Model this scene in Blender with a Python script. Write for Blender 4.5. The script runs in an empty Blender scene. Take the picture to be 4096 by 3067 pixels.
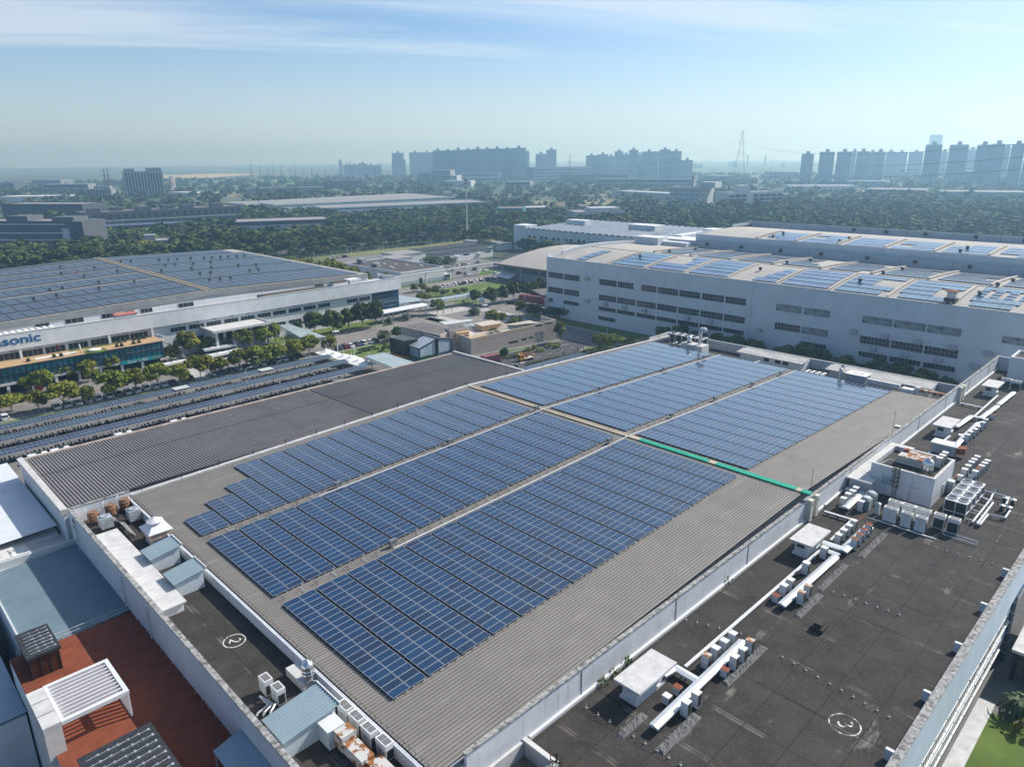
import bpy, math, random
import numpy as np
from mathutils import Vector, Matrix
R_ = math.radians
scene = bpy.context.scene
COL = scene.collection
random.seed(7)
# ------------------------------------------------------------------ camera
W, H = 4096, 3067
YAW, PITCH, ROLL, FPX = 0.7927439, 0.30481763, -0.00862508, 2878.768
CAMZ, GZ = 64.0, -2.0
_f = np.array([math.cos(PITCH) * math.cos(YAW), math.cos(PITCH) * math.sin(YAW), -math.sin(PITCH)])
_r = np.cross(_f, [0, 0, 1.0]); _r /= np.linalg.norm(_r)
_u = np.cross(_r, _f)
_c, _s = math.cos(ROLL), math.sin(ROLL)
CR = np.array([_c * _r + _s * _u, -_s * _r + _c * _u, _f])
cam = bpy.data.objects.new("camera", bpy.data.cameras.new("camera"))
COL.objects.link(cam)
cam.data.sensor_width = 36.0
cam.data.lens = FPX / W * 36.0
cam.data.clip_start, cam.data.clip_end = 0.5, 30000
m = Matrix.Identity(4)
for i in range(3):
    m[i][0], m[i][1], m[i][2] = CR[0][i], CR[1][i], -CR[2][i]
m[2][3] = CAMZ
cam.matrix_world = m
scene.camera = cam
# ------------------------------------------------------------------ light
SUN_AZ, SUN_EL = R_(-15.0), R_(40.0)
sun = bpy.data.objects.new("sun", bpy.data.lights.new("sun", "SUN"))
COL.objects.link(sun)
sun.data.energy, sun.data.angle, sun.data.color = 5.0, R_(0.5), (1.0, 0.955, 0.90)
sd = Vector((math.cos(SUN_EL) * math.cos(SUN_AZ), math.cos(SUN_EL) * math.sin(SUN_AZ), math.sin(SUN_EL)))
sun.rotation_euler = sd.to_track_quat('Z', 'Y').to_euler()
sun.location = (0, 0, 300)
world = bpy.data.worlds.new("World"); scene.world = world; world.use_nodes = True
nt = world.node_tree; nt.nodes.clear()
def wn(t, **k):
    n = nt.nodes.new(t)
    for a, v in k.items(): setattr(n, a, v)
    return n
sky = wn("ShaderNodeTexSky", sky_type='NISHITA', sun_disc=False, sun_elevation=SUN_EL, sun_rotation=R_(105.0),
         air_density=1.1, dust_density=0.5, ozone_density=3.0, altitude=50)
tc = wn("ShaderNodeTexCoord")
sep = wn("ShaderNodeSeparateXYZ"); nt.links.new(tc.outputs["Generated"], sep.inputs[0])
def mth(op, a, b=None, clamp=False, tree=None):
    T = tree or nt
    n = T.nodes.new("ShaderNodeMath"); n.operation = op; n.use_clamp = clamp
    for i, v in enumerate((a, b)):
        if v is None: continue
        if isinstance(v, (int, float)): n.inputs[i].default_value = v
        else: T.links.new(v, n.inputs[i])
    return n.outputs[0]
zc = mth('MAXIMUM', sep.outputs[2], 0.03)
px_, py_ = mth('DIVIDE', sep.outputs[0], mth('ADD', zc, 0.12)), mth('DIVIDE', sep.outputs[1], mth('ADD', zc, 0.12))
ca, sa = math.cos(YAW), math.sin(YAW)
fwd = mth('ADD', mth('MULTIPLY', px_, ca), mth('MULTIPLY', py_, sa))       # distance ahead of the roof
side = mth('ADD', mth('MULTIPLY', px_, sa), mth('MULTIPLY', py_, -ca))     # across, to the sun's side
cmb = wn("ShaderNodeCombineXYZ")
nt.links.new(mth('ADD', mth('MULTIPLY', fwd, 1.0), mth('MULTIPLY', side, -0.22)), cmb.inputs[0])
nt.links.new(mth('MULTIPLY', side, 0.16), cmb.inputs[1])
nz = wn("ShaderNodeTexNoise"); nz.inputs["Scale"].default_value = 1.75; nz.inputs["Detail"].default_value = 7; nz.inputs["Roughness"].default_value = 0.56; nz.inputs["Distortion"].default_value = 0.5
nt.links.new(cmb.outputs[0], nz.inputs["Vector"])
nz2 = wn("ShaderNodeTexNoise"); nz2.inputs["Scale"].default_value = 0.45; nz2.inputs["Detail"].default_value = 3
nt.links.new(cmb.outputs[0], nz2.inputs["Vector"])
cl = mth('MULTIPLY', mth('SUBTRACT', mth('ADD', nz.outputs["Fac"], mth('MULTIPLY', nz2.outputs["Fac"], 0.5)), 0.71), 4.4, True)
hi = mth('MULTIPLY', mth('SUBTRACT', sep.outputs[2], 0.02), 9.0, True)
lowb = mth('SUBTRACT', 1.0, mth('MULTIPLY', mth('SUBTRACT', sep.outputs[2], 0.34), 4.5, True))   # cirrus faded out overhead, out of view, to weaken the fill in shadows
clf = mth('MULTIPLY', mth('MULTIPLY', mth('MULTIPLY', cl, hi), lowb), 0.52)
# thin high veil that grows whiter towards the sun
dt = wn("ShaderNodeVectorMath", operation='DOT_PRODUCT'); nt.links.new(tc.outputs["Generated"], dt.inputs[0]); dt.inputs[1].default_value = sd
veil = mth('MULTIPLY', mth('POWER', mth('MAXIMUM', dt.outputs["Value"], 0.0), 4.0), 1.15, True)
SKYS = 0.11
HAZE_D, HAZE_G, HAZE_TOP, HAZE_COL = 0.00033, 0.40, 190.0, (0.40, 0.70, 1.0, 1)
low = mth('MULTIPLY', mth('SUBTRACT', 0.17, sep.outputs[2]), 5.2, True)     # milky band of distant air low in the sky
veil = mth('MAXIMUM', veil, mth('MULTIPLY', low, mth('ADD', mth('MULTIPLY', dt.outputs["Value"], 0.42), 0.42), True))
cloudc = wn("ShaderNodeRGB"); cloudc.outputs[0].default_value = (7.0, 7.4, 7.8, 1)
mx = wn("ShaderNodeMix", data_type='RGBA'); nt.links.new(mth('MAXIMUM', clf, veil), mx.inputs[0])
hsv = wn("ShaderNodeMix", data_type="RGBA", blend_type="MULTIPLY"); hsv.inputs[0].default_value = 1.0; hsv.inputs[7].default_value = (0.64, 0.79, 1.0, 1); nt.links.new(sky.outputs[0], hsv.inputs[6])
nt.links.new(hsv.outputs[2], mx.inputs[6]); nt.links.new(cloudc.outputs[0], mx.inputs[7])
bg = wn("ShaderNodeBackground"); bg.inputs[1].default_value = SKYS
nt.links.new(mx.outputs[2], bg.inputs[0])
wo = wn("ShaderNodeOutputWorld"); nt.links.new(bg.outputs[0], wo.inputs[0])
vs = scene.view_settings
vs.view_transform, vs.look, vs.exposure, vs.gamma, vs.use_curve_mapping = 'Standard', 'None', 0.30, 1.0, False
scene.cycles.use_denoising = True
scene.cycles.max_bounces, scene.cycles.diffuse_bounces, scene.cycles.glossy_bounces = 6, 3, 3
scene.cycles.transparent_max_bounces, scene.cycles.volume_bounces = 6, 0
scene.cycles.caustics_reflective = scene.cycles.caustics_refractive = False
# ------------------------------------------------------------------ survey frames: a reading of the site -> its true place on a level
Z = {'L1': (0, 2000, 1.552), 'L2': (900, 2000, 1.552), 'L3': (1900, 2000, 1.552), 'L4': (2996, 2000, 1.552),
     'M1': (0, 1200, 1.84), 'M2': (1000, 1100, 1.84), 'M3': (2100, 1200, 1.84), 'M4': (3096, 1200, 1.84),
     'U1': (0, 500, 2.0705), 'U2': (1000, 500, 2.0705), 'U3': (2000, 500, 2.0705), 'U4': (3046, 500, 2.0705),
     'D': (0, 0, 2212 / 4096), 'N': (0, 0, 1), 'Y1': (1500, 1000, 2.9493), 'Q1': (0, 1200, 3.68), 'Q2': (600, 1200, 3.68),
     'R': (3300, 1700, 2.7789), 'S': (900, 850, 1.8433), 'E': (3496, 2160, 1.825), 'P': (2200, 1320, 10.05), 'C': (1300, 1300, 8.508), 'T': (1980, 1380, 9.217)}
def ray(k, x, y):
    a = Z[k]
    return CR.T @ np.array([(a[0] + x / a[2] - W / 2) / FPX, -(a[1] + y / a[2] - H / 2) / FPX, 1.0])
def at(k, x, y, z=GZ):
    d = ray(k, x, y); d = d * (z - CAMZ) / d[2]
    return Vector((d[0], d[1], z))
def far(k, x, y, dist):            # a far thing: on the bearing read, at its distance, height as read
    d = ray(k, x, y); d = d / math.hypot(d[0], d[1]) * dist
    return Vector((d[0], d[1], d[2] + CAMZ))
def ht(k, y, P):                   # height of a reading above the foot P
    a = Z[k]; yy = a[1] + y / a[2]
    lo, hi_ = -50.0, 400.0
    for _ in range(50):
        mid = (lo + hi_) / 2
        q = CR @ np.array([P[0], P[1], mid - CAMZ])
        if -q[1] / q[2] * FPX + H / 2 > yy: lo = mid
        else: hi_ = mid
    return lo
def mpp(k, P):                     # metres per reading unit at P
    q = CR @ np.array([P[0], P[1], P[2] - CAMZ])
    return q[2] / FPX / Z[k][2]
# ------------------------------------------------------------------ materials
MATS = {}
def mat(name, col, rough=0.8, var=0.12, scale=1.0, metal=0.0, spec=0.35, stretch=None, tint=None, detail=6, emit=None, objvar=0.0, coords='Object', bump=0.0):
    if name in MATS: return MATS[name]
    M = bpy.data.materials.new(name); M.use_nodes = True
    T = M.node_tree; b = T.nodes["Principled BSDF"]
    b.inputs["Roughness"].default_value = rough; b.inputs["Metallic"].default_value = metal
    b.inputs["Specular IOR Level"].default_value = spec
    tcn = T.nodes.new("ShaderNodeTexCoord"); mp = T.nodes.new("ShaderNodeMapping")
    if stretch: mp.inputs["Scale"].default_value = stretch
    T.links.new(tcn.outputs[coords], mp.inputs[0])
    n = T.nodes.new("ShaderNodeTexNoise"); n.inputs["Scale"].default_value = scale; n.inputs["Detail"].default_value = detail; n.inputs["Roughness"].default_value = 0.62
    T.links.new(mp.outputs[0], n.inputs["Vector"])
    r = T.nodes.new("ShaderNodeValToRGB")
    lo = [max(0, c * (1 - var * 1.6)) for c in col]; hi_ = [min(1, c * (1 + var * 1.6)) for c in (tint or col)]
    r.color_ramp.elements[0].position, r.color_ramp.elements[1].position = 0.3, 0.7
    r.color_ramp.elements[0].color = (*lo, 1); r.color_ramp.elements[1].color = (*hi_, 1)
    T.links.new(n.outputs["Fac"], r.inputs[0])
    out = r.outputs[0]
    if objvar:
        oi = T.nodes.new("ShaderNodeObjectInfo"); hs = T.nodes.new("ShaderNodeHueSaturation")
        T.links.new(mth('ADD', mth('MULTIPLY', oi.outputs["Random"], 2 * objvar, tree=T), 1 - objvar, tree=T), hs.inputs["Value"])
        T.links.new(mth('ADD', mth('MULTIPLY', mth('FRACT', mth('MULTIPLY', oi.outputs["Random"], 7.31, tree=T), tree=T), 0.05, tree=T), 0.475, tree=T), hs.inputs["Hue"])
        T.links.new(out, hs.inputs["Color"]); out = hs.outputs[0]
    T.links.new(out, b.inputs["Base Color"])
    if bump:
        bp = T.nodes.new("ShaderNodeBump"); bp.inputs["Strength"].default_value = bump; bp.inputs["Distance"].default_value = 0.05
        T.links.new(n.outputs["Fac"], bp.inputs["Height"]); T.links.new(bp.outputs[0], b.inputs["Normal"])
    if emit:
        b.inputs["Emission Color"].default_value = (*emit, 1); b.inputs["Emission Strength"].default_value = 1
    MATS[name] = M
    return M
def patch(name, second, scale=1.0, lo=0.5, hi_=0.6, stretch=None, detail=8, coords='Object', amount=1.0, ref=None):
    """lay a second colour (stain, rust, moss, litter) over a material by a sharper noise"""
    M = MATS[name]; T = M.node_tree; b = T.nodes["Principled BSDF"]
    src = b.inputs["Base Color"].links[0].from_socket
    tcn = T.nodes.new("ShaderNodeTexCoord"); mp = T.nodes.new("ShaderNodeMapping")
    if stretch: mp.inputs["Scale"].default_value = stretch
    T.links.new(tcn.outputs[coords], mp.inputs[0])
    n = T.nodes.new("ShaderNodeTexNoise"); n.inputs["Scale"].default_value = scale; n.inputs["Detail"].default_value = detail; n.inputs["Roughness"].default_value = 0.65
    mp.inputs["Location"].default_value = (3.1, 7.7, 1.3)
    T.links.new(mp.outputs[0], n.inputs["Vector"])
    f = mth('MULTIPLY', mth('MULTIPLY', mth('SUBTRACT', n.outputs["Fac"], lo, tree=T), 1 / (hi_ - lo), True, tree=T), amount, tree=T)
    x = T.nodes.new("ShaderNodeMix"); x.data_type = 'RGBA'
    T.links.new(f, x.inputs[0]); T.links.new(src, x.inputs[6]); x.inputs[7].default_value = (*second, 1)
    T.links.new(x.outputs[2], b.inputs["Base Color"])
    return M
def lines(name, colr, sx=None, sy=None, wid=0.04, ox=0.0, oy=0.0, coords='Object', axis=(0, 1), amount=1.0, wob=0.0):
    """joints / seams of a surface at a fixed spacing"""
    M = MATS[name]; T = M.node_tree; b = T.nodes["Principled BSDF"]
    src = b.inputs["Base Color"].links[0].from_socket
    tcn = T.nodes.new("ShaderNodeTexCoord"); sp = T.nodes.new("ShaderNodeSeparateXYZ"); T.links.new(tcn.outputs[coords], sp.inputs[0])
    f = None
    for s, o, ax in ((sx, ox, axis[0]), (sy, oy, axis[1])):
        if not s: continue
        fr = mth('FRACT', mth('DIVIDE', mth('ADD', sp.outputs[ax], o + 1000 * s, tree=T), s, tree=T), tree=T)
        g = mth('LESS_THAN', fr, wid / s, tree=T)
        f = g if f is None else mth('MAXIMUM', f, g, tree=T)
    if wob:                       # dirt gathers only along stretches of the joints
        wz = T.nodes.new("ShaderNodeTexNoise"); wz.inputs["Scale"].default_value = wob; wz.inputs["Detail"].default_value = 5; T.links.new(tcn.outputs[coords], wz.inputs["Vector"])
        f = mth('MULTIPLY', f, mth('MULTIPLY', mth('SUBTRACT', wz.outputs["Fac"], 0.50, tree=T), 7.0, True, tree=T), tree=T)
    f = mth('MULTIPLY', f, amount, tree=T)
    x = T.nodes.new("ShaderNodeMix"); x.data_type = 'RGBA'
    T.links.new(f, x.inputs[0]); T.links.new(src, x.inputs[6]); x.inputs[7].default_value = (*colr, 1)
    T.links.new(x.outputs[2], b.inputs["Base Color"])
    return M
# ------------------------------------------------------------------ mesh builder
class MB:
    def __init__(s): s.v, s.f, s.m = [], [], []
    def add(s, vs, fs, mi=0):
        o = len(s.v); s.v += [tuple(v) for v in vs]
        s.f += [tuple(i + o for i in f) for f in fs]; s.m += [mi] * len(fs)
        return s
    def quad(s, a, b, c, d, mi=0): return s.add([a, b, c, d], [(0, 1, 2, 3)], mi)
    def box(s, x0, y0, z0, x1, y1, z1, mi=0, top=None):
        x0, x1 = min(x0, x1), max(x0, x1); y0, y1 = min(y0, y1), max(y0, y1); z0, z1 = min(z0, z1), max(z0, z1)
        v = [(x0, y0, z0), (x1, y0, z0), (x1, y1, z0), (x0, y1, z0), (x0, y0, z1), (x1, y0, z1), (x1, y1, z1), (x0, y1, z1)]
        s.add(v, [(0, 3, 2, 1), (0, 1, 5, 4), (1, 2, 6, 5), (2, 3, 7, 6), (3, 0, 4, 7), (4, 5, 6, 7)], mi)
        if top is not None: s.m[-1] = top
        return s
    def prism(s, poly, z0, z1, mi=0, top=None):
        n = len(poly); ar = sum(poly[i][0] * poly[(i + 1) % n][1] - poly[(i + 1) % n][0] * poly[i][1] for i in range(n))
        if ar < 0: poly = poly[::-1]
        v = [(p[0], p[1], z0) for p in poly] + [(p[0], p[1], z1) for p in poly]
        s.add(v, [tuple(range(n))[::-1]] + [(i, (i + 1) % n, (i + 1) % n + n, i + n) for i in range(n)] + [tuple(range(n, 2 * n))], mi)
        if top is not None: s.m[-1] = top
        return s
    def bar(s, p, q, w, h=None, mi=0):
        h = w if h is None else h
        p, q = Vector(p), Vector(q); d = (q - p)
        if d.length < 1e-6: return s
        d.normalize(); up = Vector((0, 0, 1)) if abs(d.z) < 0.98 else Vector((1, 0, 0))
        a = d.cross(up).normalized(); b = a.cross(d)
        v = []
        for c in (p, q):
            for i, j in ((-1, -1), (1, -1), (1, 1), (-1, 1)): v.append(c + a * (i * w / 2) + b * (j * h / 2))
        return s.add(v, [(0, 1, 2, 3), (7, 6, 5, 4), (0, 4, 5, 1), (1, 5, 6, 2), (2, 6, 7, 3), (3, 7, 4, 0)], mi)
    def tube(s, pts, r, n=8, mi=0, caps=True):
        pts = [Vector(p) for p in pts]; rs = r if isinstance(r, (list, tuple)) else [r] * len(pts)
        rings = []
        for i, p in enumerate(pts):
            d = (pts[min(i + 1, len(pts) - 1)] - pts[max(i - 1, 0)]).normalized()
            up = Vector((0, 0, 1)) if abs(d.z) < 0.9 else Vector((1, 0, 0))
            a = d.cross(up).normalized(); b = a.cross(d)
            rings.append([p + (a * math.cos(t) + b * math.sin(t)) * rs[i] for t in [2 * math.pi * k / n for k in range(n)]])
        v = [x for rg in rings for x in rg]
        f = []
        for i in range(len(pts) - 1):
            for k in range(n):
                f.append((i * n + k, (i + 1) * n + k, (i + 1) * n + (k + 1) % n, i * n + (k + 1) % n))
        if caps: f += [tuple(range(n)), tuple(range((len(pts) - 1) * n, len(pts) * n))[::-1]]
        return s.add(v, f, mi)
    def lathe(s, c, prof, n=16, mi=0):          # prof: (radius, z)
        v = []; f = []
        for r, z in prof:
            for k in range(n):
                t = 2 * math.pi * k / n; v.append((c[0] + r * math.cos(t), c[1] + r * math.sin(t), c[2] + z))
        for i in range(len(prof) - 1):
            for k in range(n): f.append((i * n + k, i * n + (k + 1) % n, (i + 1) * n + (k + 1) % n, (i + 1) * n + k))
        f += [tuple(range(n))[::-1], tuple(range((len(prof) - 1) * n, len(prof) * n))]
        return s.add(v, f, mi)
    def sheet(s, poly, z, mi=0):
        n = len(poly); ar = sum(poly[i][0] * poly[(i + 1) % n][1] - poly[(i + 1) % n][0] * poly[i][1] for i in range(n))
        if ar < 0: poly = poly[::-1]
        return s.add([(p[0], p[1], z) for p in poly], [tuple(range(n))], mi)
    def mesh(s, name, mats, org=(0, 0, 0), smooth=False):
        me = bpy.data.meshes.new(name); o = Vector(org)
        me.from_pydata([Vector(v) - o for v in s.v], [], s.f)
        for M in mats: me.materials.append(M)
        me.polygons.foreach_set("material_index", s.m)
        if smooth: me.polygons.foreach_set("use_smooth", [True] * len(s.f))
        me.update(); return me
    def build(s, name, mats, parent=None, org=None, smooth=False):
        if not isinstance(mats, (list, tuple)): mats = [mats]
        base = ORG.get(parent, Vector((0, 0, 0))) if parent is not None else Vector(org or (0, 0, 0))
        o = bpy.data.objects.new(name, s.mesh(name, mats, base, smooth)); COL.objects.link(o)
        if parent is not None: o.parent = parent
        else: o.location = base
        ORG[o] = base
        return o
ORG = {}
def tag(o, label=None, cat=None, group=None, kind=None):
    if label: o["label"] = label
    if cat: o["category"] = cat
    if group: o["group"] = group
    if kind: o["kind"] = kind
    return o
def thing(name, label, cat, loc=(0, 0, 0), group=None, rotz=0.0, local=False):
    o = bpy.data.objects.new(name, None); COL.objects.link(o); o.empty_display_size = 0.5
    o.location = loc; o.rotation_euler = (0, 0, rotz); tag(o, label, cat, group)
    ORG[o] = Vector((0, 0, 0)) if local else Vector(loc)
    return o
KIDS = {}
def kids(o): return [c for c in o.children]
def copy_tree(o, loc=None, rotz=None, label=None, group=None, scale=None, cache={}):
    c = o.copy(); COL.objects.link(c)
    if loc is not None: c.location = loc
    if rotz is not None: c.rotation_euler = (0, 0, rotz)
    if scale is not None: c.scale = scale if isinstance(scale, (tuple, list)) else (scale,) * 3
    if label: c["label"] = label
    if group: c["group"] = group
    if o not in cache: cache[o] = [(k, list(k.children)) for k in o.children]
    for k, gs in cache[o]:
        d = k.copy(); COL.objects.link(d); d.parent = c
        for g in gs:
            e = g.copy(); COL.objects.link(e); e.parent = d
    return c
ORDW = ["first", "second", "third", "fourth", "fifth", "sixth", "seventh", "eighth", "ninth", "tenth", "eleventh", "twelfth", "thirteenth", "fourteenth",
        "fifteenth", "sixteenth", "seventeenth", "eighteenth", "nineteenth", "twentieth"]
TENS = ["", "", "twenty", "thirty", "forty", "fifty", "sixty"]
def nth(i):
    if i < 20: return ORDW[i]
    n = i + 1; t, u = divmod(n, 10)
    if u == 0: return {20: "twentieth", 30: "thirtieth", 40: "fortieth", 50: "fiftieth", 60: "sixtieth"}.get(n, str(n) + "th")
    return TENS[t] + "-" + ORDW[u - 1]
def struct(o, label=None): return tag(o, label, kind="structure")
# ------------------------------------------------------------------ palette
white = mat("white_wall", (0.62, 0.635, 0.65), 0.75, 0.05, 0.35)
patch("white_wall", (0.50, 0.52, 0.54), 0.6, 0.52, 0.72, (1, 1, 0.12), amount=0.5)
whitew = mat("weathered_white_wall", (0.58, 0.60, 0.63), 0.8, 0.06, 0.5)
patch("weathered_white_wall", (0.30, 0.31, 0.33), 1.3, 0.56, 0.70, (1, 1, 0.10), amount=0.65)
lines("weathered_white_wall", (0.38, 0.40, 0.42), sx=5.6, wid=0.05, amount=0.6)
coping = mat("weathered_coping", (0.30, 0.30, 0.29), 0.9, 0.3, 2.5); patch("weathered_coping", (0.12, 0.12, 0.11), 1.6, 0.5, 0.6)
concw = mat("pale_concrete", (0.52, 0.52, 0.51), 0.85, 0.10, 0.8); patch("pale_concrete", (0.28, 0.28, 0.27), 0.9, 0.55, 0.75, amount=0.6)
deck = mat("dark_deck", (0.036, 0.032, 0.028), 0.92, 0.26, 0.35)
patch("dark_deck", (0.068, 0.062, 0.055), 0.09, 0.48, 0.72, amount=0.6); patch("dark_deck", (0.032, 0.029, 0.026), 0.28, 0.54, 0.70, amount=0.6)
patch("dark_deck", (0.078, 0.072, 0.065), 3.5, 0.52, 0.66, amount=0.55); patch("dark_deck", (0.03, 0.028, 0.026), 5.0, 0.54, 0.66, amount=0.5)
lines("dark_deck", (0.17, 0.155, 0.135), sx=6.1, wid=0.6, ox=.3, amount=0.6, wob=.3); lines("dark_deck", (0.018, 0.016, 0.014), sx=6.1, wid=0.42, ox=.1, amount=0.8, wob=.23)
patch("dark_deck", (0.25, 0.235, 0.205), 0.21, 0.63, 0.69, (0.45, 1.5, 1), amount=0.6)
lines("dark_deck", (0.02, 0.018, 0.017), sx=6.1, sy=4.2, wid=0.11, amount=0.9)
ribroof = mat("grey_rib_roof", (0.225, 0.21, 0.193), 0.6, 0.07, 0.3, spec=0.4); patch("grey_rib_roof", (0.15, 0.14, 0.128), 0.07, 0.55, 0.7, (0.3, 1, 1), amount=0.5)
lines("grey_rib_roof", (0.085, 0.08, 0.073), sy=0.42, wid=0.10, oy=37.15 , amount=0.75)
patch("grey_rib_roof", (0.275, 0.26, 0.242), 0.5, 0.58, 0.66, (0.25, 2.2, 1), amount=0.5)
darkrib = mat("dark_rib_roof", (0.22, 0.208, 0.196), 0.6, 0.08, 0.2); patch("dark_rib_roof", (0.14, 0.135, 0.13), 0.05, 0.5, 0.62, (1, 0.3, 1), amount=0.6)
gutter = mat("pale_gutter", (0.50, 0.49, 0.47), 0.6, 0.1, 0.8)
tan = mat("tan_flashing", (0.42, 0.36, 0.265), 0.7, 0.12, 0.5)
greenc = mat("green_cover", (0.0, 0.30, 0.19), 0.55, 0.12, 1.2)
metal = mat("galvanised_metal", (0.55, 0.57, 0.58), 0.38, 0.1, 1.2, metal=0.6)
steel = mat("stainless_steel", (0.66, 0.67, 0.68), 0.25, 0.08, 2.0, metal=0.9)
duct = mat("duct_cladding", (0.60, 0.64, 0.67), 0.4, 0.06, 0.7, metal=0.3); lines("duct_cladding", (0.35, 0.37, 0.40), sx=2.0, wid=0.04, amount=0.7)
acw = mat("ac_white", (0.68, 0.68, 0.66), 0.5, 0.05, 2.0, objvar=0.06)
acdark = mat("ac_grille", (0.025, 0.028, 0.032), 0.6, 0.2, 8)
rust = mat("rust", (0.22, 0.065, 0.03), 0.9, 0.3, 3.0); patch("rust", (0.5, 0.5, 0.48), 1.6, 0.58, 0.62)
rusty = mat("orange_rust", (0.25, 0.105, 0.035), 0.85, 0.3, 2.0); patch("orange_rust", (0.50, 0.49, 0.47), 0.9, 0.49, 0.53)
dark = mat("black_metal", (0.03, 0.032, 0.035), 0.55, 0.2, 2)
glass = mat("window_glass", (0.012, 0.021, 0.028), 0.15, 0.25, 0.4, spec=0.35)
tealg = mat("teal_glass", (0.012, 0.085, 0.115), 0.08, 0.3, 0.25, spec=0.6)
blueg = mat("blue_curtain_glass", (0.008, 0.05, 0.09), 0.08, 0.3, 0.2, spec=0.6)
lines("blue_curtain_glass", (0.20, 0.30, 0.36), sx=None, sy=1.55, wid=0.12, axis=(0, 2), amount=1.0)
framew = mat("pale_frame", (0.52, 0.55, 0.56), 0.55, 0.05, 1)
beige = mat("beige_render", (0.50, 0.425, 0.36), 0.9, 0.10, 1.2, bump=0.3); patch("beige_render", (0.40, 0.35, 0.30), 0.25, 0.5, 0.7, amount=0.5)
orangew = mat("orange_beige", (0.58, 0.40, 0.22), 0.85, 0.06, 0.5)
asph = mat("asphalt", (0.062, 0.063, 0.066), 0.92, 0.15, 0.8)
road = mat("paved_road", (0.20, 0.185, 0.172), 0.92, 0.12, 0.35); patch("paved_road", (0.14, 0.13, 0.125), 0.06, 0.5, 0.65, amount=0.6)
paint = mat("road_paint", (0.62, 0.62, 0.60), 0.8, 0.12, 1.5)
ypaint = mat("yellow_paint", (0.55, 0.40, 0.12), 0.8, 0.12, 1.5)
lawn = mat("lawn", (0.085, 0.13, 0.022), 0.95, 0.18, 0.12); patch("lawn", (0.13, 0.16, 0.03), 0.5, 0.5, 0.7, amount=0.7)
verge = mat("dry_verge", (0.13, 0.145, 0.045), 0.95, 0.2, 0.05); patch("dry_verge", (0.20, 0.175, 0.075), 0.02, 0.48, 0.62, amount=0.8)
brickp = mat("terracotta_deck", (0.20, 0.052, 0.024), 0.85, 0.16, 0.6); lines("terracotta_deck", (0.10, 0.03, 0.018), sx=0.6, sy=0.3, wid=0.03, amount=0.6)
Z.update({'F1': (2600, 1310, 3.16), 'F2': (3180, 1420, 3.3515), 'G': (330, 1980, 2.3127)})
# ================================================================== the large factory under the solar field
def rz(X): return 17.2 - 0.025 * (96.5 - X) if X < 96.5 else 17.2 - 0.034 * (X - 96.5)
def ribs(mb, a0, a1, pitch, wid, hgt, place, mi=0):
    """trapezoid sheet profile between a0 and a1; place(a, h, end) gives the point at either end of the rib"""
    n = int((a1 - a0) / pitch); pts = []
    for i in range(n):
        s = a0 + i * pitch
        pts += [(s, 0), (s + pitch - wid * 1.6, 0), (s + pitch - wid * 1.3, hgt), (s + pitch - wid * 0.3, hgt)]
    pts.append((a0 + n * pitch, 0))
    for e in range(len(pts) - 1):
        (p, hp), (q, hq) = pts[e], pts[e + 1]
        mb.quad(place(p, hp, 0), place(p, hp, 1), place(q, hq, 1), place(q, hq, 0), mi)
fac = thing("factory_building", "vast low factory roof with grey ribbed sheeting carrying the blue solar panels", "factory", (96, 75, GZ))
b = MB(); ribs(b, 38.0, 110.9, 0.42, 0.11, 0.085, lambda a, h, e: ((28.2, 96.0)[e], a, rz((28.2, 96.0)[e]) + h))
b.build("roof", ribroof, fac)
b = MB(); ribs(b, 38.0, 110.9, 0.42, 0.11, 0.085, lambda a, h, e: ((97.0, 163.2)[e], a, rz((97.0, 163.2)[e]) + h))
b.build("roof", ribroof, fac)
b = MB().box(28.6, 37.9, GZ, 163.0, 111.2, 14.6)
b.quad((28.3, 37.9, 15.2), (163, 37.9, 14.6), (163, 111, 14.6), (28.3, 111, 15.2)); b.build("wall", white, fac)
b = MB().box(96.0, 38.0, 16.9, 97.0, 110.8, 17.1)                        # dark bed of the expansion joint
b.build("joint_bed", dark, fac)
b = MB().box(96.25, 69.2, 17.12, 96.8, 110.8, 17.42)
for y0, y1 in ((66.9, 69.0), (52.2, 53.5), (38.3, 39.1)): b.box(96.3, y0, 17.12, 97.2, y1, 17.40)
b.box(97.35, 38.0, 17.1, 97.6, 110.8, 17.28); b.build("joint_flashing", tan, fac)
for y0, y1 in ((53.55, 66.85), (39.15, 52.15), (36.9, 38.25)):
    MB().box(96.2, y0, 17.15, 97.25, y1, 17.45).build("green_cover", greenc, fac)
b = MB()
for y0 in np.arange(38.3, 110.6, 0.42): b.box(95.75, y0, 17.14, 96.1, y0 + 0.2, 17.24)  # dark teeth modelled in place of the shadow on the flashing's near side
b.build("joint_shadow_teeth", dark, fac)
b = MB()                                                                   # left gutter follows the two slopes
for X0, X1 in ((28.3, 96.4), (96.6, 174)):
    z0, z1 = rz(X0) + .28, rz(X1) + .28
    for dy0, dy1, dz in ((111.0, 111.75, 0.0),):
        b.add([(X0, dy0, z0 - .5), (X1, dy0, z1 - .5), (X1, dy1, z1 - .5), (X0, dy1, z0 - .5), (X0, dy0, z0), (X1, dy0, z1), (X1, dy1, z1), (X0, dy1, z0)],
              [(0, 3, 2, 1), (0, 1, 5, 4), (1, 2, 6, 5), (2, 3, 7, 6), (3, 0, 4, 7), (4, 5, 6, 7)])
b.build("gutter", gutter, fac)
for i, X in enumerate(np.arange(30, 172, 6.0)):
    MB().box(X - .05, 111.3, rz(X) + .2, X + .05, 111.4, rz(X) + 1.15).build("gutter_post", dark, fac)
b = MB()
b.tube([(X, 111.35, rz(X) + 1.1) for X in (30, 96.5, 172)], 0.02, 4); b.build("lightning_wire", dark, fac)
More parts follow.
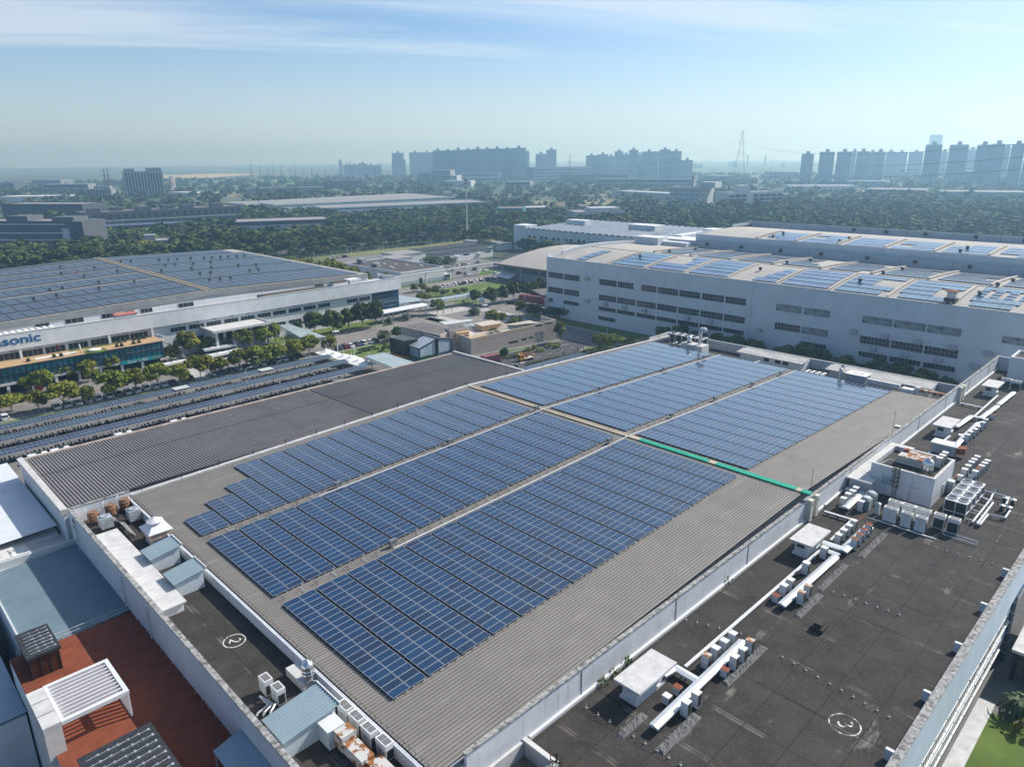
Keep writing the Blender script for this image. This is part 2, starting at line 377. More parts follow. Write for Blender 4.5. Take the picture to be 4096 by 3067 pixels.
# far service deck and its parapet
MB().box(163.2, 37.9, GZ, 174.2, 112.2, 13.2).build("rear_deck", deck, fac)
b = MB().box(174.0, 37.9, 13.2, 174.35, 112.3, 15.6); b.box(164.5, 111.95, 13.2, 174.0, 112.3, 15.55)
b.build("rear_parapet", concw, fac)
# long parapet on the right, shared with the annex
pw = MB().box(31.0, 37.3, 12.0, 206.0, 37.62, 16.1).build("parapet_wall", whitew, fac)
b = MB().box(30.9, 37.22, 16.1, 206.1, 37.72, 16.26); b.build("coping", coping, pw)
b = MB().box(38.5, 37.0, 12.8, 206.0, 37.29, 13.15); b.build("skirting", white, pw)
b = MB()
for X in np.arange(46, 200, 16.7): b.box(X, 37.24, 12.9, X + .05, 37.3, 16.05)
b.build("joint_line", coping, pw)
# near eave: upstand and comb of snow hooks
b = MB().box(27.75, 38.0, 14.0, 28.05, 111.3, 15.45); b.build("eave_upstand", whitew, fac)
b = MB()
for y0 in np.arange(38.3, 110.6, 0.84): b.box(28.32, y0, 15.5, 28.36, y0 + .03, 15.85)
b.bar((28.34, 38.2, 15.82), (28.34, 110.6, 15.82), .02); b.build("eave_wire", dark, fac)
# ------------------------------------------------------------------ solar field
pvm = bpy.data.materials.new("solar_cell_glass"); pvm.use_nodes = True
T = pvm.node_tree; bb = T.nodes["Principled BSDF"]
oi = T.nodes.new("ShaderNodeObjectInfo"); rp = T.nodes.new("ShaderNodeValToRGB"); rp.color_ramp.interpolation = 'LINEAR'
e = rp.color_ramp.elements; e[0].position, e[0].color = 0.0, (0.004, 0.008, 0.024, 1); e[1].position, e[1].color = 1.0, (0.002, 0.026, 0.078, 1)
for p, c in ((0.14, (0.004, 0.012, 0.038, 1)), (0.3, (0.003, 0.017, 0.052, 1)), (0.75, (0.002, 0.021, 0.064, 1))):
    q = e.new(p); q.color = c
T.links.new(oi.outputs["Random"], rp.inputs[0])
tcn = T.nodes.new("ShaderNodeTexCoord"); sp = T.nodes.new("ShaderNodeSeparateXYZ"); T.links.new(tcn.outputs["Object"], sp.inputs[0])
gx = mth('LESS_THAN', mth('FRACT', mth('DIVIDE', mth('ADD', sp.outputs[0], 0.985, tree=T), 0.1605, tree=T), tree=T), 0.055, tree=T)
gy = mth('LESS_THAN', mth('FRACT', mth('DIVIDE', sp.outputs[1], 0.1605, tree=T), tree=T), 0.055, tree=T)
mxx = T.nodes.new("ShaderNodeMix"); mxx.data_type = 'RGBA'; T.links.new(mth('MULTIPLY', mth('MAXIMUM', gx, gy, tree=T), 0.3, tree=T), mxx.inputs[0])
T.links.new(rp.outputs[0], mxx.inputs[6]); mxx.inputs[7].default_value = (0.25, 0.3, 0.36, 1)
T.links.new(mxx.outputs[2], bb.inputs["Base Color"]); bb.inputs["Roughness"].default_value = 0.12; bb.inputs["Coat Weight"].default_value = 0.8; bb.inputs["Coat Roughness"].default_value = 0.06; bb.inputs["Specular IOR Level"].default_value = 0.95; bb.inputs["Specular Tint"].default_value = (0.58, 0.85, 1.0, 1)
pvf = mat("solar_frame", (0.36, 0.39, 0.42), 0.5, 0.05, 1)
def panel_mesh(name, lx, ly):
    b = MB(); f = 0.026
    b.box(0, 0, 0, lx, ly, 0.04, 0)
    b.quad((f, f, 0.0405), (lx - f, f, 0.0405), (lx - f, ly - f, 0.0405), (f, ly - f, 0.0405), 1)
    return b.mesh(name, [pvf, pvm])
PANEL = panel_mesh("solar_panel", 1.956, 0.985)
RAILS = {}
def rail_mesh(n):
    if n not in RAILS:
        b = MB(); L = n * 1.012
        for x in (0.35, 1.55, 2.37, 3.57): b.box(x, -0.22, -0.07, x + .05, L + 0.22, -0.01)
        for x in (0.35, 1.55, 2.37, 3.57):
            for y in np.arange(0.5, L, 3.0): b.box(x, y, -0.19, x + .05, y + .05, -0.07)
        RAILS[n] = b.mesh("mounting_rail", [metal])
    return RAILS[n]
ROWW = {0: "row beside the pale left gutter", 1: "middle row", 2: "row nearest the long parapet"}
def strip(X, y0, n, row, half, k, total):
    lab = f"blue solar strip, {nth(k)} " + ("from near eave" if half == 0 else "beyond the ridge joint") + f", in the {ROWW[row]}"
    if row == 0 and half == 0 and k < 3: lab = ("shortest", "short stepped", "stepped")[k] + " solar strip at the near end of the row by the left gutter"
    t = thing("solar_strip", lab, "solar panels", (X, y0, rz(X) + 0.085 + 0.19), "solar panel strips on the factory roof", local=True)
    sl = 0.025 if half == 0 else -0.034
    t.rotation_euler = (0, -math.atan(sl), 0)
    for c in (0, 1):
        for r in range(n):
            o = bpy.data.objects.new("solar_panel", PANEL); COL.objects.link(o); o.parent = t
            o.location = (c * 2.0 + 0.0, r * 1.012, 0)
    o = bpy.data.objects.new("mounting_rail", rail_mesh(n)); COL.objects.link(o); o.parent = t
NEAR_X = [30.75 + 4.29 * i for i in range(15)]; FAR_X = [98.35 + 4.29 * i for i in range(15)]
for k, X in enumerate(NEAR_X):
    strip(X, 47.4, 21, 2, 0, k, 15); strip(X, 70.8, 18, 1, 0, k, 15)
    strip(X, 90.9, (6, 9, 12)[k] if k < 3 else 18, 0, 0, k, 15)
for k, X in enumerate(FAR_X):
    strip(X, 47.5, 21, 2, 1, k, 15); strip(X, 71.0, 18, 1, 1, k, 15)
    strip(X, 91.0, 18, 0, 1, k, 15)
# cable runs in the two aisles
b = MB()
for dx in (0, .22): b.tube([(dx, y, .12 + .34 * math.sin(math.pi * (y + .1) / .8)) for y in (0, .15, .3, .45, .6)], 0.018, 4)
b.bar((.45, -.35, .2), (.45, 1.0, .2), .05)
LOOP = b.mesh("cable_loop", [pvf])
b = MB()
for dx in (-.12, .12): b.tube([(dx, y, .1 + .3 * math.sin(math.pi * (y + .1) / .8)) for y in (-.1, .05, .2, .35, .5, .6)], 0.03, 4)
LOOPD = b.mesh("cable_loop", [dark])
for yb, x0, word in ((69.05, 46.5, "aisle beside the parapet row"), (89.25, 47.5, "aisle beside the gutter row")):
    t = thing("cable_run", "white conduit with wire loops along the " + word, "cable run", (x0, yb, rz(x0)), "cable runs between the solar rows")
    p = MB()
    for (xa, xb) in ((x0, 96.4), (96.6, 163)):
        p.tube([(xa, yb, rz(xa) + .3), (xb, yb, rz(xb) + .3)], 0.075, 6)
    p.build("conduit", white, t)
    for i in range(30):
        for j, X in enumerate((31.3 + i * 2.145 * 1.0, 98.9 + i * 2.13)):
            o = bpy.data.objects.new("cable_loop", LOOP if i % 2 else LOOPD); COL.objects.link(o); o.parent = t
            o.location = (X - x0, 0.35, rz(X) - rz(x0) + 0.05)
jb = MB().box(-.5, -.25, .45, .5, .25, 1.0).mesh("cabinet", [mat("grey_cabinet", (0.16, 0.18, 0.20), .5, .1, 2)])
jl = MB()
for x, y in ((-.45, -.2), (.4, -.2), (-.45, .2), (.4, .2)): jl.box(x, y, 0, x + .06, y + .05, .46)
jl = jl.mesh("stand", [dark])
for i, (X, Y) in enumerate(((156.2, 89.9), (138.6, 89.9), (114.8, 89.9), (95.2, 89.9), (73.5, 89.9), (51.2, 89.9), (156.2, 69.8), (142.6, 69.8), (126.8, 69.8), (111, 69.8), (92, 69.8), (46.9, 69.8))):
    side_ = "gutter" if Y > 80 else "parapet"
    t = thing("inverter_box", f"grey inverter box on legs in the {side_}-side aisle, {nth(i if i < 6 else i - 6)} from its far end", "inverter", (X, Y, rz(X) + .08), "inverter boxes in the solar aisles", local=True)
    for n_, me in (("cabinet", jb), ("stand", jl)):
        o = bpy.data.objects.new(n_, me); COL.objects.link(o); o.parent = t
# ================================================================== long dark ribbed shed on the left
ds = thing("ribbed_shed", "long shed with dark ribbed roof between the solar roof and the scooter park", "shed", (68, 127, GZ))
for xa, xb, M in ((20.2, 74.0, darkrib), (74.3, 116.2, mat("darker_rib_roof", (.17, .16, .152), .6, .1, .2))):
    b = MB(); ribs(b, xa, xb, 0.475, 0.17, 0.16, lambda a, h, e: (a, (139.4, 113.2)[e], (15.2, 15.7)[e] + h)); b.build("roof", M, ds)
patch("darker_rib_roof", (.17, .165, .16), .05, .5, .62, (1, .3, 1), amount=.6)
b = MB().box(19.6, 113.0, GZ, 116.4, 139.6, 15.1); b.build("wall", white, ds)
for q in ((19.3, 112.9, 14.9, 20.2, 139.9, 15.75), (116.3, 112.9, 15.3, 116.9, 139.9, 15.95)): MB().box(*q).build("verge_flashing", gutter, ds)
b = MB().box(19.3, 139.4, 15.0, 116.9, 140.0, 15.5); b.build("gutter", mat("rust_stained_gutter", (.40, .33, .28), .7, .25, .4), ds)
b = MB().box(20.3, 111.8, 14.3, 116, 112.95, 14.6); b.build("valley", dark, ds)
b = MB().bar((20.3, 129.5, 15.56), (116, 129.5, 15.56), .12, .05); b.build("lightning_wire", dark, ds)
# ================================================================== white annex on the near left
la = thing("white_annex", "white walled annex with a dark service deck along the near eave", "building", (24, 80, GZ))
w_ = MB().box(19.9, 20, GZ, 20.25, 111.3, 16.35).build("wall", white, la)
MB().box(19.82, 20, 16.35, 20.36, 111.4, 16.5).build("coping", coping, w_)
w_ = MB().box(20.25, 110.95, 13.0, 28.1, 111.3, 16.35).build("wall", whitew, la)
MB().box(20.36, 110.9, 16.35, 28.2, 111.4, 16.5).build("coping", coping, w_)
MB().box(20.26, 20, 13.0, 27.74, 110.9, 14.0).build("deck", deck, la)
MB().box(20.26, 78.3, 14.01, 23.3, 102.2, 15.1).build("white_slab_roof", mat("bright_slab", (.66, .66, .65), .8, .06, .4), la)
MB().box(20.26, 78.0, 15.1, 23.6, 102.4, 15.28).build("slab_edge", concw, la)
for (X, Y, h0) in ((19.72, 88.2, 11.4), (19.72, 79.6, 11.4), (19.72, 107.6, 9)):
    MB().tube([(X, Y, h0), (X, Y, 15.6)], .09, 6).build("downpipe", framew, la)
# blue emblem painted on the wall end
em = MB()
for (dy, z, w, h, s) in ((0, 15.6, .95, .55, .3), (-.5, 14.7, .8, .5, .3), (.4, 14.55, .5, .9, .25), (-1.0, 15.4, .5, .6, -.3), (-.9, 14.2, .5, .5, .2)):
    em.add([(19.86, 109.6 + dy, z - h), (19.86, 109.6 + dy - w, z - h * .6), (19.86, 109.6 + dy - w + s, z + h * .3), (19.86, 109.6 + dy - s, z)], [(0, 1, 2, 3), (3, 2, 1, 0)])
em.build("emblem", mat("emblem_blue", (.02, .08, .22), .6, .05, 1), la)
# painted numbers on the decks
def text(s, size, loc, rot, M, name, parent=None, ext=0.0, align='CENTER'):
    c = bpy.data.curves.new(name, 'FONT'); c.body = s; c.size = size; c.extrude = ext; c.align_x = align; c.align_y = 'CENTER'
    if name == "brand_lettering": c.offset = 0.045
    o0 = bpy.data.objects.new(name, c); COL.objects.link(o0)
    dg = bpy.context.evaluated_depsgraph_get(); me = bpy.data.meshes.new_from_object(o0.evaluated_get(dg)); bpy.data.objects.remove(o0)
    me.materials.clear(); me.materials.append(M)
    o = bpy.data.objects.new(name, me); COL.objects.link(o); o.rotation_euler = rot
    o.location = Vector(loc) - (ORG[parent] if parent is not None else Vector((0, 0, 0)))
    if parent is not None: o.parent = parent
    return o
dp = mat("worn_deck_paint", (.55, .55, .53), .85, .2, 2); patch("worn_deck_paint", (.10, .10, .10), 2.5, .56, .62)
dp2 = mat("flaked_deck_paint", (.58, .58, .56), .85, .2, 2); patch("flaked_deck_paint", (.10, .10, .10), 1.2, .44, .5)
def ring(c, r, w, M, parent):
    b = MB(); n = 36
    for i in range(n):
        a0, a1 = 2 * math.pi * i / n, 2 * math.pi * (i + 1) / n
        q = [(c[0] + rr * math.cos(a), c[1] + rr * math.sin(a), c[2]) for rr, a in ((r - w, a0), (r, a0), (r, a1), (r - w, a1))]
        b.quad(*q)
    return b.build("painted_ring", M, parent)
c2 = at('L1', 1455, 872, 14.0)
ring((c2.x, c2.y, 14.012), 1.2, .12, dp, la)
text("2", 1.75, (c2.x, c2.y, 14.014), (0, 0, R_(-125)), dp, "painted_number", la)
# ================================================================== dark-decked annex on the near right
ra = thing("right_annex", "long annex with a stained dark flat roof and blue-white outer wall", "building", (115, 24, GZ))
MB().box(38.1, 12.5, 11.5, 205.6, 37.28, 12.8).build("deck", deck, ra)
MB().box(20, 12.5, GZ, 205.6, 37.28, 11.49).build("core", white, ra)
MB().box(31, 34.2, 11.5, 37.6, 37.2, 11.6).build("lower_deck", mat("brown_deck", (.17, .14, .11), .9, .2, .6), ra)
cb = MB().box(37.6, 33.2, 11.49, 38.09, 37.28, 13.35); cb.box(20, 33.2, 11.49, 37.6, 33.6, 13.35); cb.box(20, 37.0, 11.49, 37.6, 37.28, 13.2)
cb.build("white_kerb", concw, ra)
fw = MB().box(20, 11.85, 8.3, 205.6, 12.45, 14.0).build("outer_wall", mat("pale_blue_wall", (.58, .665, .75), .7, .05, .3), ra)
patch("pale_blue_wall", (.52, .60, .69), .5, .5, .7, (1, 1, .15), amount=.7)
MB().box(20, 11.75, 14.0, 205.7, 12.55, 14.14).build("coping", coping, fw)
lw = MB().box(20, 12.15, 1.2, 104.5, 12.49, 8.29).build("outer_wall", mat("pale_blue_wall", (0, 0, 0)), ra)
gw = MB().box(20, 12.45, GZ, 104.5, 12.49, 1.19).build("ground_glazing", tealg, ra)
MB().box(104.5, 11.6, GZ, 116, 12.2, 8.3).build("curtain_wall", blueg, ra)
MB().box(116, 12.0, GZ, 205.6, 12.49, 8.29).build("outer_wall", white, ra)
wm = MB().box(0, -.02, 0, 3.9, .06, 1.55).mesh("window", [glass])
fm = MB().box(-.05, -.2, -.12, 3.95, .05, 0.0); fm.box(0, -.06, 1.55, 3.9, .05, 1.62)
for x in (.95, 1.9, 2.85): fm.box(x, -.05, 0, x + .06, .05, 1.55)
fm = fm.mesh("window_frame", [mat("bright_sill", (.72, .72, .70), .7, .05, 1)])
for zz, xs in ((4.55, np.arange(27.0, 103, 4.18 * 1.0)), (-.55 + 1.9, np.arange(27.0, 100, 4.18))):
    for X in xs:
        o = bpy.data.objects.new("window", wm); COL.objects.link(o); o.parent = ra; o.location = Vector((X, 12.15, zz)) - ORG[ra]
        q = bpy.data.objects.new("window_frame", fm); COL.objects.link(q); q.parent = o
for X in (59.0, 69.2, 79.5, 89.6, 99.8, 115, 130):
    MB().box(X, 12.5, 12.81, X + .35, 13.3, 13.95).build("parapet_rib", white, ra)
c3 = at('L4', 595, 1390, 12.8)
ring((c3.x, c3.y, 12.812), 1.45, .14, dp2, ra)
text("3", 2.1, (c3.x, c3.y, 12.814), (0, 0, R_(-135)), dp2, "painted_number", ra)
MB().box(205.4, 12.5, 12.8, 205.8, 37.28, 16.2).build("end_parapet", whitew, ra)
# ================================================================== the ground
g0 = mat("ground_cover", (0.055, 0.085, 0.035), 0.97, 0.25, 0.004); patch("ground_cover", (0.13, 0.125, 0.105), 0.006, 0.52, 0.58, amount=0.8); patch("ground_cover", (0.26, 0.20, 0.10), 0.0022, 0.55, 0.60, amount=0.8)
b = MB(); N_ = 72
b.v.append((0, 0, GZ - .03))
for i in range(N_): b.v.append((9000 * math.cos(2 * math.pi * i / N_), 9000 * math.sin(2 * math.pi * i / N_), GZ - .03))
b.f += [(0, i + 1, (i + 1) % N_ + 1) for i in range(N_)]; b.m += [0] * N_
struct(b.build("ground", g0), "green and brown land stretching to the hazy horizon")
def sheet(name, M, poly, lev, label=None, kind="structure"):
    return tag(MB().sheet(poly, GZ + lev * 0.004).build(name, M), label, kind=kind)
def rect(x0, y0, x1, y1): return [(x0, y0), (x1, y0), (x1, y1), (x0, y1)]
def curb(name, poly, lev_h=.12, w=.25):
    b = MB(); n = len(poly)
    for i in range(n):
        p, q = poly[i], poly[(i + 1) % n]; b.bar((p[0], p[1], GZ + lev_h / 2), (q[0], q[1], GZ + lev_h / 2), w, lev_h)
    return b
yard = mat("yard_paving", (0.17, 0.163, 0.155), 0.93, 0.12, 0.25); patch("yard_paving", (0.11, 0.107, 0.104), 0.05, 0.5, 0.7, amount=0.6); patch("yard_paving", (0.22, 0.21, 0.20), 1.5, 0.55, 0.7, amount=.5)
sheet("pavement", yard, rect(-90, -60, 330, 441), 1, "grey paved factory yard")
sheet("verge", verge, [(150, 441.5), (600, 441.5), (600, 460), (150, 458)], 1, "strip of dry yellow-green grass beyond the yard")
sheet("far_road", asph, rect(-200, 490, 700, 512), 1, "road behind the tree belt")
sheet("road", road, rect(-40, 231, 190, 245.5), 2, "paved lane in front of the long white building")
sheet("road", road, rect(186, 205, 235, 262), 2, "paved crossing in the middle of the yard")
sheet("road", road, rect(200, 299.8, 300, 309.6), 2, "lane beside the row of cars by the lawn")
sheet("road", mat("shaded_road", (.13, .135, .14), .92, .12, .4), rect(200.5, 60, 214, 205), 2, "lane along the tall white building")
sheet("parking_lot", asph, [(150, 158), (200, 152), (201, 172.8), (163, 180)], 2, "asphalt lot with white arrows by the beige building")
def grass(name, poly, lab):
    sheet(name, lawn, poly, 4, lab)
    curb("kerb", poly).build("kerb", concw); KERBS.append(bpy.data.objects[-1] if False else COL.objects[-1])
KERBS = []
grass("lawn", [(218, 270), (272, 270), (275, 293), (224, 293), (217, 285)], "bright lawn beside the row of parked cars")
grass("lawn", [(217, 250), (230, 249), (231, 266), (218, 266)], "small lawn below the glass walkway")
grass("lawn", [(279, 309.8), (303, 310), (304, 334), (294, 325), (280, 313)], "small lawn by the far car park")
grass("lawn", [(222, 310), (262, 310), (262, 315), (222, 315)], "narrow grass strip along the dark-roofed block")
grass("lawn", [(20, 218.2), (118, 218.2), (118, 222.6), (20, 222.6)], "grass strip with trees above the scooter park")
grass("lawn", [(124, 208), (151, 206), (151, 221), (124, 221)], "lawn with clipped hedge lettering")
grass("lawn", [(120, 246.0), (170, 246.0), (170, 257.9), (120, 257.9)], "grass bed along the white facade")
grass("lawn", [(164, 177.6), (182, 174.6), (182.5, 177), (164.3, 181)], "grass bed along the beige wall")
grass("lawn", [(216, 60), (227.5, 60), (227.5, 216), (219, 216)], "grass strip under the trees along the tall white building")
grass("lawn", [(172, 152), (203, 149), (202.5, 158), (196, 161)], "grass corner behind the solar roof")
grass("lawn", [(165, 241.5), (171, 241.5), (171, 245.3), (165, 245.3)], "small grass island before the entrance canopy")
grass("lawn", [(184, 242.6), (193.5, 243.3), (193.5, 245.2), (184, 245.2)], "small grass island by the canopy posts")
for o in list(COL.objects):
    if o.name.startswith("kerb"): struct(o, "pale stone kerb around a grass bed")
sheet("lawn", lawn, [(60, -60), (93, -60), (93, 10.3), (60, 10.3)], 6, "sunlit lawn at the foot of the blue-white wall")
sheet("pavement", concw, [(40, 10.3), (95, 10.3), (95, 12.1), (40, 12.1)], 6, "pale path between lawn and blue-white wall")
# painted markings
def zebra(x0, y0, x1, y1, along, step=1.1, w=.55, M=paint, lab=None):
    b = MB()
    if along == 'x':
        for y in np.arange(y0, y1, step): b.sheet(rect(x0, y, x1, y + w), GZ + .016)
    else:
        for x in np.arange(x0, x1, step): b.sheet(rect(x, y0, x + w, y1), GZ + .016)
    struct(b.build("zebra_crossing", M), lab)
zebra(191.2, 215.5, 194.8, 241.5, 'x', lab="zebra crossing behind the beige building")
zebra(214.5, 220.3, 219.5, 239.8, 'x', lab="zebra crossing towards the trucks")
zebra(195, 242.6, 214, 250.5, 'y', lab="zebra crossing by the entrance canopy")
zebra(205.8, 207, 215.6, 215.5, 'y', lab="zebra crossing at the corner of the tall white building")
zebra(81, 224, 86.2, 243, 'x', 1.3, .6, lab="zebra crossing between the coaches and parked cars")
b = MB()
for X in np.arange(-20, 185, 9): b.sheet(rect(X, 241.3, X + 4, 241.48), GZ + .016)
for X in np.arange(24, 122, 2.62): b.sheet(rect(X, 222.7, X + .1, 227.6), GZ + .016)
for X in np.arange(124, 152, 2.62): b.sheet(rect(X, 221.2, X + .1, 226.4), GZ + .016)
for X in np.arange(234, 280, 2.62): b.sheet(rect(X, 295, X + .1, 299.6), GZ + .016)
for X in np.arange(150, 198, 6): b.sheet(rect(X, 164.5, X + 2, 164.65), GZ + .016)
b.sheet([(160, 174.4), (196, 168.6), (196, 168.8), (160, 174.6)], GZ + .016)
struct(b.build("lane_marking", paint), "white lane and bay lines on the yard")
b = MB()
b.sheet(rect(-20, 236.5, 186, 236.65), GZ + .016); struct(b.build("lane_marking", ypaint), "yellow line along the paved lane")
for k, x, y in (('T', 1035, 635), ('T', 2110, 350), ('P', 90, 985)):
    p = at(k, x, y)
    b = MB().sheet([(p.x - 1.2, p.y + .5), (p.x - 1.2, p.y - .5), (p.x + 1.2, p.y)], GZ + .018)
    struct(b.build("arrow_marking", paint), "white arrow on the asphalt lot")
# hedge lettering on the lawn
for i, (k, x, y) in enumerate((('C', 1190, 860), ('C', 1370, 815), ('C', 1540, 785), ('C', 1640, 755), ('C', 1140, 965), ('C', 1300, 915), ('C', 1480, 880), ('C', 1740, 820))):
    p = at(k, x, y); b = MB()
    hb = random.Random(i)
    for j in range(5):
        dx, dy = hb.uniform(-1, 1), hb.uniform(-.5, .5)
        b.box(p.x + dx - .7, p.y + dy - .12, GZ, p.x + dx + .7, p.y + dy + .12, GZ + .45)
        b.box(p.x + dx - .12, p.y + dy - .5, GZ, p.x + dx + .12, p.y + dy + .5, GZ + .44)
    tag(b.build("clipped_hedge", mat("hedge_green", (.03, .055, .015), .95, .3, 3), org=(p.x, p.y, GZ)), "low clipped hedge forming a character on the small lawn, " + nth(i) + " of eight", "hedge", "hedge characters on the lawn")
# ================================================================== long white building with the sign
pb = thing("sign_building", "long white building with a blue company name on its fascia and dark glass pavilion", "building", (100, 300, GZ))
def prz(X): return 17.6 - 0.026 * abs(X - 106.5)
fas = MB().box(-60, 257.0, 9.37, 185.6, 257.5, 14.32).box(185.1, 257.5, 9.37, 185.6, 274, 14.32)
whitef = mat("white_fascia", (.62, .64, .66), .75, .06, .25); lines("white_fascia", (.42, .44, .47), sx=9.4, wid=.1, amount=.5); patch("white_fascia", (.52, .54, .56), .5, .5, .7, (1, 1, .2), amount=.6)
fas = fas.build("fascia", whitef, pb)
MB().box(-60, 256.9, 14.32, 185.7, 257.6, 14.44).build("coping", concw, fas)
MB().box(-60, 257.5, 12.2, 185.1, 272, 12.5).build("soffit_deck", mat("terrace_grey", (.42, .43, .43), .9, .1, .5), pb)
MB().box(-60, 258.2, GZ, 171, 259.5, 12.19).box(-60, 269.2, GZ, 177, 402, 15.0).build("wall", white, pb)
MB().box(171.2, 258.0, -1.8, 184.8, 260, 9.3).box(184.5, 260, -1.8, 184.82, 272, 9.3).build("curtain_wall", blueg, pb)
MB().box(-60, 249.6, 1.5, 81.4, 258.1, 6.1).build("glass_pavilion", tealg, pb)
b = MB()
for X in np.arange(-60, 81.6, 1.62): b.box(X, 249.45, 1.5, X + .09, 249.58, 6.15)
b.box(-60, 249.4, 3.75, 81.5, 249.58, 3.85); b.build("mullion_grid", dark, pb)
MB().box(-60, 249.3, 6.15, 81.7, 258.15, 6.32).build("roof_terrace", mat("tan_decking", (.42, .29, .16), .85, .12, 1), pb)
MB().box(-60, 249.35, .75, 81.6, 258.1, 1.48).build("pavilion_band", concw, pb)
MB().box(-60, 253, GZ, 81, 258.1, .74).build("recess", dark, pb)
for X in np.arange(-20.4, 80, 6.28): MB().box(X, 249.5, GZ, X + .75, 250.2, .74).build("column", white, pb)
MB().box(67.6, 249.0, .55, 81.7, 249.3, 1.75).build("shop_sign", mat("teal_sign", (0.0, .22, .24), .6, .05, 1), pb)
sgn = COL.objects["shop_sign"]
text("Green", 1.15, (71.0, 248.98, 1.15), (R_(90), 0, 0), paint, "sign_lettering", sgn)
text("\u7eff\u82d1", 1.0, (74.9, 248.98, 1.15), (R_(90), 0, 0), paint, "sign_lettering", sgn)
text("Grooqbar", .8, (79.0, 248.98, 1.15), (R_(90), 0, 0), mat("sign_orange", (.7, .25, .08), .6, .05, 1), "sign_lettering", sgn)
MB().lathe((73.1, 248.95, 1.15), [(.01, -.05), (.42, -.04), (.42, .04), (.01, .05)], 14).build("sign_disc", mat("sign_orange", (0, 0, 0)), sgn)
b = text("Panasonic", 3.6, (48.7, 256.93, 12.2), (R_(90), 0, 0), mat("sign_blue", (.004, .10, .27), .45, .05, 1), "brand_lettering", pb, ext=.06, align='RIGHT')
b.scale = (1.36, 1.02, 1)
# windows of the facade
def window_mesh(w, h, n, fr=.07, gl=glass, rows=1):
    g = MB().box(0, -.03, 0, w, .05, h).mesh("window", [gl]); f = MB()
    f.box(-fr, -.12, -fr, w + fr, .05, 0); f.box(-fr, -.10, h, w + fr, .05, h + fr)
    for i in range(n + 1):
        x = i * w / n; f.box(x - fr / 2, -.09, 0, x + fr / 2, .05, h)
    for r in range(1, rows): f.box(0, -.085, h * r / rows - fr / 2, w, .05, h * r / rows + fr / 2)
    return g, f.mesh("window_frame", [framew])
def put_window(ms, parent, loc, rotz=0.0):
    o = bpy.data.objects.new("window", ms[0]); COL.objects.link(o); o.parent = parent; o.location = Vector(loc) - ORG[parent]; o.rotation_euler = (0, 0, rotz)
    q = bpy.data.objects.new("window_frame", ms[1]); COL.objects.link(q); q.parent = o
    return o
wA = window_mesh(5.3, 1.45, 4)
for X in (84.3, 90.5, 96.5, 102.8, 108.9, 115.2, 121.3, 127.6, 133.8, 140.1, 153.0, 158.8): put_window(wA, pb, (X * 1.037, 258.18, 6.6))
for X in (91, 96.9, 120.8, 127.4, 133.6, 139.9): put_window(wA, pb, (X * 1.037, 258.18, 2.25))
wB = window_mesh(5.6, 1.9, 4)
for X in (-10, -3, 10, 24, 30.5, 36.9, 43.1, 49.3, 55.8, 62.3, 68.4, 74.3): put_window(wB, pb, (X, 258.17, 6.45))
for X in (-20.4, 17.5, 42.3, 67.3, 80.8): MB().box(X, 257.1, 6.33, X + .7, 258.19, 9.36).build("pier", white, pb)
b = MB()
for X in (86, 92.6, 98.6, 105, 111, 117.3, 123.4, 129.6, 136, 142): b.box(X * 1.037, 258.08, 8.75, X * 1.037 + 1.6, 258.19, 9.0)
for X in (40, 46.5, 58, 66, 72, 77.5): b.box(X, 258.08, 8.8, X + 1.8, 258.19, 9.0)
for i, bx in enumerate([b]): bx.build("wall_vents", mat("vent_grey", (.2, .21, .22), .7, .1, 2), pb)["kind"] = "stuff"
# entrance block with flat white canopy
MB().box(97.5, 246.6, 6.2, 119, 258.1, 6.6).box(97.5, 246.6, 6.6, 97.9, 258.1, 7.05).box(118.6, 246.6, 6.6, 119, 258.1, 7.05).box(97.9, 246.6, 6.6, 118.6, 247.0, 7.0).build("entrance_canopy", concw, pb)
MB().box(98.6, 250.5, GZ, 118, 258.1, 6.19).build("entrance_block", white, pb)
for X in (100, 103.5, 107, 110.5, 114): MB().box(X, 250.4, 2.6, X + 2.4, 250.49, 5.6).build("window", glass, pb)
for X in (98.6, 104.8, 111, 117.4): MB().box(X, 247.6, GZ, X + .8, 248.4, 6.19).build("column", white, pb)
# outside stair
b = MB()
for i in range(12): b.box(82.5 + i * .5, 250.5, 5.6 - i * .62, 83.1 + i * .5, 253.5, 5.8 - i * .62)
b.bar((80, 250.4, 8.6), (84.4, 250.4, 6.6), .22, .4); b.bar((82.3, 250.4, 6.6), (88.5, 250.4, -1.1), .12, .35)
b.build("outside_stair", concw, pb)
# upper set-back wall, roof, ridge joint
MB().box(-60, 268.75, 11.6, 176, 269.2, 14.4).build("setback_wall", white, pb)
for X, w in ((58.5, 5.5), (69.5, 4.2), (77, 3), (82, 4), (95, 5.5), (150.5, 4), (156.5, 4), (50, 4)): put_window(window_mesh(w, 1.5, 3), pb, (X, 268.7, 12.7))
b = MB()
for x0, x1 in ((-60, 106.5), (106.5, 176.5)):
    b.add([(x0, 268.6, prz(x0) - .15), (x1, 268.6, prz(x1) - .15), (x1, 402.5, prz(x1) - .15), (x0, 402.5, prz(x0) - .15), (x0, 268.56, prz(x0) - 2.2), (x1, 268.56, prz(x1) - 2.2)],
          [(0, 1, 2, 3), (4, 5, 1, 0)], 0)
b.build("roof", mat("pale_tan_roof", (.34, .32, .29), .75, .08, .3), pb)
b = MB()
for x0, x1 in ((-60, 106.5), (106.5, 176.5)):
    b.add([(x0, 268.5, prz(x0) - 1.75), (x1, 268.5, prz(x1) - 1.75), (x1, 268.55, prz(x1) - .1), (x0, 268.55, prz(x0) - .1)], [(0, 1, 2, 3)])
b.build("eave_slope", mat("grey_eave", (.24, .25, .255), .7, .1, .3), pb)
b = MB()
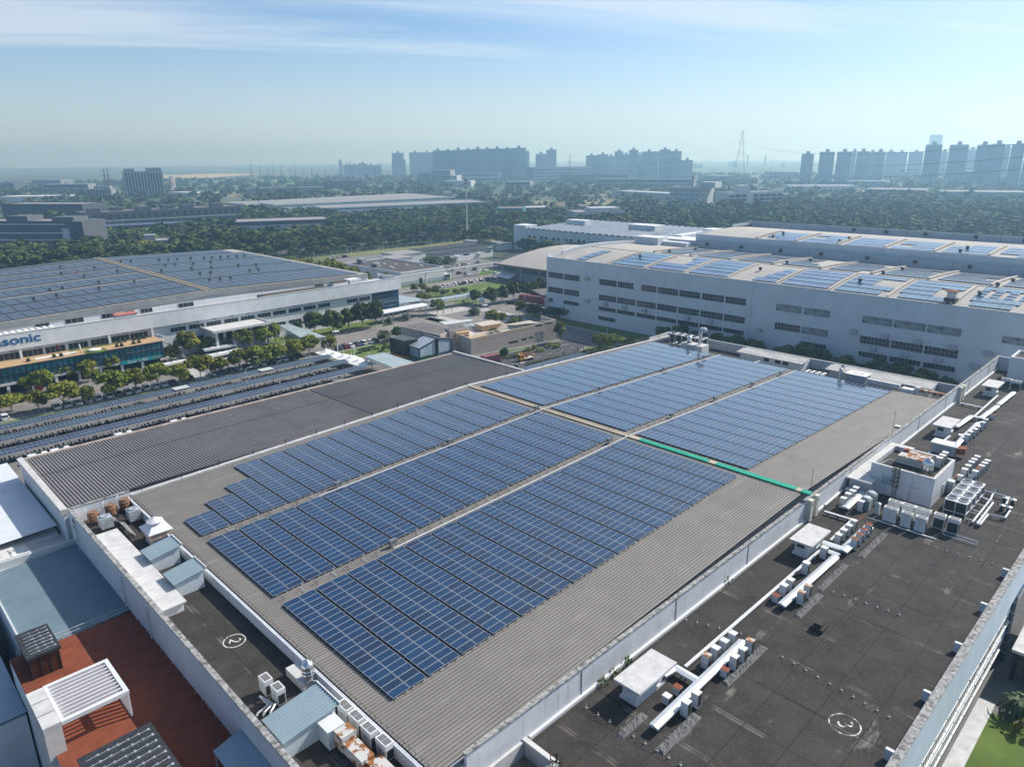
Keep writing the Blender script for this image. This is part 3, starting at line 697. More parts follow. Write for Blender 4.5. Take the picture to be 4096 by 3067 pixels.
for x0, x1 in ((-60, 106.5), (106.5, 176.5)):
    b.add([(x0, 268.6, prz(x0)), (x1, 268.6, prz(x1)), (x1, 269.6, prz(x1)), (x0, 269.6, prz(x0))], [(0, 1, 2, 3)])
b.build("eave_trim", mat("tan_trim", (.48, .42, .34), .7, .1, .4), pb)
MB().box(105.2, 268.6, 17.45, 105.8, 403, 17.95).box(107.2, 268.6, 17.45, 107.8, 403, 17.95).box(105.8, 268.6, 17.4, 107.2, 403, 17.55).build("ridge_joint", tan, pb)
pvfar = mat("far_solar_glass", (0.042, 0.058, 0.082), .33, .12, .15, spec=.4, objvar=.08)
lines("far_solar_glass", (.09, .11, .14), sx=1.99, sy=1.012, wid=.05, amount=.5)
SM = {}
def far_strip(L, w=4.0):
    key = (round(L, 1), w)
    if key not in SM:
        b = MB().box(0, 0, 0, w, L, .06); SM[key] = b.mesh("solar_strip", [pvfar])
    return SM[key]
lr = [(270.2, 282.4), (283.6, 297.2), (298.6, 313.6), (317.2, 335), (338.6, 354.8), (358, 372.6), (376, 392.8), (396, 401.8)]
for r, (ya, yb) in enumerate(lr):
    xmin = 30 + (ya - 270) * .25
    for k in range(22):
        X = 100.6 - 4.29 * k
        if X < xmin: break
        o = bpy.data.objects.new("solar_strip", far_strip(yb - ya)); COL.objects.link(o); o.location = (X, ya, prz(X) + .12); o.rotation_euler = (0, -math.atan(.026), 0)
        tag(o, f"grey solar strip on the sign building, {nth(k)} left of its ridge, {nth(r)} row", "solar panels", "solar strips on the sign building")
rr = [(270.4, 297.3), (298.9, 326.0), (327.6, 354.8), (356.4, 383.4), (385, 401)]
for r, (ya, yb) in enumerate(rr):
    for k in range(15):
        X = 109.0 + 4.29 * k
        if X + 4 > 176 - (ya - 270) * .03: break
        o = bpy.data.objects.new("solar_strip", far_strip(yb - ya)); COL.objects.link(o); o.location = (X, ya, prz(X) + .12); o.rotation_euler = (0, math.atan(.026), 0)
        tag(o, f"grey solar strip on the sign building, {nth(k)} right of its ridge, {nth(r)} row", "solar panels", "solar strips on the sign building")
# small roof ventilators
vm = MB().box(-.35, -.35, 0, .35, .35, .7).box(-.5, -.5, .7, .5, .5, .95).mesh("roof_vent", [mat("vent_dark", (.08, .085, .09), .6, .2, 2)])
for i, (X, Y) in enumerate(((109.3, 374.7), (113.5, 374.2), (125.7, 371.8), (129.6, 370.7), (133.5, 369.6), (139.4, 368.2), (145.3, 366.3), (149, 365.6), (152.9, 364.6), (156.6, 363.9), (160.6, 362.9), (164.4, 362.2), (120.7, 350.3), (124.9, 349.7), (132.8, 348.6), (140.7, 347.6), (112.6, 332.2), (125.3, 331.3), (132.9, 328.4), (145.6, 328.4), (152.5, 324.9), (121.4, 312.5), (125.9, 312.5), (141.5, 308.1), (145.8, 308.7), (116.8, 292.2), (121.1, 291.9), (125.4, 291.7), (85.3, 381.3), (80.6, 360.3), (95.1, 365), (98.7, 345.4), (85, 343.3), (66.5, 318.9), (71, 319.8), (84.4, 321.6), (65.1, 303.9), (57.7, 303.3), (80, 306.2), (94.3, 310.8))):
    o = bpy.data.objects.new("roof_vent", vm); COL.objects.link(o); o.location = (X, Y, prz(X) + .15)
    tag(o, "small dark ventilator standing between the grey solar strips of the sign building", "roof vent", "ventilators on the sign building roof")
# things on the terrace behind the fascia
tag(MB().box(124, 259.5, 12.5, 153, 266.5, 13.75).build("roof_planter", mat("brown_planter", (.075, .06, .05), .9, .2, .5), org=(138, 263, 12.5)), "long dark brown flat bed behind the white fascia", "roof bed")
t = thing("roof_kiosk", "white boxy roof kiosk near the glass corner", "roof kiosk", (165, 262, 12.5)); MB().box(162, 260, 12.5, 167.5, 265, 15.6).build("body", white, t)
b = MB()
for z in (13, 14, 15, 16, 17): b.box(167.7, 260, z, 167.75, 262, z + .05)
for y in (260, 262): b.box(167.7, y, 12.5, 167.77, y + .06, 17)
b.build("ladder", framew, t)
t = thing("water_tank", "long white roof tank with ribbed side behind the fascia", "tank", (155, 262, 12.5)); MB().box(154, 260, 12.5, 161, 264.5, 14.9).build("body", white, t)
MB().box(154.5, 260.5, 14.9, 160.5, 264, 15.3).build("pipework", mat("brown_planter", (0, 0, 0)), t)
t = thing("awning_box", "low shed with faded red roof on the terrace behind the fascia", "shed", (75, 263, 12.5)); MB().box(72, 261, 12.5, 78.5, 265, 14.3).build("body", mat("pale_blue_sheet", (.4, .46, .52), .7, .05, 1), t); MB().box(71.8, 260.8, 14.3, 78.7, 265.2, 14.55).build("roof", mat("faded_red", (.42, .14, .10), .8, .15, 1), t)
b = MB()
for i in range(9):
    for j in range(3): b.lathe((39 + i * 1.75, 260 + j * 2, 13.5), [(.01, 0), (.8, .02), (.85, .15), (.5, .38), (.05, .45)], 8)
o = b.build("dome_rooflights", paint, pb); o["kind"] = "stuff"
for i, (x, lab) in enumerate(((1190, "cream folded parasol standing on the tan roof terrace"), (545, "dark red folded parasol by the terrace windows, nearer the sign"), (860, "dark red folded parasol by the terrace windows, farther from the sign"))):
    p = at('Q1', x, (775, 800, 775)[i], 6.35)
    t = thing("folded_parasol", lab, "parasol", p, "folded parasols on the terrace"); MB().lathe(p, [(.05, .9), (.3, 1.1), (.22, 2.4), (.04, 2.9)], 8).build("canopy", (paint, mat("parasol_red", (.12, .015, .02), .8, .1, 2))[min(i, 1)], t); MB().lathe(p, [(.3, 0), (.3, .06), (.04, .1), (.04, 1.0)], 8).build("pole", dark, t)
p = at('Q1', 830, 825, 6.33); tag(MB().prism([(p.x - 6, p.y - .6), (p.x + 5.2, p.y - .6), (p.x + 5.8, p.y + 1.6), (p.x - 5.4, p.y + 1.6)], 6.33, 6.5).build("white_platform", paint, org=p), "low white slab on the tan roof terrace", "platform")
p = at('Q1', 1400, 745, 6.33); tag(MB().lathe(p, [(3.3, 0), (3.3, .08)], 24).build("turf_disc", lawn, org=p), "round patch of turf on the roof terrace", "turf")
tag(MB().lathe(p + Vector((0, 0, .1)), [(1.7, 0), (1.9, .35), (1.6, .5)], 16).build("round_bench", paint, org=p), "round white bench on the turf disc", "bench")
tag(MB().box(55.5, 255.8, 6.33, 70, 257.6, 6.4).build("turf_strip", lawn, org=(62, 255.6, 6.33)), "strip of turf along the terrace windows", "turf")
pm = MB().box(-.5, -.4, 0, .5, .4, .55).mesh("box", [mat("planter_dark", (.05, .045, .04), .9, .2, 2)]); pm2 = MB().lathe((0, 0, .5), [(.35, 0), (.5, .25), (.3, .55), (.05, .65)], 7).mesh("shrub", [mat("hedge_green", (0, 0, 0))])
for i, (x, y) in enumerate(((1725, 690), (1795, 680), (1970, 645), (2050, 630), (1760, 630), (1840, 615), (1980, 590), (2050, 580), (2120, 570), (800, 845), (905, 828), (420, 905))):
    p = at('Q1', x, y, 6.33); t = thing("terrace_planter", "dark box planter on the tan roof terrace, " + nth(i) + " of the dozen planters", "planter", p, "planters on the roof terrace", local=True)
    for n_, me in (("box", pm), ("shrub", pm2)):
        o = bpy.data.objects.new(n_, me); COL.objects.link(o); o.parent = t
t = thing("shop_board", "red upright sign board on a white post by the pavilion columns", "sign", (43.4, 247, GZ)); MB().box(42.6, 246.9, GZ, 44.6, 247.1, 1.25).build("board", mat("sign_red", (.35, .03, .02), .6, .08, 1), t); MB().box(42.2, 246.9, GZ, 42.55, 247.1, 1.0).build("post", white, t)
text("\u7eff\u5730\u6c47", .55, (43.6, 246.88, -.1), (R_(90), 0, 0), paint, "sign_lettering", t)
# ================================================================== scooter-park canopies
cpv = mat("canopy_solar_glass", (0.035, 0.05, 0.078), .2, .25, .12, spec=.7, objvar=.02); lines("canopy_solar_glass", (.34, .38, .42), sx=1.02, sy=None, wid=.05, amount=.7)
ppost = mat("canopy_post", (.30, .32, .33), .5, .1, 1)
for i, (yf, x0, x1, lab) in enumerate(((188.6, 8, 121, "solar canopy over the scooters nearest the ribbed shed"), (199.0, 8, 121.5, "middle one of the three solar canopies over the scooter park"), (208.2, 8, 121, "solar canopy over the scooters nearest the parked cars"))):
    t = thing("solar_canopy", lab, "canopy", ((x0 + x1) / 2, yf + 1.5, GZ), "solar canopies over the scooter park")
    b = MB(); yb = yf + 3.1
    b.add([(x0, yf, .42), (x1, yf, .42), (x1, yb, .85), (x0, yb, .85), (x0, yf, .35), (x1, yf, .35), (x1, yb, .78), (x0, yb, .78)],
          [(0, 1, 2, 3), (7, 6, 5, 4), (4, 5, 1, 0), (5, 6, 2, 1), (6, 7, 3, 2), (7, 4, 0, 3)])
    b.build("panel_roof", cpv, t)
    b = MB().bar((x0, yf + 1.5, .64), (x1, yf + 1.5, .64), .10, .05).bar((x0, yf + .03, .44), (x1, yf + .03, .44), .09, .05).bar((x0, yb, .86), (x1, yb, .86), .09, .05); b.build("seam", pvf, t)
    for X in np.arange(x0 + 2, x1, 6.1):
        pp = MB().box(X, yf + 1.3, GZ, X + .16, yf + 1.5, .55); pp.bar((X + .08, yf + .2, .36), (X + .08, yb - .2, .76), .12); pp.build("post", ppost, t)
    if i == 2:
        for X in (69.3, 95.6): MB().prism(rect(X, yf, X + 4.2, yb), .8, .9).build("blank_panel", mat("blank_sheet", (.45, .48, .48), .6, .05, 1), t)
# tensile sails and glass covered walkway
sail = mat("white_membrane", (.74, .74, .72), .6, .04, 1)
for i, (k, x, y) in enumerate((('M2', 560, 560), ('M2', 620, 580), ('M2', 690, 595), ('M2', 745, 605), ('M2', 800, 630), ('M2', 850, 645))):
    p = at(k, x, y, .8); t = thing("sail_canopy", "white tensile sail peak at the end of the solar canopies, " + nth(i) + " of six", "sail", (p.x, p.y, GZ), "white sails by the scooter park")
    b = MB(); n = 14
    vs_ = []
    for j in range(n + 1):
        for q_ in range(7):
            u, v = j / n * 2 - 1, q_ / 6 * 2 - 1
            hh = 1.5 * max(0, 1 - math.hypot(u, v)) ** 1.6
            vs_.append((p.x + u * 2.9, p.y + v * 2.6, .3 + hh + .15 * abs(v)))
    b.add(vs_, [(j * 7 + q_, (j + 1) * 7 + q_, (j + 1) * 7 + q_ + 1, j * 7 + q_ + 1) for j in range(n) for q_ in range(6)]); b.build("membrane", sail, t, smooth=True)
    b = MB().tube([(p.x, p.y, GZ), (p.x, p.y, 3.0)], .08, 6); b.build("mast", white, t)
    if i % 2: MB().tube([(p.x + 2.8, p.y + 2.4, GZ), (p.x + 3.0, p.y + 2.4, 3.4)], .14, 6).build("side_mast", white, t)
gsheet = mat("glazed_roof", (.30, .37, .37), .25, .1, .3, spec=.5); lines("glazed_roof", (.45, .48, .48), sx=1.6, sy=1.6, wid=.12, amount=.7)
def glass_walk(name, lab, poly, z, posts, truss=True):
    cx, cy = sum(p[0] for p in poly) / len(poly), sum(p[1] for p in poly) / len(poly)
    t = thing(name, lab, "walkway roof", (cx, cy, GZ)); MB().prism(poly, z, z + .12).build("roof", gsheet, t)
    if truss:
        b = MB(); n = len(poly)
        for i in range(n):
            p, q = Vector((*poly[i], 0)), Vector((*poly[(i + 1) % n], 0)); L = (q - p).length; m_ = max(2, int(L / 1.5))
            for zz in (z - .06, z - .95): b.bar(p + Vector((0, 0, zz)), q + Vector((0, 0, zz)), .12)
            for j in range(m_):
                a, c = p.lerp(q, j / m_), p.lerp(q, (j + 1) / m_)
                b.bar(a + Vector((0, 0, (z - .95) if j % 2 else (z - .06))), c + Vector((0, 0, (z - .06) if j % 2 else (z - .95))), .08)
        b.build("truss", white, t)
    for (x, y) in posts: MB().tube([(x, y, GZ), (x, y, z)], .16, 8).build("post", white, t)
    return t
def P2(k, x, y, z): v = at(k, x, y, z); return (v.x, v.y)
glass_walk("glazed_walkway", "glass roofed walkway on a white truss between facade trees and sails", [P2('M2', 215, 370, 4.2), P2('M2', 290, 362, 4.2), P2('M2', 560, 455, 4.2), P2('M2', 395, 475, 4.2)], 4.2, [P2('M2', 245, 480, GZ), P2('M2', 365, 540, GZ)])
glass_walk("glazed_walkway", "glass roofed walkway behind the ribbed shed by the pavilion", [P2('M2', 845, 600, 2.6), P2('M2', 985, 572, 2.6), P2('M2', 1215, 645, 2.6), P2('M2', 1070, 690, 2.6)], 2.6, [P2('M2', 900, 700, GZ)])
glass_walk("glazed_walkway", "long glass roofed walkway leading to the entrance past the lawn", [(195.6, 257), (199.6, 252.6), (222.3, 245.4), (226, 256.0)][:2] + [(228, 250.2), (228, 255.0)], 2.5, [(208, 255), (221.7, 251.0), (221.8, 254.4), (214, 254)])
glass_walk("glazed_walkway", "pale glass roof beside the blue curtain wall", [(197.5, 276.7), (198.8, 261.2), (195.9, 256.9), (184, 259.3), (182, 275)], 2.5, [(197, 258), (188, 260)])
t = thing("entrance_canopy", "white rounded canopy on posts before the blue glass corner", "canopy", (182, 249, GZ))
b = MB().box(168, 246.6, 2.2, 193, 251.8, 2.6); b.tube([(168, 246.6, 2.4), (193, 246.6, 2.4), (194, 249.2, 2.4), (193, 251.8, 2.4), (168, 251.8, 2.4)], .32, 8); b.build("roof", white, t)
for x, y in ((168.5, 247.5), (172, 248.1), (181.6, 247.6), (190.8, 246.9), (190.8, 251), (181.6, 251.2), (176, 250.5)): MB().tube([(x, y, GZ), (x, y, 2.2)], .3, 10).build("post", white, t)
Z.update({'H': (2150, 1000, 5.52), 'K': (3700, 1150, 4.732)})
# ================================================================== tall white building on the right
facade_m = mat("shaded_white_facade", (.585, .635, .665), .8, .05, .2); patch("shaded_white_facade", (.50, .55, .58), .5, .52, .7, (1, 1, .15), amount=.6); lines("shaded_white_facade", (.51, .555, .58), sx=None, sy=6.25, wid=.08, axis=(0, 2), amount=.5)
tw = thing("tall_white_building", "tall white factory with rows of grid windows and arched roof with solar panels", "factory", (260, 110, GZ))
def arch(X, x0, xa, x1, z0, za, z1):
    if X <= xa: t = (X - x0) / (xa - x0); return z0 + (za - z0) * math.sin(t * math.pi / 2)
    t = (X - xa) / (x1 - xa); return za + (z1 - za) * (1 - math.cos(t * math.pi / 2))
A1 = lambda X: arch(X, 228, 255, 295, 22.7, 25.2, 23.5)
A2 = lambda X: arch(X, 297.5, 325, 348, 29.0, 30.3, 29.0)
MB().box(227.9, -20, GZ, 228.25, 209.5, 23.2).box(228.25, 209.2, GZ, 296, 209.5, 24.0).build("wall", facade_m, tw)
MB().box(228.25, -20, GZ, 295, 209.2, 22.3).build("core", white, tw)
MB().box(227.82, -20, 23.2, 228.4, 209.55, 23.32).build("coping", concw, tw)
def arch_roof(name, A, xs, y0, y1, M, parent):
    b = MB(); step = 1.1; ys = [y0, y1]
    n = int((y1 - y0) / step)
    prof = []
    for i in range(n):
        s = y0 + i * step; prof += [(s, 0), (s + .75, 0), (s + .85, .09), (s + 1.0, .09)]
    for j in range(len(xs) - 1):
        o = len(b.v)
        for X in (xs[j], xs[j + 1]): b.v += [(X, p, A(X) + h) for p, h in prof]
        m_ = len(prof)
        for i in range(m_ - 1): b.f.append((o + i, o + m_ + i, o + m_ + i + 1, o + i + 1)); b.m.append(0)
    return b.build(name, M, parent)
roof_tan = mat("pale_ribbed_roof", (.30, .285, .265), .65, .07, .2); lines("pale_ribbed_roof", (.28, .26, .235), sx=3.0, sy=None, wid=.1, amount=.5)
arch_roof("roof", A1, np.linspace(228.3, 295, 14), -20, 207.4, roof_tan, tw)
b = MB()
xs = np.linspace(236, 295.3, 10)
for i in range(len(xs) - 1):
    b.add([(xs[i], 207.5, A1(xs[i]) - .5), (xs[i + 1], 207.5, A1(xs[i + 1]) - .5), (xs[i + 1], 208.3, A1(xs[i + 1]) - .5), (xs[i], 208.3, A1(xs[i]) - .5), (xs[i], 207.5, A1(xs[i]) + 1.3), (xs[i + 1], 207.5, A1(xs[i + 1]) + 1.3), (xs[i + 1], 208.3, A1(xs[i + 1]) + 1.3), (xs[i], 208.3, A1(xs[i]) + 1.3)], [(0, 1, 5, 4), (2, 3, 7, 6), (4, 5, 6, 7), (1, 2, 6, 5), (3, 0, 4, 7)])
b.build("gable_parapet", white, tw)
MB().box(228.4, 199.8, 22.4, 236, 200.1, 23.9).box(228.4, 199.8, 22.4, 236, 207.5, 22.6).build("corner_well", white, tw)
MB().bar((254.9, -20, 25.3), (254.9, 207, 25.3), .35, .12).build("ridge_strip", dark, tw)
MB().box(295.05, -20, 23.0, 295.4, 204, 26.6).build("rear_screen", mat("grey_panel", (.40, .44, .48), .7, .06, .3), tw); lines("grey_panel", (.25, .28, .31), sx=None, sy=17.5, wid=.5, axis=(0, 1), amount=.7, oy=2)
t2 = thing("stepped_white_building", "taller white block behind the arched roof, with its own arched solar roof", "factory", (322, 90, GZ))
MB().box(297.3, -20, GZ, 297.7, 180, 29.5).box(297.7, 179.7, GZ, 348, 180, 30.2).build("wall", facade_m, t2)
MB().box(297.7, -20, GZ, 347, 179.7, 28.6).build("core", white, t2)
arch_roof("roof", A2, np.linspace(297.75, 347.9, 10), -20, 179.6, roof_tan, t2)
MB().box(348.0, -20, 28.5, 348.4, 180, 32.0).box(330, 179.7, 28.5, 348, 180.1, 31.5).build("rear_screen", mat("grey_panel", (0, 0, 0)), t2)
MB().box(290, 180.1, 22.5, 310, 207, 25.8).box(286, 193, 24, 294, 206, 27.6).build("link_block", white, t2)
# raised roof bars, blocks of panels
barm = mat("roof_bar", (.40, .36, .31), .7, .1, .5)
YB = [178, 160.5, 143, 125.5, 107.7, 90.2, 72.7, 55.2, 37.5, 20]
def roof_bar(A, x0, x1, y, parent):
    b = MB(); xs_ = np.linspace(x0, x1, 6)
    for i in range(5): b.bar((xs_[i], y, A(xs_[i]) + .35), (xs_[i + 1], y, A(xs_[i + 1]) + .35), .9, .6)
    b.bar((x0, y + .55, A(x0) + .1), (x1, y + .55, A(x1) + .1), .25, .2)
    return b.build("roof_bar", barm, parent)
for y in YB:
    roof_bar(A1, 229.5, 251.5, y, tw); roof_bar(A1, 257.5, 293, y - 2.6, tw)
    if y < 170: roof_bar(A2, 300, 324, y - 9, t2)
pvr = mat("bright_solar_glass", (.09, .15, .25), .2, .2, .1, spec=1.0, objvar=.04); lines("bright_solar_glass", (.45, .48, .50), sx=None, sy=2.0, wid=.10, axis=(0, 1), amount=.8)
blocks = [(178, ((0, 1, 12.5, 17), (1, 1, 12.5, 17), (2, 1, 12.5, 17), (3, 1, 12.5, 17)), "narrow block left of the first roof bar"),
          (160.5, tuple((r, 1, 1.2, 16) for r in range(5)), "full block between the first and second roof bars"),
          (143, ((0, 1, 1.2, 16), (1, 1, 1.2, 16), (2, 1, 1.2, 6), (3, 1, 1.2, 6), (4, 1, 1.2, 9)), "block with bare upper corner between second and third roof bars"),
          (125.5, tuple((r, 1, 1.2, 16) for r in range(5)), "full block between the third and fourth roof bars"),
          (107.7, ((0, 1, 1.2, 9), (1, 1, 1.2, 7), (2, 1, 1.2, 6), (3, 1, 1.2, 5)), "slanting narrow block left of the fifth roof bar"),
          (90.2, tuple((r, 1, 1.2, 16) for r in range(5)), "full block between the fifth and sixth roof bars"),
          (72.7, ((0, 1, 3, 16), (1, 1, 1.2, 16), (2, 1, 8, 16), (3, 1, 8, 16), (4, 1, 1.2, 16)), "block with a bare patch between sixth and seventh roof bars"),
          (55.2, ((0, 1, 1.2, 15), (1, 1, 7, 16), (2, 1, 7, 16), (3, 1, 1.2, 16), (4, 1, 1.2, 16)), "block around the white flue between seventh and eighth bars"),
          (37.5, ((0, 1, 4, 14), (1, 1, 3, 15), (4, 1, 1.2, 15)), "block with a field of single spaced panels at right")]
def row_mesh(A, xa, xb, ya, yb, name, parent, M):
    za, zb = A(xa) + .33, A(xb) + .33
    MB().add([(xa, ya, za), (xb, ya, zb), (xb, yb, zb), (xa, yb, za), (xa, ya, za - .08), (xb, ya, zb - .08), (xb, yb, zb - .08), (xa, yb, za - .08)],
             [(0, 1, 2, 3), (7, 6, 5, 4), (4, 5, 1, 0), (5, 6, 2, 1), (6, 7, 3, 2), (7, 4, 0, 3)]).build(name, M, parent)
for y, rows, lab in blocks:
    t = thing("solar_block", "pale blue solar " + lab + ", front slope", "solar panels", (240, y + 8, A1(240)), "solar blocks on the arched roofs")
    for r, _, ya, yb in rows:
        row_mesh(A1, 230.6 + r * 4.6, 230.6 + r * 4.6 + 3.9, y + ya, y + yb, "panel_row", t, pvr)
    if y == 37.5:
        for i in range(3):
            for j in range(4): row_mesh(A1, 240 + i * 3.2, 240 + i * 3.2 + 2.0, y + 2 + j * 3.6, y + 4.2 + j * 3.6, "single_panel", t, pvr)
pvg = mat("grey_solar_glass", (.07, .095, .13), .3, .2, .1, spec=.5, objvar=.05); lines("grey_solar_glass", (.36, .38, .40), sx=None, sy=2.0, wid=.10, axis=(0, 1), amount=.6)
for i, y in enumerate([160.5, 143, 125.5, 107.7, 90.2, 72.7, 55.2, 37.5]):
    t = thing("solar_block", f"grey solar block on the arched roof's rear slope, {nth(i)} from its left end", "solar panels", (270, y + 8, A1(270)), "solar blocks on the arched roofs")
    for r in range(5):
        w0, w1 = (1, 15) if (i + r) % 4 else (5, 15)
        if i == 3 and r > 1: w0, w1 = 9, 15
        row_mesh(A1, 258.5 + r * 5.6, 258.5 + r * 5.6 + 4.9, y - 2.6 + w0, y - 2.6 + w1, "panel_row", t, pvg)
for i, y in enumerate([143, 125.5, 107.7, 90.2, 72.7, 55.2, 37.5]):
    t = thing("solar_block", f"pale solar block on the roof of the stepped block, {nth(i)} from its left end", "solar panels", (310, y, A2(310)), "solar blocks on the arched roofs")
    for r in range(4):
        w0, w1 = (1, 15) if (i * 3 + r) % 5 else (1, 9)
        row_mesh(A2, 299.5 + r * 5.2, 299.5 + r * 5.2 + 4.5, y - 9 + w0, y - 9 + w1, "panel_row", t, pvr)
vm2 = MB().lathe((0, 0, 0), [(.5, 0), (.5, .7), (.75, .8), (.75, 1.1), (.3, 1.3)], 8).mesh("roof_vent", [mat("vent_dark", (0, 0, 0))])
for i, (k, x, y, A) in enumerate((('U3', 1403, 1055, A1), ('U3', 1618, 1038, A1), ('U3', 1160, 1098, A1), ('U3', 2155, 1205, A1), ('U4', 815, 1300, A1), ('U4', 210, 1150, A1), ('U4', 405, 1130, A1), ('U4', 1005, 1235, A1), ('U4', 1165, 1205, A1), ('U4', 1955, 1335, A1), ('U4', 2080, 1300, A1), ('U4', 1805, 1408, A1), ('U4', 95, 932, A2), ('U4', 180, 907, A2), ('U4', 645, 972, A2), ('U4', 725, 950, A2), ('U4', 1645, 1055, A2), ('U4', 1705, 1028, A2))):
    z = 24 if A is A1 else 29.3
    for _ in range(4): p = at(k, x, y, z); z = A(min(max(p.x, 229 if A is A1 else 298), 294 if A is A1 else 347)) + .1
    o = bpy.data.objects.new("roof_vent", vm2); COL.objects.link(o); o.location = p
    tag(o, f"dark round ventilator on the arched roof of the {'tall white' if A is A1 else 'stepped'} building, {nth(i if i < 12 else i - 12)} listed from left", "roof vent", "round ventilators on the arched roofs")
p = at('U4', 1570, 1445, A1(240)); t = thing("roof_flue", "fat white roof flue with rusty cap on the arched roof", "flue", p)
MB().lathe(p, [(1.2, -.3), (1.2, 2.2)], 14).build("body", white, t); MB().lathe(p, [(.2, 2.2), (1.9, 2.3), (1.9, 2.5), (.3, 2.9)], 14).build("cap", rust, t); MB().box(p.x - 1.5, p.y - 1.5, p.z - .5, p.x + 1.5, p.y + 1.5, p.z + .5).build("base", dark, t)
for y in (172, 155, 137, 120, 102, 85, 67, 50): MB().box(294.3, y, 25.0, 295.04, y + 1.2, 26.2).build("screen_louvre", dark, tw)
for y in (128, 114, 98, 79, 62): MB().box(347.3, y, 30.2, 347.99, y + 1.2, 31.4).build("screen_louvre", dark, t2)
# windows: (y_high, y_low edge pairs), sill z, height
def wrow(segs, z, h, npm=1.05, rows=2, gl=glass):
    for ya, yb in segs:
        w = ya - yb; ms = window_mesh(w, h, max(2, int(w / npm)), .055, gl, rows)
        put_window(ms, tw, (227.87, yb + w, z), R_(-90))
paleg = mat("pale_blinds_glass", (.20, .24, .26), .4, .25, .6, spec=.5); patch("pale_blinds_glass", (.03, .05, .06), .35, .55, .58)
S1 = [(208.4, 200), (199.4, 191), (180.6, 171.9), (171.3, 163.8), (160.1, 153.2), (152.6, 143.8), (143.2, 134.5), (133.8, 125.1), (124.5, 116.8)]
wrow(S1, 14.7, 2.3)
wrow([(208.3, 200), (199.3, 191), (180.6, 171.9), (171.3, 162.6), (161.9, 153.2), (152.5, 143.9), (143.2, 134.5), (133.9, 125), (124.5, 116.6)], 8.4, 2.3)
wrow([(199.4, 191), (180.6, 172), (171.3, 162.7), (161.8, 153.2), (152.5, 143.9), (143.2, 134.5), (133.9, 125), (124.5, 116.6)], 4.3, 1.55, 1.05, 1)
wrow([(208.3, 205.6)], 4.2, 1.6)
wrow([(105.9, 97.2), (96.5, 88.1), (78.2, 69.6), (69.2, 60.5), (60.1, 51.4)], 14.7, 2.3, gl=paleg); wrow([(41.6, 33), (32, 24)], 14.7, 2.0, gl=paleg)
wrow([(105.8, 97.1), (78.1, 69.5), (69.1, 60.4), (60, 51.3)], 8.4, 2.3); wrow([(96.6, 88)], 8.4, 2.3, gl=paleg)
wrow([(96.4, 88), (78, 69.6), (69, 60.4), (59.7, 51.3)], 4.3, 1.55, 1.05, 1)
wrow([(180.6, 172), (124, 116), (78, 69.6)], .4, 1.5, 1.05, 1)
hood = MB(); hood.add([(0, 0, 0), (0, 1.9, 0), (0, 1.9, 1.5), (0, 0, 1.5), (-1.3, 0, .1), (-1.3, 1.9, .1), (-1.3, 1.9, .5), (-1.3, 0, .5), (-.5, 0, 1.5), (-.5, 1.9, 1.5)],
                      [(0, 4, 7, 8, 3), (1, 2, 9, 6, 5), (4, 5, 6, 7), (7, 6, 9, 8), (8, 9, 2, 3), (0, 1, 5, 4)])
hoodm = hood.mesh("exhaust_hood", [mat("hood_metal", (.42, .42, .41), .45, .15, 1.5, metal=.4)])
for y, z in ((186.7, 15.7), (186.2, 6.5), (176.9, 6.4), (167.6, 6.4), (158.1, 6.4), (139.2, 6.5), (129.7, 6.6), (80.2, 10.8), (71.1, 10.9), (61.9, 10.8), (52.9, 10.7), (74, 6.5), (64.7, 6.4), (55.7, 6.4), (43.8, 10.6), (46.4, 6.4), (111.1, 6.5)):
    o = bpy.data.objects.new("exhaust_hood", hoodm); COL.objects.link(o); o.parent = tw; o.location = Vector((227.88, y - .95, z)) - ORG[tw]
MB().box(226.2, 200.8, 2.5, 227.88, 206, 2.75).build("door_canopy", white, tw); MB().box(226.2, 96.5, 2.7, 227.88, 104, 2.95).build("door_canopy", white, tw)
MB().box(227.8, 201.5, GZ, 227.89, 205.5, 2.2).build("door", mat("vent_grey", (0, 0, 0)), tw)
MB().box(227.8, 205.6, 0.2, 227.89, 208.3, 2.2).build("door", glass, tw)
MB().box(227.6, 114.8, GZ, 227.9, 115.2, 23).build("downpipe", white, tw)
# ================================================================== low white building with grey wavy solar roof
wb = thing("wavy_roof_building", "low white factory with two rows of square windows and rippled grey solar roof", "factory", (410, 320, GZ))
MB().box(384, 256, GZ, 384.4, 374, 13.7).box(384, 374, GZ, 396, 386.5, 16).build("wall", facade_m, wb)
MB().box(384.4, 230, GZ, 452, 374, 13.2).build("core", white, wb)
b = MB()
for i in range(28):
    y0 = 374 - i * 5.1
    b.add([(384.5, y0, 13.9), (452, y0, 15.6), (452, y0 - 5.1, 15.6), (384.5, y0 - 5.1, 13.9), (384.5, y0 - 2.5, 14.7), (452, y0 - 2.5, 16.4)], [(0, 4, 5, 1), (4, 3, 2, 5)])
b.build("roof", mat("rippled_solar_roof", (.17, .20, .24), .35, .2, .12, spec=.5), wb); patch("rippled_solar_roof", (.06, .055, .05), .035, .64, .66, (1, 2.2, 1)); lines("rippled_solar_roof", (.32, .34, .36), sx=2.0, sy=2.55, wid=.25, amount=.5)
for i in range(10):
    y = 373.5 - i * 11.7; MB().box(383.7, y - .4, GZ, 384, y, 13.4).build("pier", white, wb)
wS = window_mesh(2.6, 2.0, 2, .12)
for i in range(10):
    for d in (2.2, 6.6):
        y = 373.3 - i * 11.7 - d
        for z in (7.3, .2): put_window(wS, wb, (383.95, y, z), R_(-90))
for (x0, x1, y0, y1, z1) in ((420, 428, 348, 366, 18.5), (418, 430, 285, 307, 18.5), (424, 436, 238, 252, 18.2)): MB().box(x0, y0, 14.5, x1, y1, z1).build("roof_house", white, wb)
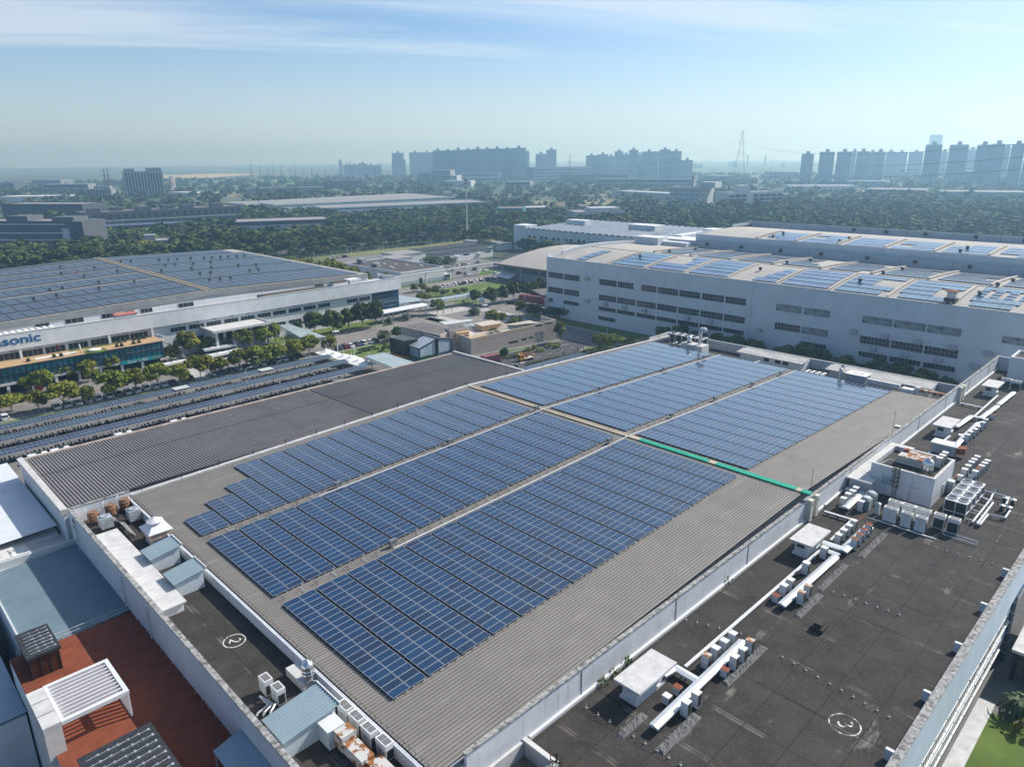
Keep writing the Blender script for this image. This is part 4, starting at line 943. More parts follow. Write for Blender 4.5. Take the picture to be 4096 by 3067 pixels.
MB().box(384, 238, GZ, 400, 256, 15.5).box(396, 250, 13, 440, 256, 16.4).build("end_block", white, wb)
text("X2", 2.6, (383.9, 247.5, 14.2), (R_(90), 0, R_(-90)), mat("sign_blue", (0, 0, 0)), "sign_lettering", wb)
# ================================================================== beige building with slit windows
bb_ = thing("beige_building", "beige rendered building with slit windows and a railed roof terrace", "building", (172, 196, GZ))
F0, F1_ = Vector((160.6, 183.1, 0)), Vector((197.8, 176.8, 0)); fd = (F1_ - F0); FL = fd.length; fd.normalize(); fn = Vector((fd.y, -fd.x, 0))
def FP(s, d, z): v = F0 + fd * s - fn * d; return (v.x, v.y, z)
def fbox(mb, s0, s1, d0, d1, za0, za1, z0=GZ, mi=0):
    v = [FP(s0, d0, z0), FP(s1, d0, z0), FP(s1, d1, z0), FP(s0, d1, z0), FP(s0, d0, za0), FP(s1, d0, za1), FP(s1, d1, za1), FP(s0, d1, za0)]
    return mb.add(v, [(0, 3, 2, 1), (0, 1, 5, 4), (1, 2, 6, 5), (2, 3, 7, 6), (3, 0, 4, 7), (4, 5, 6, 7)], mi)
b = MB(); fbox(b, 0, 27.6, 0, .4, 3.9, 5.1); fbox(b, 31.6, FL, 0, .4, 5.3, 5.65); fbox(b, 27.6, 31.6, 0, .4, 5.1, 5.3, 2.0); fbox(b, 0, .4, .4, 9.5, 3.9, 3.9); fbox(b, FL - .4, FL, .4, 9, 5.6, 5.6); b.build("front_wall", beige, bb_)
fb = MB(); fbox(fb, .4, FL - .4, .4, 16, 2.6, 2.6); fb.build("core", beige, bb_)
fb = MB(); fbox(fb, 2, 14, .8, 7, 2.75, 2.75, 2.61); fb.build("terrace_floor", mat("tan_terrace", (.46, .33, .18), .85, .1, 1), bb_)
fb = MB(); fbox(fb, 27.8, 31.4, 3, 3.2, 2.0, 2.0); fb.build("entrance_recess", dark, bb_)
for s0, s1, z0, z1, o_ in ((3.2, 7.6, 3.0, 3.55, 1), (10.3, 13, 3.45, 3.95, 1), (14.6, 20.4, 3.75, 4.3, 1), (21.8, 26.6, 4.05, 4.6, 1), (28, 31, 4.3, 4.85, 0), (32.4, 35.6, 4.55, 5.0, 0), (16, 20, -.35, .35, 0), (21.6, 24, .0, .65, 0), (25, 27, .2, .8, 0)):
    fb = MB(); fbox(fb, s0, s1, -.03, .2, z1, z1 + (.05 if o_ else 0), z0); q = fb.build("slit_window", orangew if o_ else glass, bb_)
MB().prism([(153, 213.4), (163.3, 212.7), (164.2, 199), (160.7, 193.4), (154.1, 192)], GZ, 4.9).build("left_block", beige, bb_)
MB().prism([(153.5, 212.8), (162.8, 212.2), (163.7, 199.2), (160.4, 194), (154.6, 192.6)], 4.91, 5.0).build("flat_roof", mat("grey_gravel_roof", (.13, .125, .12), .9, .12, .5), bb_)
MB().prism([(158.6, 192.2), (160.7, 197), (168, 196.2), (166.4, 191.0)], GZ, 5.6, top=0).build("stair_block", beige, bb_)
MB().prism([(160.7, 190.8), (160.9, 192.1), (166.0, 191.1), (165.7, 189.8)], 1.2, 4.6).build("orange_recess", orangew, bb_); MB().prism([(163.6, 189.6), (164.6, 189.4), (164.65, 189.7), (163.65, 189.9)], 1.2, 3.4).build("door", dark, bb_)
MB().prism([(159.0, 192.6), (161, 196.6), (167.6, 195.9), (166, 191.4)], 5.61, 5.75).build("flat_roof", mat("grey_gravel_roof", (0, 0, 0)), bb_)
MB().prism([(168, 206), (170, 212), (181, 206), (180, 203.5)], 3.6, 4.1).build("skylight", mat("pale_sheet", (.5, .52, .5), .5, .05, 1), bb_)
MB().prism([(170, 204), (171, 207), (184, 200), (183, 197)], 2.62, 2.9).build("glass_ramp", gsheet, bb_)
v = [FP(22, 16, 2.6), FP(FL, 10, 3.0), FP(FL, .4, 5.5), FP(24, 6, 4.4)]
MB().add(v, [(0, 1, 2, 3)]).build("sloping_roof", mat("sloping_beige", (.34, .29, .24), .9, .1, .6), bb_)
v = [FP(14, 10, 2.6), FP(24, 9, 2.7), FP(22, 15, 5.0), FP(14.5, 15, 4.2)]
MB().add(v, [(0, 1, 2, 3)]).build("sloping_roof", mat("sloping_beige", (0, 0, 0)), bb_)
fb = MB()
for zz in (.35, .7, 1.05):
    fb.bar(FP(2, 1.0, 3.9 + zz), FP(24, 1.0, 4.9 + zz), .05); fb.bar(FP(2, 1.0, 3.9 + zz), FP(-.0, 7.0, 2.8 + zz), .05)
for i in range(23): fb.bar(FP(2 + i, 1.0, 3.9 + i / 22), FP(2 + i, 1.0, 5.0 + i / 22), .05)
fb.build("railing", framew, bb_)
fb = MB(); fbox(fb, 12, 20, 11, 16.5, 4.6, 4.6, 2.7); fb.build("roof_pavilion", orangew, bb_)
fb = MB(); fbox(fb, 11.6, 20.4, 10.6, 17, 4.85, 4.85, 4.6); fb.build("roof_pavilion_slab", beige, bb_)
hg = MATS["hedge_green"]
# pavilion of three dark framed boxes with slanting roofs
bx_ = thing("container_pavilion", "group of black framed glass boxes with slanted roofs and coloured base", "pavilion", (149, 196, GZ))
def slant_box(x0, x1, y0, y1, zl, zr, roofm, front):
    b = MB(); b.add([(x0, y0, -1), (x1, y0, -1), (x1, y1, -1), (x0, y1, -1), (x0, y0, zl), (x1, y0, zr), (x1, y1, zr), (x0, y1, zl)], [(0, 3, 2, 1), (0, 1, 5, 4), (1, 2, 6, 5), (2, 3, 7, 6), (3, 0, 4, 7)]); b.build("box_body", front, bx_)
    f = MB()
    for y in (y0 - .08, y1 + .08):
        f.bar((x0, y, -1), (x0, y, zl), .35); f.bar((x1, y, -1), (x1, y, zr), .35); f.bar((x0, y, zl), (x1, y, zr), .35); f.bar((x0, y, -1), (x1, y, -1), .35)
    for x, z in ((x0, zl), (x1, zr)): f.bar((x, y0, z), (x, y1, z), .35)
    f.build("box_frame", dark, bx_)
    MB().add([(x0 - .1, y0 - .2, zl + .2), (x1 + .1, y0 - .2, zr + .2), (x1 + .1, y1 + .1, zr + .2), (x0 - .1, y1 + .1, zl + .2), (x0 - .1, y0 - .2, zl + .02), (x1 + .1, y0 - .2, zr + .02), (x1 + .1, y1 + .1, zr + .02), (x0 - .1, y1 + .1, zl + .02)], [(0, 1, 2, 3), (4, 5, 1, 0), (5, 6, 2, 1), (6, 7, 3, 2), (7, 4, 0, 3)]).build("box_roof", roofm, bx_)
paneb = mat("pale_blue_glass", (.30, .40, .46), .2, .1, .3, spec=.5)
slant_box(141.2, 147.0, 196, 203.5, 4.3, 4.0, mat("slate_roof", (.07, .08, .09), .7, .1, 1), glass)
slant_box(143.6, 150.8, 190.5, 197, 2.2, 4.2, metal, paneb)
slant_box(151.4, 157.6, 190.2, 198.5, 4.4, 3.2, mat("slate_roof", (0, 0, 0)), paneb)
MB().box(141.2, 196, GZ, 147, 203.5, -1.01).build("orange_base", mat("bright_orange", (.55, .24, .03), .7, .08, 1), bx_); MB().box(143.6, 190.5, GZ, 150.8, 196, -1.01).build("green_base", mat("bright_green", (.03, .22, .08), .7, .08, 1), bx_); MB().box(151.4, 190.2, GZ, 157.6, 198.5, -1.01).build("grey_base", paneb, bx_)
# ================================================================== blocks behind the yard
bd = thing("dark_roof_block", "low white block with brown flat roof crossed by a pipe bridge", "building", (243, 345, GZ))
MB().box(228, 315.6, GZ, 258, 372, 4.9).build("wall", white, bd); MB().box(228.4, 316, 4.91, 257.6, 371.6, 4.95).build("roof", mat("brown_flat_roof", (.075, .065, .06), .92, .15, .4), bd)
b = MB()
for a in ((228, 315.6, 258, 316), (228, 371.6, 258, 372), (228, 316, 228.4, 371.6), (257.6, 316, 258, 371.6)): b.box(a[0], a[1], 4.9, a[2], a[3], 5.6)
b.build("parapet", white, bd); MB().box(240.5, 315.5, GZ, 242.3, 315.62, 1.2).build("door", dark, bd)
for i, (x, y) in enumerate(((235.5, 364), (231.5, 343))):
    t = thing("cooling_unit", ("grey cooling tower on the brown flat roof, farther from the sign building", "grey cooling tower on the brown flat roof, nearer the sign building")[i], "cooling unit", (x, y, 4.95)); MB().box(x - 2, y - 2, 5.3, x + 2, y + 2, 7.6).build("body", mat("unit_grey", (.3, .33, .36), .6, .1, 1), t); MB().box(x - 2.05, y - 2.05, 5.6, x - 1.0, y + 1.2, 7.2).build("grille", acdark, t); MB().lathe((x, y, 7.6), [(1.3, 0), (1.3, .5), (1.1, .5)], 12).build("fan_ring", metal, t)
for i, (x, y) in enumerate(((239, 340), (246, 345), (249, 338), (253, 330), (243, 352), (237, 335))):
    tag(MB().box(x - .7, y - .7, 4.96, x + .7, y + .7, 5.5).build("roof_hatch", framew, org=(x, y, 4.96)), f"small pale hatch on the brown flat roof, {nth(i)} of six", "hatch", "hatches on the brown roof")
for nm, lab, (x0, y0, x1, y1), z, rm in (("white_shed", "white shed with grey roof just behind the brown flat roof", (262, 368, 276, 384), 4.4, "light"), ("white_shed", "longer white shed with grey roof behind the cooling towers", (276, 384, 296, 402), 4.0, "light"),
        ("long_shed", "long pale green shed with black roof beside the dry verge", (296, 392, 372, 408), 3.2, "dark"), ("gate_shed", "white shed with black roof and two door canopies", (296, 368, 345, 380), 3.4, "dark"),
        ("grey_shed", "low grey shed beside the low white factory", (370, 388, 383, 428), 2.5, "light"), ("open_shelter", "open shelter with black roof on white posts beside the arched hall", (309, 306, 345, 330), 4.2, "dark")):
    t = thing(nm, lab, "shed", ((x0 + x1) / 2, (y0 + y1) / 2, GZ)); zz = z
    if nm == "open_shelter":
        for x in (x0 + .6, x1 - .6):
            for y in (y0 + .6, y1 - .6, (y0 + y1) / 2): MB().box(x - .3, y - .3, GZ, x + .3, y + .3, zz).build("post", white, t)
    else: MB().box(x0, y0, GZ, x1, y1, zz).build("wall", mat("mint_wall", (.45, .55, .52), .8, .05, .5) if nm == "long_shed" else white, t)
    MB().prism(rect(x0 - .5, y0 - .5, x1 + .5, y1 + .5), zz, zz + .35).build("roof", mat("black_roof", (.035, .037, .04), .9, .15, .3) if rm == "dark" else mat("grey_sheet_roof", (.26, .25, .245), .7, .08, .3), t)
    if nm == "gate_shed":
        for x in (310, 330): MB().box(x, y0 - 1.5, 1.4, x + 4, y0, 1.6).build("door_canopy", white, t); MB().box(x + .6, y0 - .05, GZ, x + 3, y0, 1.0).build("door", framew, t)
        for x in (301, 318, 338): MB().box(x, y0 - .06, 1.2, x + 5, y0, 2.2).build("window", glass, t)
t = thing("pipe_bridge", "long steel pipe bridge on white posts crossing past the dark-roofed block", "pipe bridge", (258, 313.2, GZ))
b = MB()
for dy in (-.7, .7):
    for z in (3.9, 5.1): b.bar((217, 313.2 + dy, z), (300, 313.2 + dy, z), .16)
    for i, X in enumerate(np.arange(217, 299, 1.5)):
        b.bar((X, 313.2 + dy, 3.9 if i % 2 else 5.1), (X + 1.5, 313.2 + dy, 5.1 if i % 2 else 3.9), .09)
b.build("truss", mat("bridge_grey", (.30, .33, .36), .5, .1, 1, metal=.3), t)
b = MB()
for dy, z in ((-.3, 4.1), (.1, 4.15), (.4, 4.1)): b.tube([(217, 313.2 + dy, z), (300, 313.2 + dy, z)], .14, 6)
b.build("pipes", metal, t)
for X in (243.1, 260.5, 281.3): MB().box(X - .35, 312.9, GZ, X + .35, 313.6, 3.9).build("post", white, t)
# arched hall (station-like) with teal glass
hl = thing("arched_hall", "hall with broad curved tan roof, deep eaves and teal glass front", "hall", (325, 275, GZ))
A3 = lambda X: arch(X, 280, 330, 372, 6.9, 12.2, 7.5)
arch_roof("roof", A3, np.linspace(279.5, 372, 14), 218, 296.5, roof_tan, hl)
b = MB()
xs = np.linspace(279.5, 372, 14)
for i in range(13):
    b.add([(xs[i], 296.5, A3(xs[i]) - .7), (xs[i + 1], 296.5, A3(xs[i + 1]) - .7), (xs[i + 1], 296.5, A3(xs[i + 1]) + .25), (xs[i], 296.5, A3(xs[i]) + .25)], [(3, 2, 1, 0)])
b.box(279.3, 218, 5.9, 279.6, 296.6, 6.95); b.build("eave", mat("bronze_eave", (.17, .145, .12), .6, .1, 1), hl)
MB().box(284, 219, GZ, 371, 293, 2.4).build("wall", mat("hall_grey", (.30, .33, .36), .8, .06, .4), hl); MB().box(283.6, 222, 2.41, 371, 293.2, 6.2).build("glass_front", tealg, hl)
for y in (222, 236, 250, 264, 278, 292): MB().box(281.2, y, GZ, 281.8, y + .5, 6.3).build("post", framew, hl)
for y, z in ((262, 4.2), (268, 4.0), (256, 4.4)): MB().lathe((283.3, y, z), [(.05, -.5), (.35, -.4), (1.6, 0), (.35, .4), (.05, .5)], 8).build("window_emblem", mat("cyan_glass", (.02, .25, .32), .3, .1, 1), hl)
t = thing("white_shelter", "white sloping shelter roof beside the arched hall", "shelter", (278, 288, GZ)); MB().add([(274.3, 280.4, .6), (274.8, 291.4, 1.0), (283, 293, 2.4), (283, 281, 2.4), (274.3, 280.4, .4), (274.8, 291.4, .8), (283, 293, 2.2), (283, 281, 2.2)], [(0, 3, 2, 1), (4, 5, 6, 7), (0, 1, 5, 4), (1, 2, 6, 5), (2, 3, 7, 6), (3, 0, 4, 7)]).build("roof", white, t)
for x, y in ((275, 281), (275.5, 290.6), (282, 281.5)): MB().box(x, y, GZ, x + .15, y + .15, .6).build("post", white, t)
t = thing("truck_shelter", "flat shelter roof over the loading bay at the corner of the tall building", "shelter", (240, 216, GZ)); MB().prism([(228.5, 210), (245, 210), (247, 226), (238, 228)], 5.0, 5.5).build("roof", mat("grey_gravel_roof", (0, 0, 0)), t); MB().box(229, 211, GZ, 229.5, 211.5, 5).build("post", white, t); MB().box(244, 224, GZ, 244.5, 224.5, 5).build("post", white, t)
# purple container by the lot
def container(loc, rz_, L, colm, lab):
    t = thing("shipping_container", lab, "container", loc, None, rz_, local=True); b = MB().box(-L / 2, -1.22, .12, L / 2, 1.22, 2.55)
    for i in range(int(L / .5)):
        for s in (-1, 1): b.box(-L / 2 + .2 + i * .5, s * 1.22, .3, -L / 2 + .42 + i * .5, s * 1.27, 2.4)
    b.build("body", colm, t); b = MB()
    for x in (-L / 2, L / 2 - .15):
        for y in (-1.28, 1.13): b.box(x, y, 0, x + .15, y + .15, 2.6)
    b.build("corner_posts", colm, t); return t
p = at('T', 20, 640); container((p.x - 1.0, p.y + 1.5, GZ), R_(-9), 6.06, mat("plum_paint", (.22, .075, .10), .6, .12, 1), "dusty plum coloured container at the foot of the beige wall")
# ================================================================== rooftop plant
ZD = 12.8
def ac_proto(sx, sy, h, lid=None, name="ac_unit"):
    t = thing(name, "white split air conditioner", "air conditioner", (0, 0, -500), local=True)
    MB().box(-sx / 2, -sy / 2, .12, sx / 2, sy / 2, h).build("body", acw, t)
    b = MB().box(-sx / 2 + .04, -sy / 2 - .012, .22, sx / 2 - .04, -sy / 2 + .02, h - .1); b.build("coil_grille", acdark, t)
    MB().box(sx / 2 - .02, -sy / 2 + .06, .25, sx / 2 + .012, sy / 2 - .06, h - .1).build("fan_grille", acdark, t)
    MB().box(-sx / 2 - .02, -sy / 2 - .02, h, sx / 2 + .02, sy / 2 + .02, h + .035).build("lid", lid or acw, t)
    b = MB(); b.box(-sx / 2, -sy / 2, 0, -sx / 2 + .1, sy / 2, .12); b.box(sx / 2 - .1, -sy / 2, 0, sx / 2, sy / 2, .12); b.build("feet", dark, t)
    return t
AC = {('w', 1): ac_proto(.72, .8, 1.7), ('r', 1): ac_proto(.72, .8, 1.7, rust), ('w', 0): ac_proto(.66, .75, 1.0), ('r', 0): ac_proto(.66, .75, 1.0, rust), ('o', 1): ac_proto(.72, .8, 1.7, rusty)}
AC_USED = {}
def ac(k, x, y, lab, kind='w', big=1, z=ZD, rz_=0.0, group="split air conditioners on the annex deck"):
    p = at(k, x, y, z); o = AC[(kind, big)]
    if (kind, big) not in AC_USED:
        AC_USED[(kind, big)] = 1; o.location = p; o.rotation_euler = (0, 0, rz_); o["label"] = lab; o["group"] = group
    else: o = copy_tree(o, p, rz_, lab, group)
    return o
C1 = " air conditioner by the nearest hut, "
for i, (x, y, kd, bg_) in enumerate(((1432, 1040, 'o', 1), (1488, 995, 'w', 1), (1542, 950, 'w', 1), (1594, 903, 'w', 1))):
    ac('L3', x, y, ("rusty topped" if kd == 'o' else "white") + C1 + nth(i) + " of the four on the parapet side", kd, bg_)
for i, (x, y, kd, bg_) in enumerate(((1547, 1095, 'r', 0), (1604, 1048, 'w', 1), (1655, 1000, 'w', 1), (1700, 948, 'o', 1))):
    ac('L3', x, y, ("rusty topped" if kd != 'w' else "white") + C1 + nth(i) + " of the four on the open side", kd, bg_)
ac('L3', 1255, 1205, "rusty topped low" + C1 + "under the branching duct", 'r', 0); ac('L3', 1190, 1262, "white low" + C1 + "behind the straight duct", 'w', 0)
ac('L3', 1305, 1335, "white tall" + C1 + "at the front end of the gravel bed"); ac('L3', 1368, 1278, "white tall" + C1 + "second from the gravel bed's end")
C2 = " air conditioner before the second hut, "
for i, (x, y, kd, bg_) in enumerate(((165, 632, 'r', 0), (210, 598, 'w', 1), (250, 563, 'w', 1), (348, 458, 'w', 1), (460, 362, 'w', 1))): ac('L4', x, y, ("rusty topped low" if kd == 'r' else "white") + C2 + nth(i) + " on the parapet side", kd, bg_)
for i, (x, y) in enumerate(((317, 643), (356, 603))): ac('L4', x, y, "rust streaked" + C2 + nth(i) + " on the gravel bed", 'o', 1)
C3 = " air conditioner beyond the second hut, "
for i, (x, y, kd) in enumerate(((548, 278, 'w'), (580, 248, 'w'), (612, 220, 'w'), (642, 190, 'w'))): ac('L4', x, y, "white" + C3 + nth(i) + " on the parapet side", kd)
for i, (x, y) in enumerate(((650, 305), (680, 276), (707, 246), (735, 216))): ac('L4', x, y, "rusty lidded" + C3 + nth(i) + " on the open side", 'r', 1)
C4 = " air conditioner between parapet and penthouse, "
for i, (x, y, bg_) in enumerate(((193, 918, 1), (243, 868, 1), (292, 836, 1), (330, 798, 1), (390, 955, 1))): ac('R', x, y, "white" + C4 + nth(i) + " of five", 'w', bg_)
C5 = " air conditioner behind the fan chillers, "
for i, (x, y, kd, bg_) in enumerate(((1495, 618, 'w', 0), (1535, 590, 'w', 1), (1573, 548, 'w', 1), (1610, 508, 'w', 1), (1640, 478, 'w', 1), (1675, 445, 'w', 1))): ac('R', x, y, "white" + C5 + nth(i) + " in the row near the penthouse", kd, bg_)
for i, (x, y, kd, bg_) in enumerate(((1617, 622, 'w', 0), (1652, 612, 'w', 1), (1690, 578, 'r', 1), (1722, 552, 'w', 1), (1755, 520, 'w', 1), (1787, 492, 'w', 1))): ac('R', x, y, ("rusty topped" if kd == 'r' else "white") + C5 + nth(i) + " in the row near the outer wall", kd, bg_)
for i, (x, y) in enumerate(((1255, 470), (1288, 440), (1318, 410))): ac('R', x, y, "white split air conditioner on the penthouse roof, " + nth(i) + " of three", 'w', 1, 17.0)
C6 = " air conditioner beyond the penthouse, "
for i, (x, y, bg_) in enumerate(((1412, 1050, 1), (1435, 1028, 1), (1468, 1008, 1), (1490, 988, 1), (1525, 958, 1), (1547, 935, 1))): ac('M4', x, y, "white" + C6 + nth(i) + " of six on the open side", 'w', bg_)
ac('M4', 1605, 875, "small rusty" + C6 + "alone by the farthest duct", 'r', 0)
# multi-split towers
def vrf(x, y0, y1, lab, front='w', dx=.85, h=2.35, z=ZD, x_front=None, group="large fan coil cabinets"):
    w = y1 - y0; t = thing("condenser_cabinet", lab, "condenser", (x + dx / 2, (y0 + y1) / 2, z), group)
    MB().box(x, y0, z + .2, x + dx, y1, z + h - .5).build("body", acw, t); MB().box(x - .02, y0 - .02, z + h - .5, x + dx + .02, y1 + .02, z + h).build("fan_housing", acw, t)
    MB().box(x + .05, y0 + .05, z, x + dx - .05, y1 - .05, z + .2).build("plinth", dark, t)
    if front == 'd': MB().box(x - .015, y0 + .08, z + .28, x + .02, y1 - .08, z + h - .62).build("coil_grille", acdark, t)
    MB().box(x + .08, y0 - .015, z + .3, x + dx - .08, y0 + .02, z + h - .6).build("coil_grille", acdark, t)
    n = 2 if w > 1.5 else 1
    for i in range(n):
        ya, yb = y0 + .1 + i * (w - .2) / n, y0 + .1 + (i + 1) * (w - .2) / n - .06
        MB().box(x + .1, ya, z + h, x + dx - .1, yb, z + h + .03).build("fan_grille", mat("fan_mesh", (.16, .165, .17), .6, .3, 12), t)
    b = MB()
    for zz in (.95,): b.box(x - .008, y0 + .03, z + zz, x, y1 - .03, z + zz + .02)
    b.box(x - .012, y0 + w * .4, z + h - .8, x, y0 + w * .55, z + h - .7); b.build("panel_seam", mat("vent_grey", (0, 0, 0)), t)
    return t
V = "white condenser cabinet before the penthouse, "
vrf(104.5, 27.5, 29.3, V + "widest of the front row"); vrf(104.5, 25.55, 26.9, V + "middle of the front row"); vrf(104.5, 23.65, 25.05, V + "front row, nearest the dark fronted pair")
vrf(107.2, 27.9, 29.6, V + "back row, nearest the parapet"); vrf(107.3, 26.1, 27.75, V + "middle of the back row"); vrf(107.3, 24.0, 26.0, V + "back row, widest")
vrf(107.3, 22.05, 23.5, "condenser cabinet with black grille front, nearer the white ones", 'd'); vrf(107.3, 20.25, 21.7, "condenser cabinet with black grille front, nearer the outer wall", 'd')
tag(MB().box(103.9, 22, ZD, 104.1, 29.6, ZD + .2).build("steel_skid", metal, org=(104, 26, ZD)), "steel bearer rail in front of the white condenser cabinets", "rail")
t = thing("pipe_loop", "low loop of silver pipe before the black fronted cabinets", "pipe", (106, 19, ZD)); MB().tube([(106.9, 22.2, ZD + .3), (106.9, 17.6, ZD + .3), (105.9, 17.5, ZD + .3), (105.9, 21.8, ZD + .3)], .07, 6).build("pipe", steel, t)
for i in range(4):
    x = 113.6 + i * 2.55
    t = thing("chiller_unit", "twin fan chiller beside the penthouse, " + nth(i) + " from the front", "chiller", (x + 1.1, 22.4, ZD), "twin fan chillers beside the penthouse")
    f = MB()
    for yy in (20.9, 22.36, 23.8):
        for xx in (x, x + 2.1): f.box(xx - .05, yy - .05, ZD, xx + .05, yy + .05, ZD + 2.3)
    f.box(x - .05, 20.85, ZD + 2.2, x + 2.15, 23.85, ZD + 2.32); f.box(x - .05, 20.85, ZD + .55, x + 2.15, 23.85, ZD + .65); f.build("frame", white, t)
    MB().box(x + .02, 20.95, ZD + .7, x + 2.08, 22.3, ZD + 2.18).box(x + .02, 22.42, ZD + .7, x + 2.08, 23.75, ZD + 2.18).build("coil", acdark, t)
    for yy in (21.62, 23.1):
        q = MB().lathe((x + 1.05, yy, ZD + 2.32), [(.66, 0), (.66, .22), (.6, .22), (.58, .05)], 16).build("fan_ring", white, t)
        bl = MB()
        for a in range(5): bl.bar((x + 1.05, yy, ZD + 2.46), (x + 1.05 + .55 * math.cos(a * 1.257), yy + .55 * math.sin(a * 1.257), ZD + 2.46), .26, .02)
        bl.lathe((x + 1.05, yy, ZD + 2.42), [(.16, 0), (.16, .1), (.02, .12)], 8); bl.build("fan_blades", dark, t)
# white water pipes
def pipes(name, lab, runs, r, M=white, z=ZD, cat="pipe"):
    pts = [[at(k, x, y, z + dz) for (k, x, y, dz) in run] for run in runs]
    c = pts[0][0]; t = thing(name, lab, cat, (c.x, c.y, z))
    for run in pts: MB().tube(run, r, 8).build("pipe", M, t)
    b = MB()
    for run in pts:
        for p, q in zip(run, run[1:]):
            for s in (.2, .8):
                m_ = p.lerp(q, s)
                if m_.z > z + .25: b.box(m_.x - .06, m_.y - .06, z, m_.x + .06, m_.y + .06, m_.z - r)
    if b.v: b.build("supports", dark, t)["kind"] = "stuff"
    return t
pipes("water_pipes", "thick white water pipes beside the twin fan chillers", [[('R', 1640, 1075, .5), ('R', 1835, 830, .5), ('R', 1885, 720, .6), ('R', 1888, 715, 1.2)], [('R', 1690, 1095, .5), ('R', 1868, 860, .5), ('R', 1800, 830, .5), ('R', 1745, 800, .6)], [('R', 1695, 1100, .5), ('R', 1720, 1105, .5), ('R', 1812, 990, .5), ('R', 2000, 1030, .5), ('R', 2055, 950, .6)], [('R', 1755, 725, .5), ('R', 2050, 800, .6), ('R', 2010, 880, .6)]], .15)
pipes("branch_pipes", "thin white branch pipes linking chillers to the thick pipes", [[('R', 1560, 1035, .5), ('R', 1690, 1065, .6)], [('R', 1615, 935, .5), ('R', 1750, 970, .6)], [('R', 1675, 870, .5), ('R', 1810, 905, .6)], [('R', 1730, 800, .5), ('R', 1870, 835, .6)], [('R', 1620, 970, .5), ('R', 1745, 1000, .6)]], .08)
for i, (x, y) in enumerate(((1995, 865), (2080, 885), (1958, 950), (2035, 970))):
    p = at('R', x, y, ZD); t = thing("pump", "silver capped pump at the end of the white pipes, " + nth(i) + " of four", "pump", p, "pumps at the pipe ends")
    MB().lathe(p, [(.3, 0), (.3, .35), (.22, .4), (.22, .85)], 10).build("body", dark, t); MB().lathe(p, [(.42, .85), (.42, .95), (.1, 1.1)], 12).build("cap", steel, t)
# cable trunking
def trunk(lab, segs, w=.95, z0=.75, h=.22, z=ZD, M=duct):
    cx, cy = segs[0][0]; t = thing("trunk_duct", lab, "duct", (cx, cy, z))
    for p, q in segs:
        p3, q3 = Vector((*p, z + z0)), Vector((*q, z + z0)); b = MB(); b.bar(p3, q3, w, h)
        d = (q3 - p3).normalized(); n = Vector((-d.y, d.x, 0)) * w / 2
        b.add([p3 + n + Vector((0, 0, h / 2 + .003)), q3 + n + Vector((0, 0, h / 2 + .003)), q3 - n + Vector((0, 0, h / 2 + .003)), p3 - n + Vector((0, 0, h / 2 + .003)), p3 + Vector((0, 0, h / 2 + .13)), q3 + Vector((0, 0, h / 2 + .13))], [(0, 4, 5, 1), (4, 3, 2, 5), (0, 3, 4), (1, 5, 2)])
        b.build("duct_run", M, t); L = (q3 - p3).length; s = MB()
        for i in range(max(2, int(L / 2.5) + 1)):
            m_ = p3.lerp(q3, (i + .3) / (int(L / 2.5) + 1.2)); s.box(m_.x - .05, m_.y - .3, z, m_.x + .05, m_.y - .2, z + z0 - h / 2); s.box(m_.x - .05, m_.y + .2, z, m_.x + .05, m_.y + .3, z + z0 - h / 2)
        s.build("duct_legs", dark, t)["kind"] = "stuff"
    return t
trunk("pale folded duct with a branch to the hut nearest the caged ladder", [((47, 29.45), (64.2, 29.7)), ((55.3, 29.9), (55.4, 32.6)), ((55.4, 32.6), (53.6, 32.9))])
trunk("pale folded duct running up to the second hut", [((73.4, 29.75), (88.6, 29.6)), ((89.2, 29.4), (89.2, 31.6))]); trunk("broad pale duct beyond the second hut between air conditioner rows", [((90.6, 29.5), (100.0, 29.5)), ((91.2, 29.8), (91.0, 32.4))], 1.2)
trunk("short pale duct between penthouse and long parapet", [(tuple(at('R', 225, 920, ZD + .8)[:2]), tuple(at('R', 415, 740, ZD + .8)[:2])), (tuple(at('R', 400, 745, ZD + .8)[:2]), tuple(at('R', 235, 700, ZD + .8)[:2]))], 1.1)
m4 = lambda x, y: tuple(at('M4', x, y, ZD + .8)[:2])
trunk("pale duct beyond the penthouse, run with the branching end", [(m4(1318, 1085), m4(1508, 902)), (m4(1355, 990), m4(1410, 995)), (m4(1190, 1070), m4(1325, 1075))]); trunk("pale duct by the third hut, parallel to the branching run", [(m4(1340, 930), m4(1452, 853)), (m4(1452, 853), m4(1545, 868))])
trunk("pale far duct, nearer of the two ahead of the fourth hut", [(m4(1530, 862), m4(1645, 778))]); trunk("pale far duct, farthest one by the fourth hut", [(m4(1650, 768), m4(1765, 678))])
def thin(lab, pts, z=ZD, zz=.45, w=.34):
    t = thing("cable_trunking", lab, "trunking", (pts[0][0], pts[0][1], z)); b = MB()
    for p, q in zip(pts, pts[1:]): b.bar((*p, z + zz), (*q, z + zz), w, .2)
    b.build("trunking_run", white, t); s = MB()
    for p, q in zip(pts, pts[1:]):
        for f in (.15, .5, .85): m_ = Vector((*p, 0)).lerp(Vector((*q, 0)), f); s.box(m_.x - .05, m_.y - .1, z, m_.x + .05, m_.y + .1, z + zz - .1)
    s.build("trunking_feet", dark, t)["kind"] = "stuff"
r_ = lambda x, y: tuple(at('R', x, y, ZD + .4)[:2])
thin("thin white trunking from the first hut to the second", [(56.6, 32.1), (89.5, 31.95)]); thin("thin white trunking bending from the parapet boxes to the second hut", [(100.8, 36.2), (101.0, 32.2), (93, 32.0)])
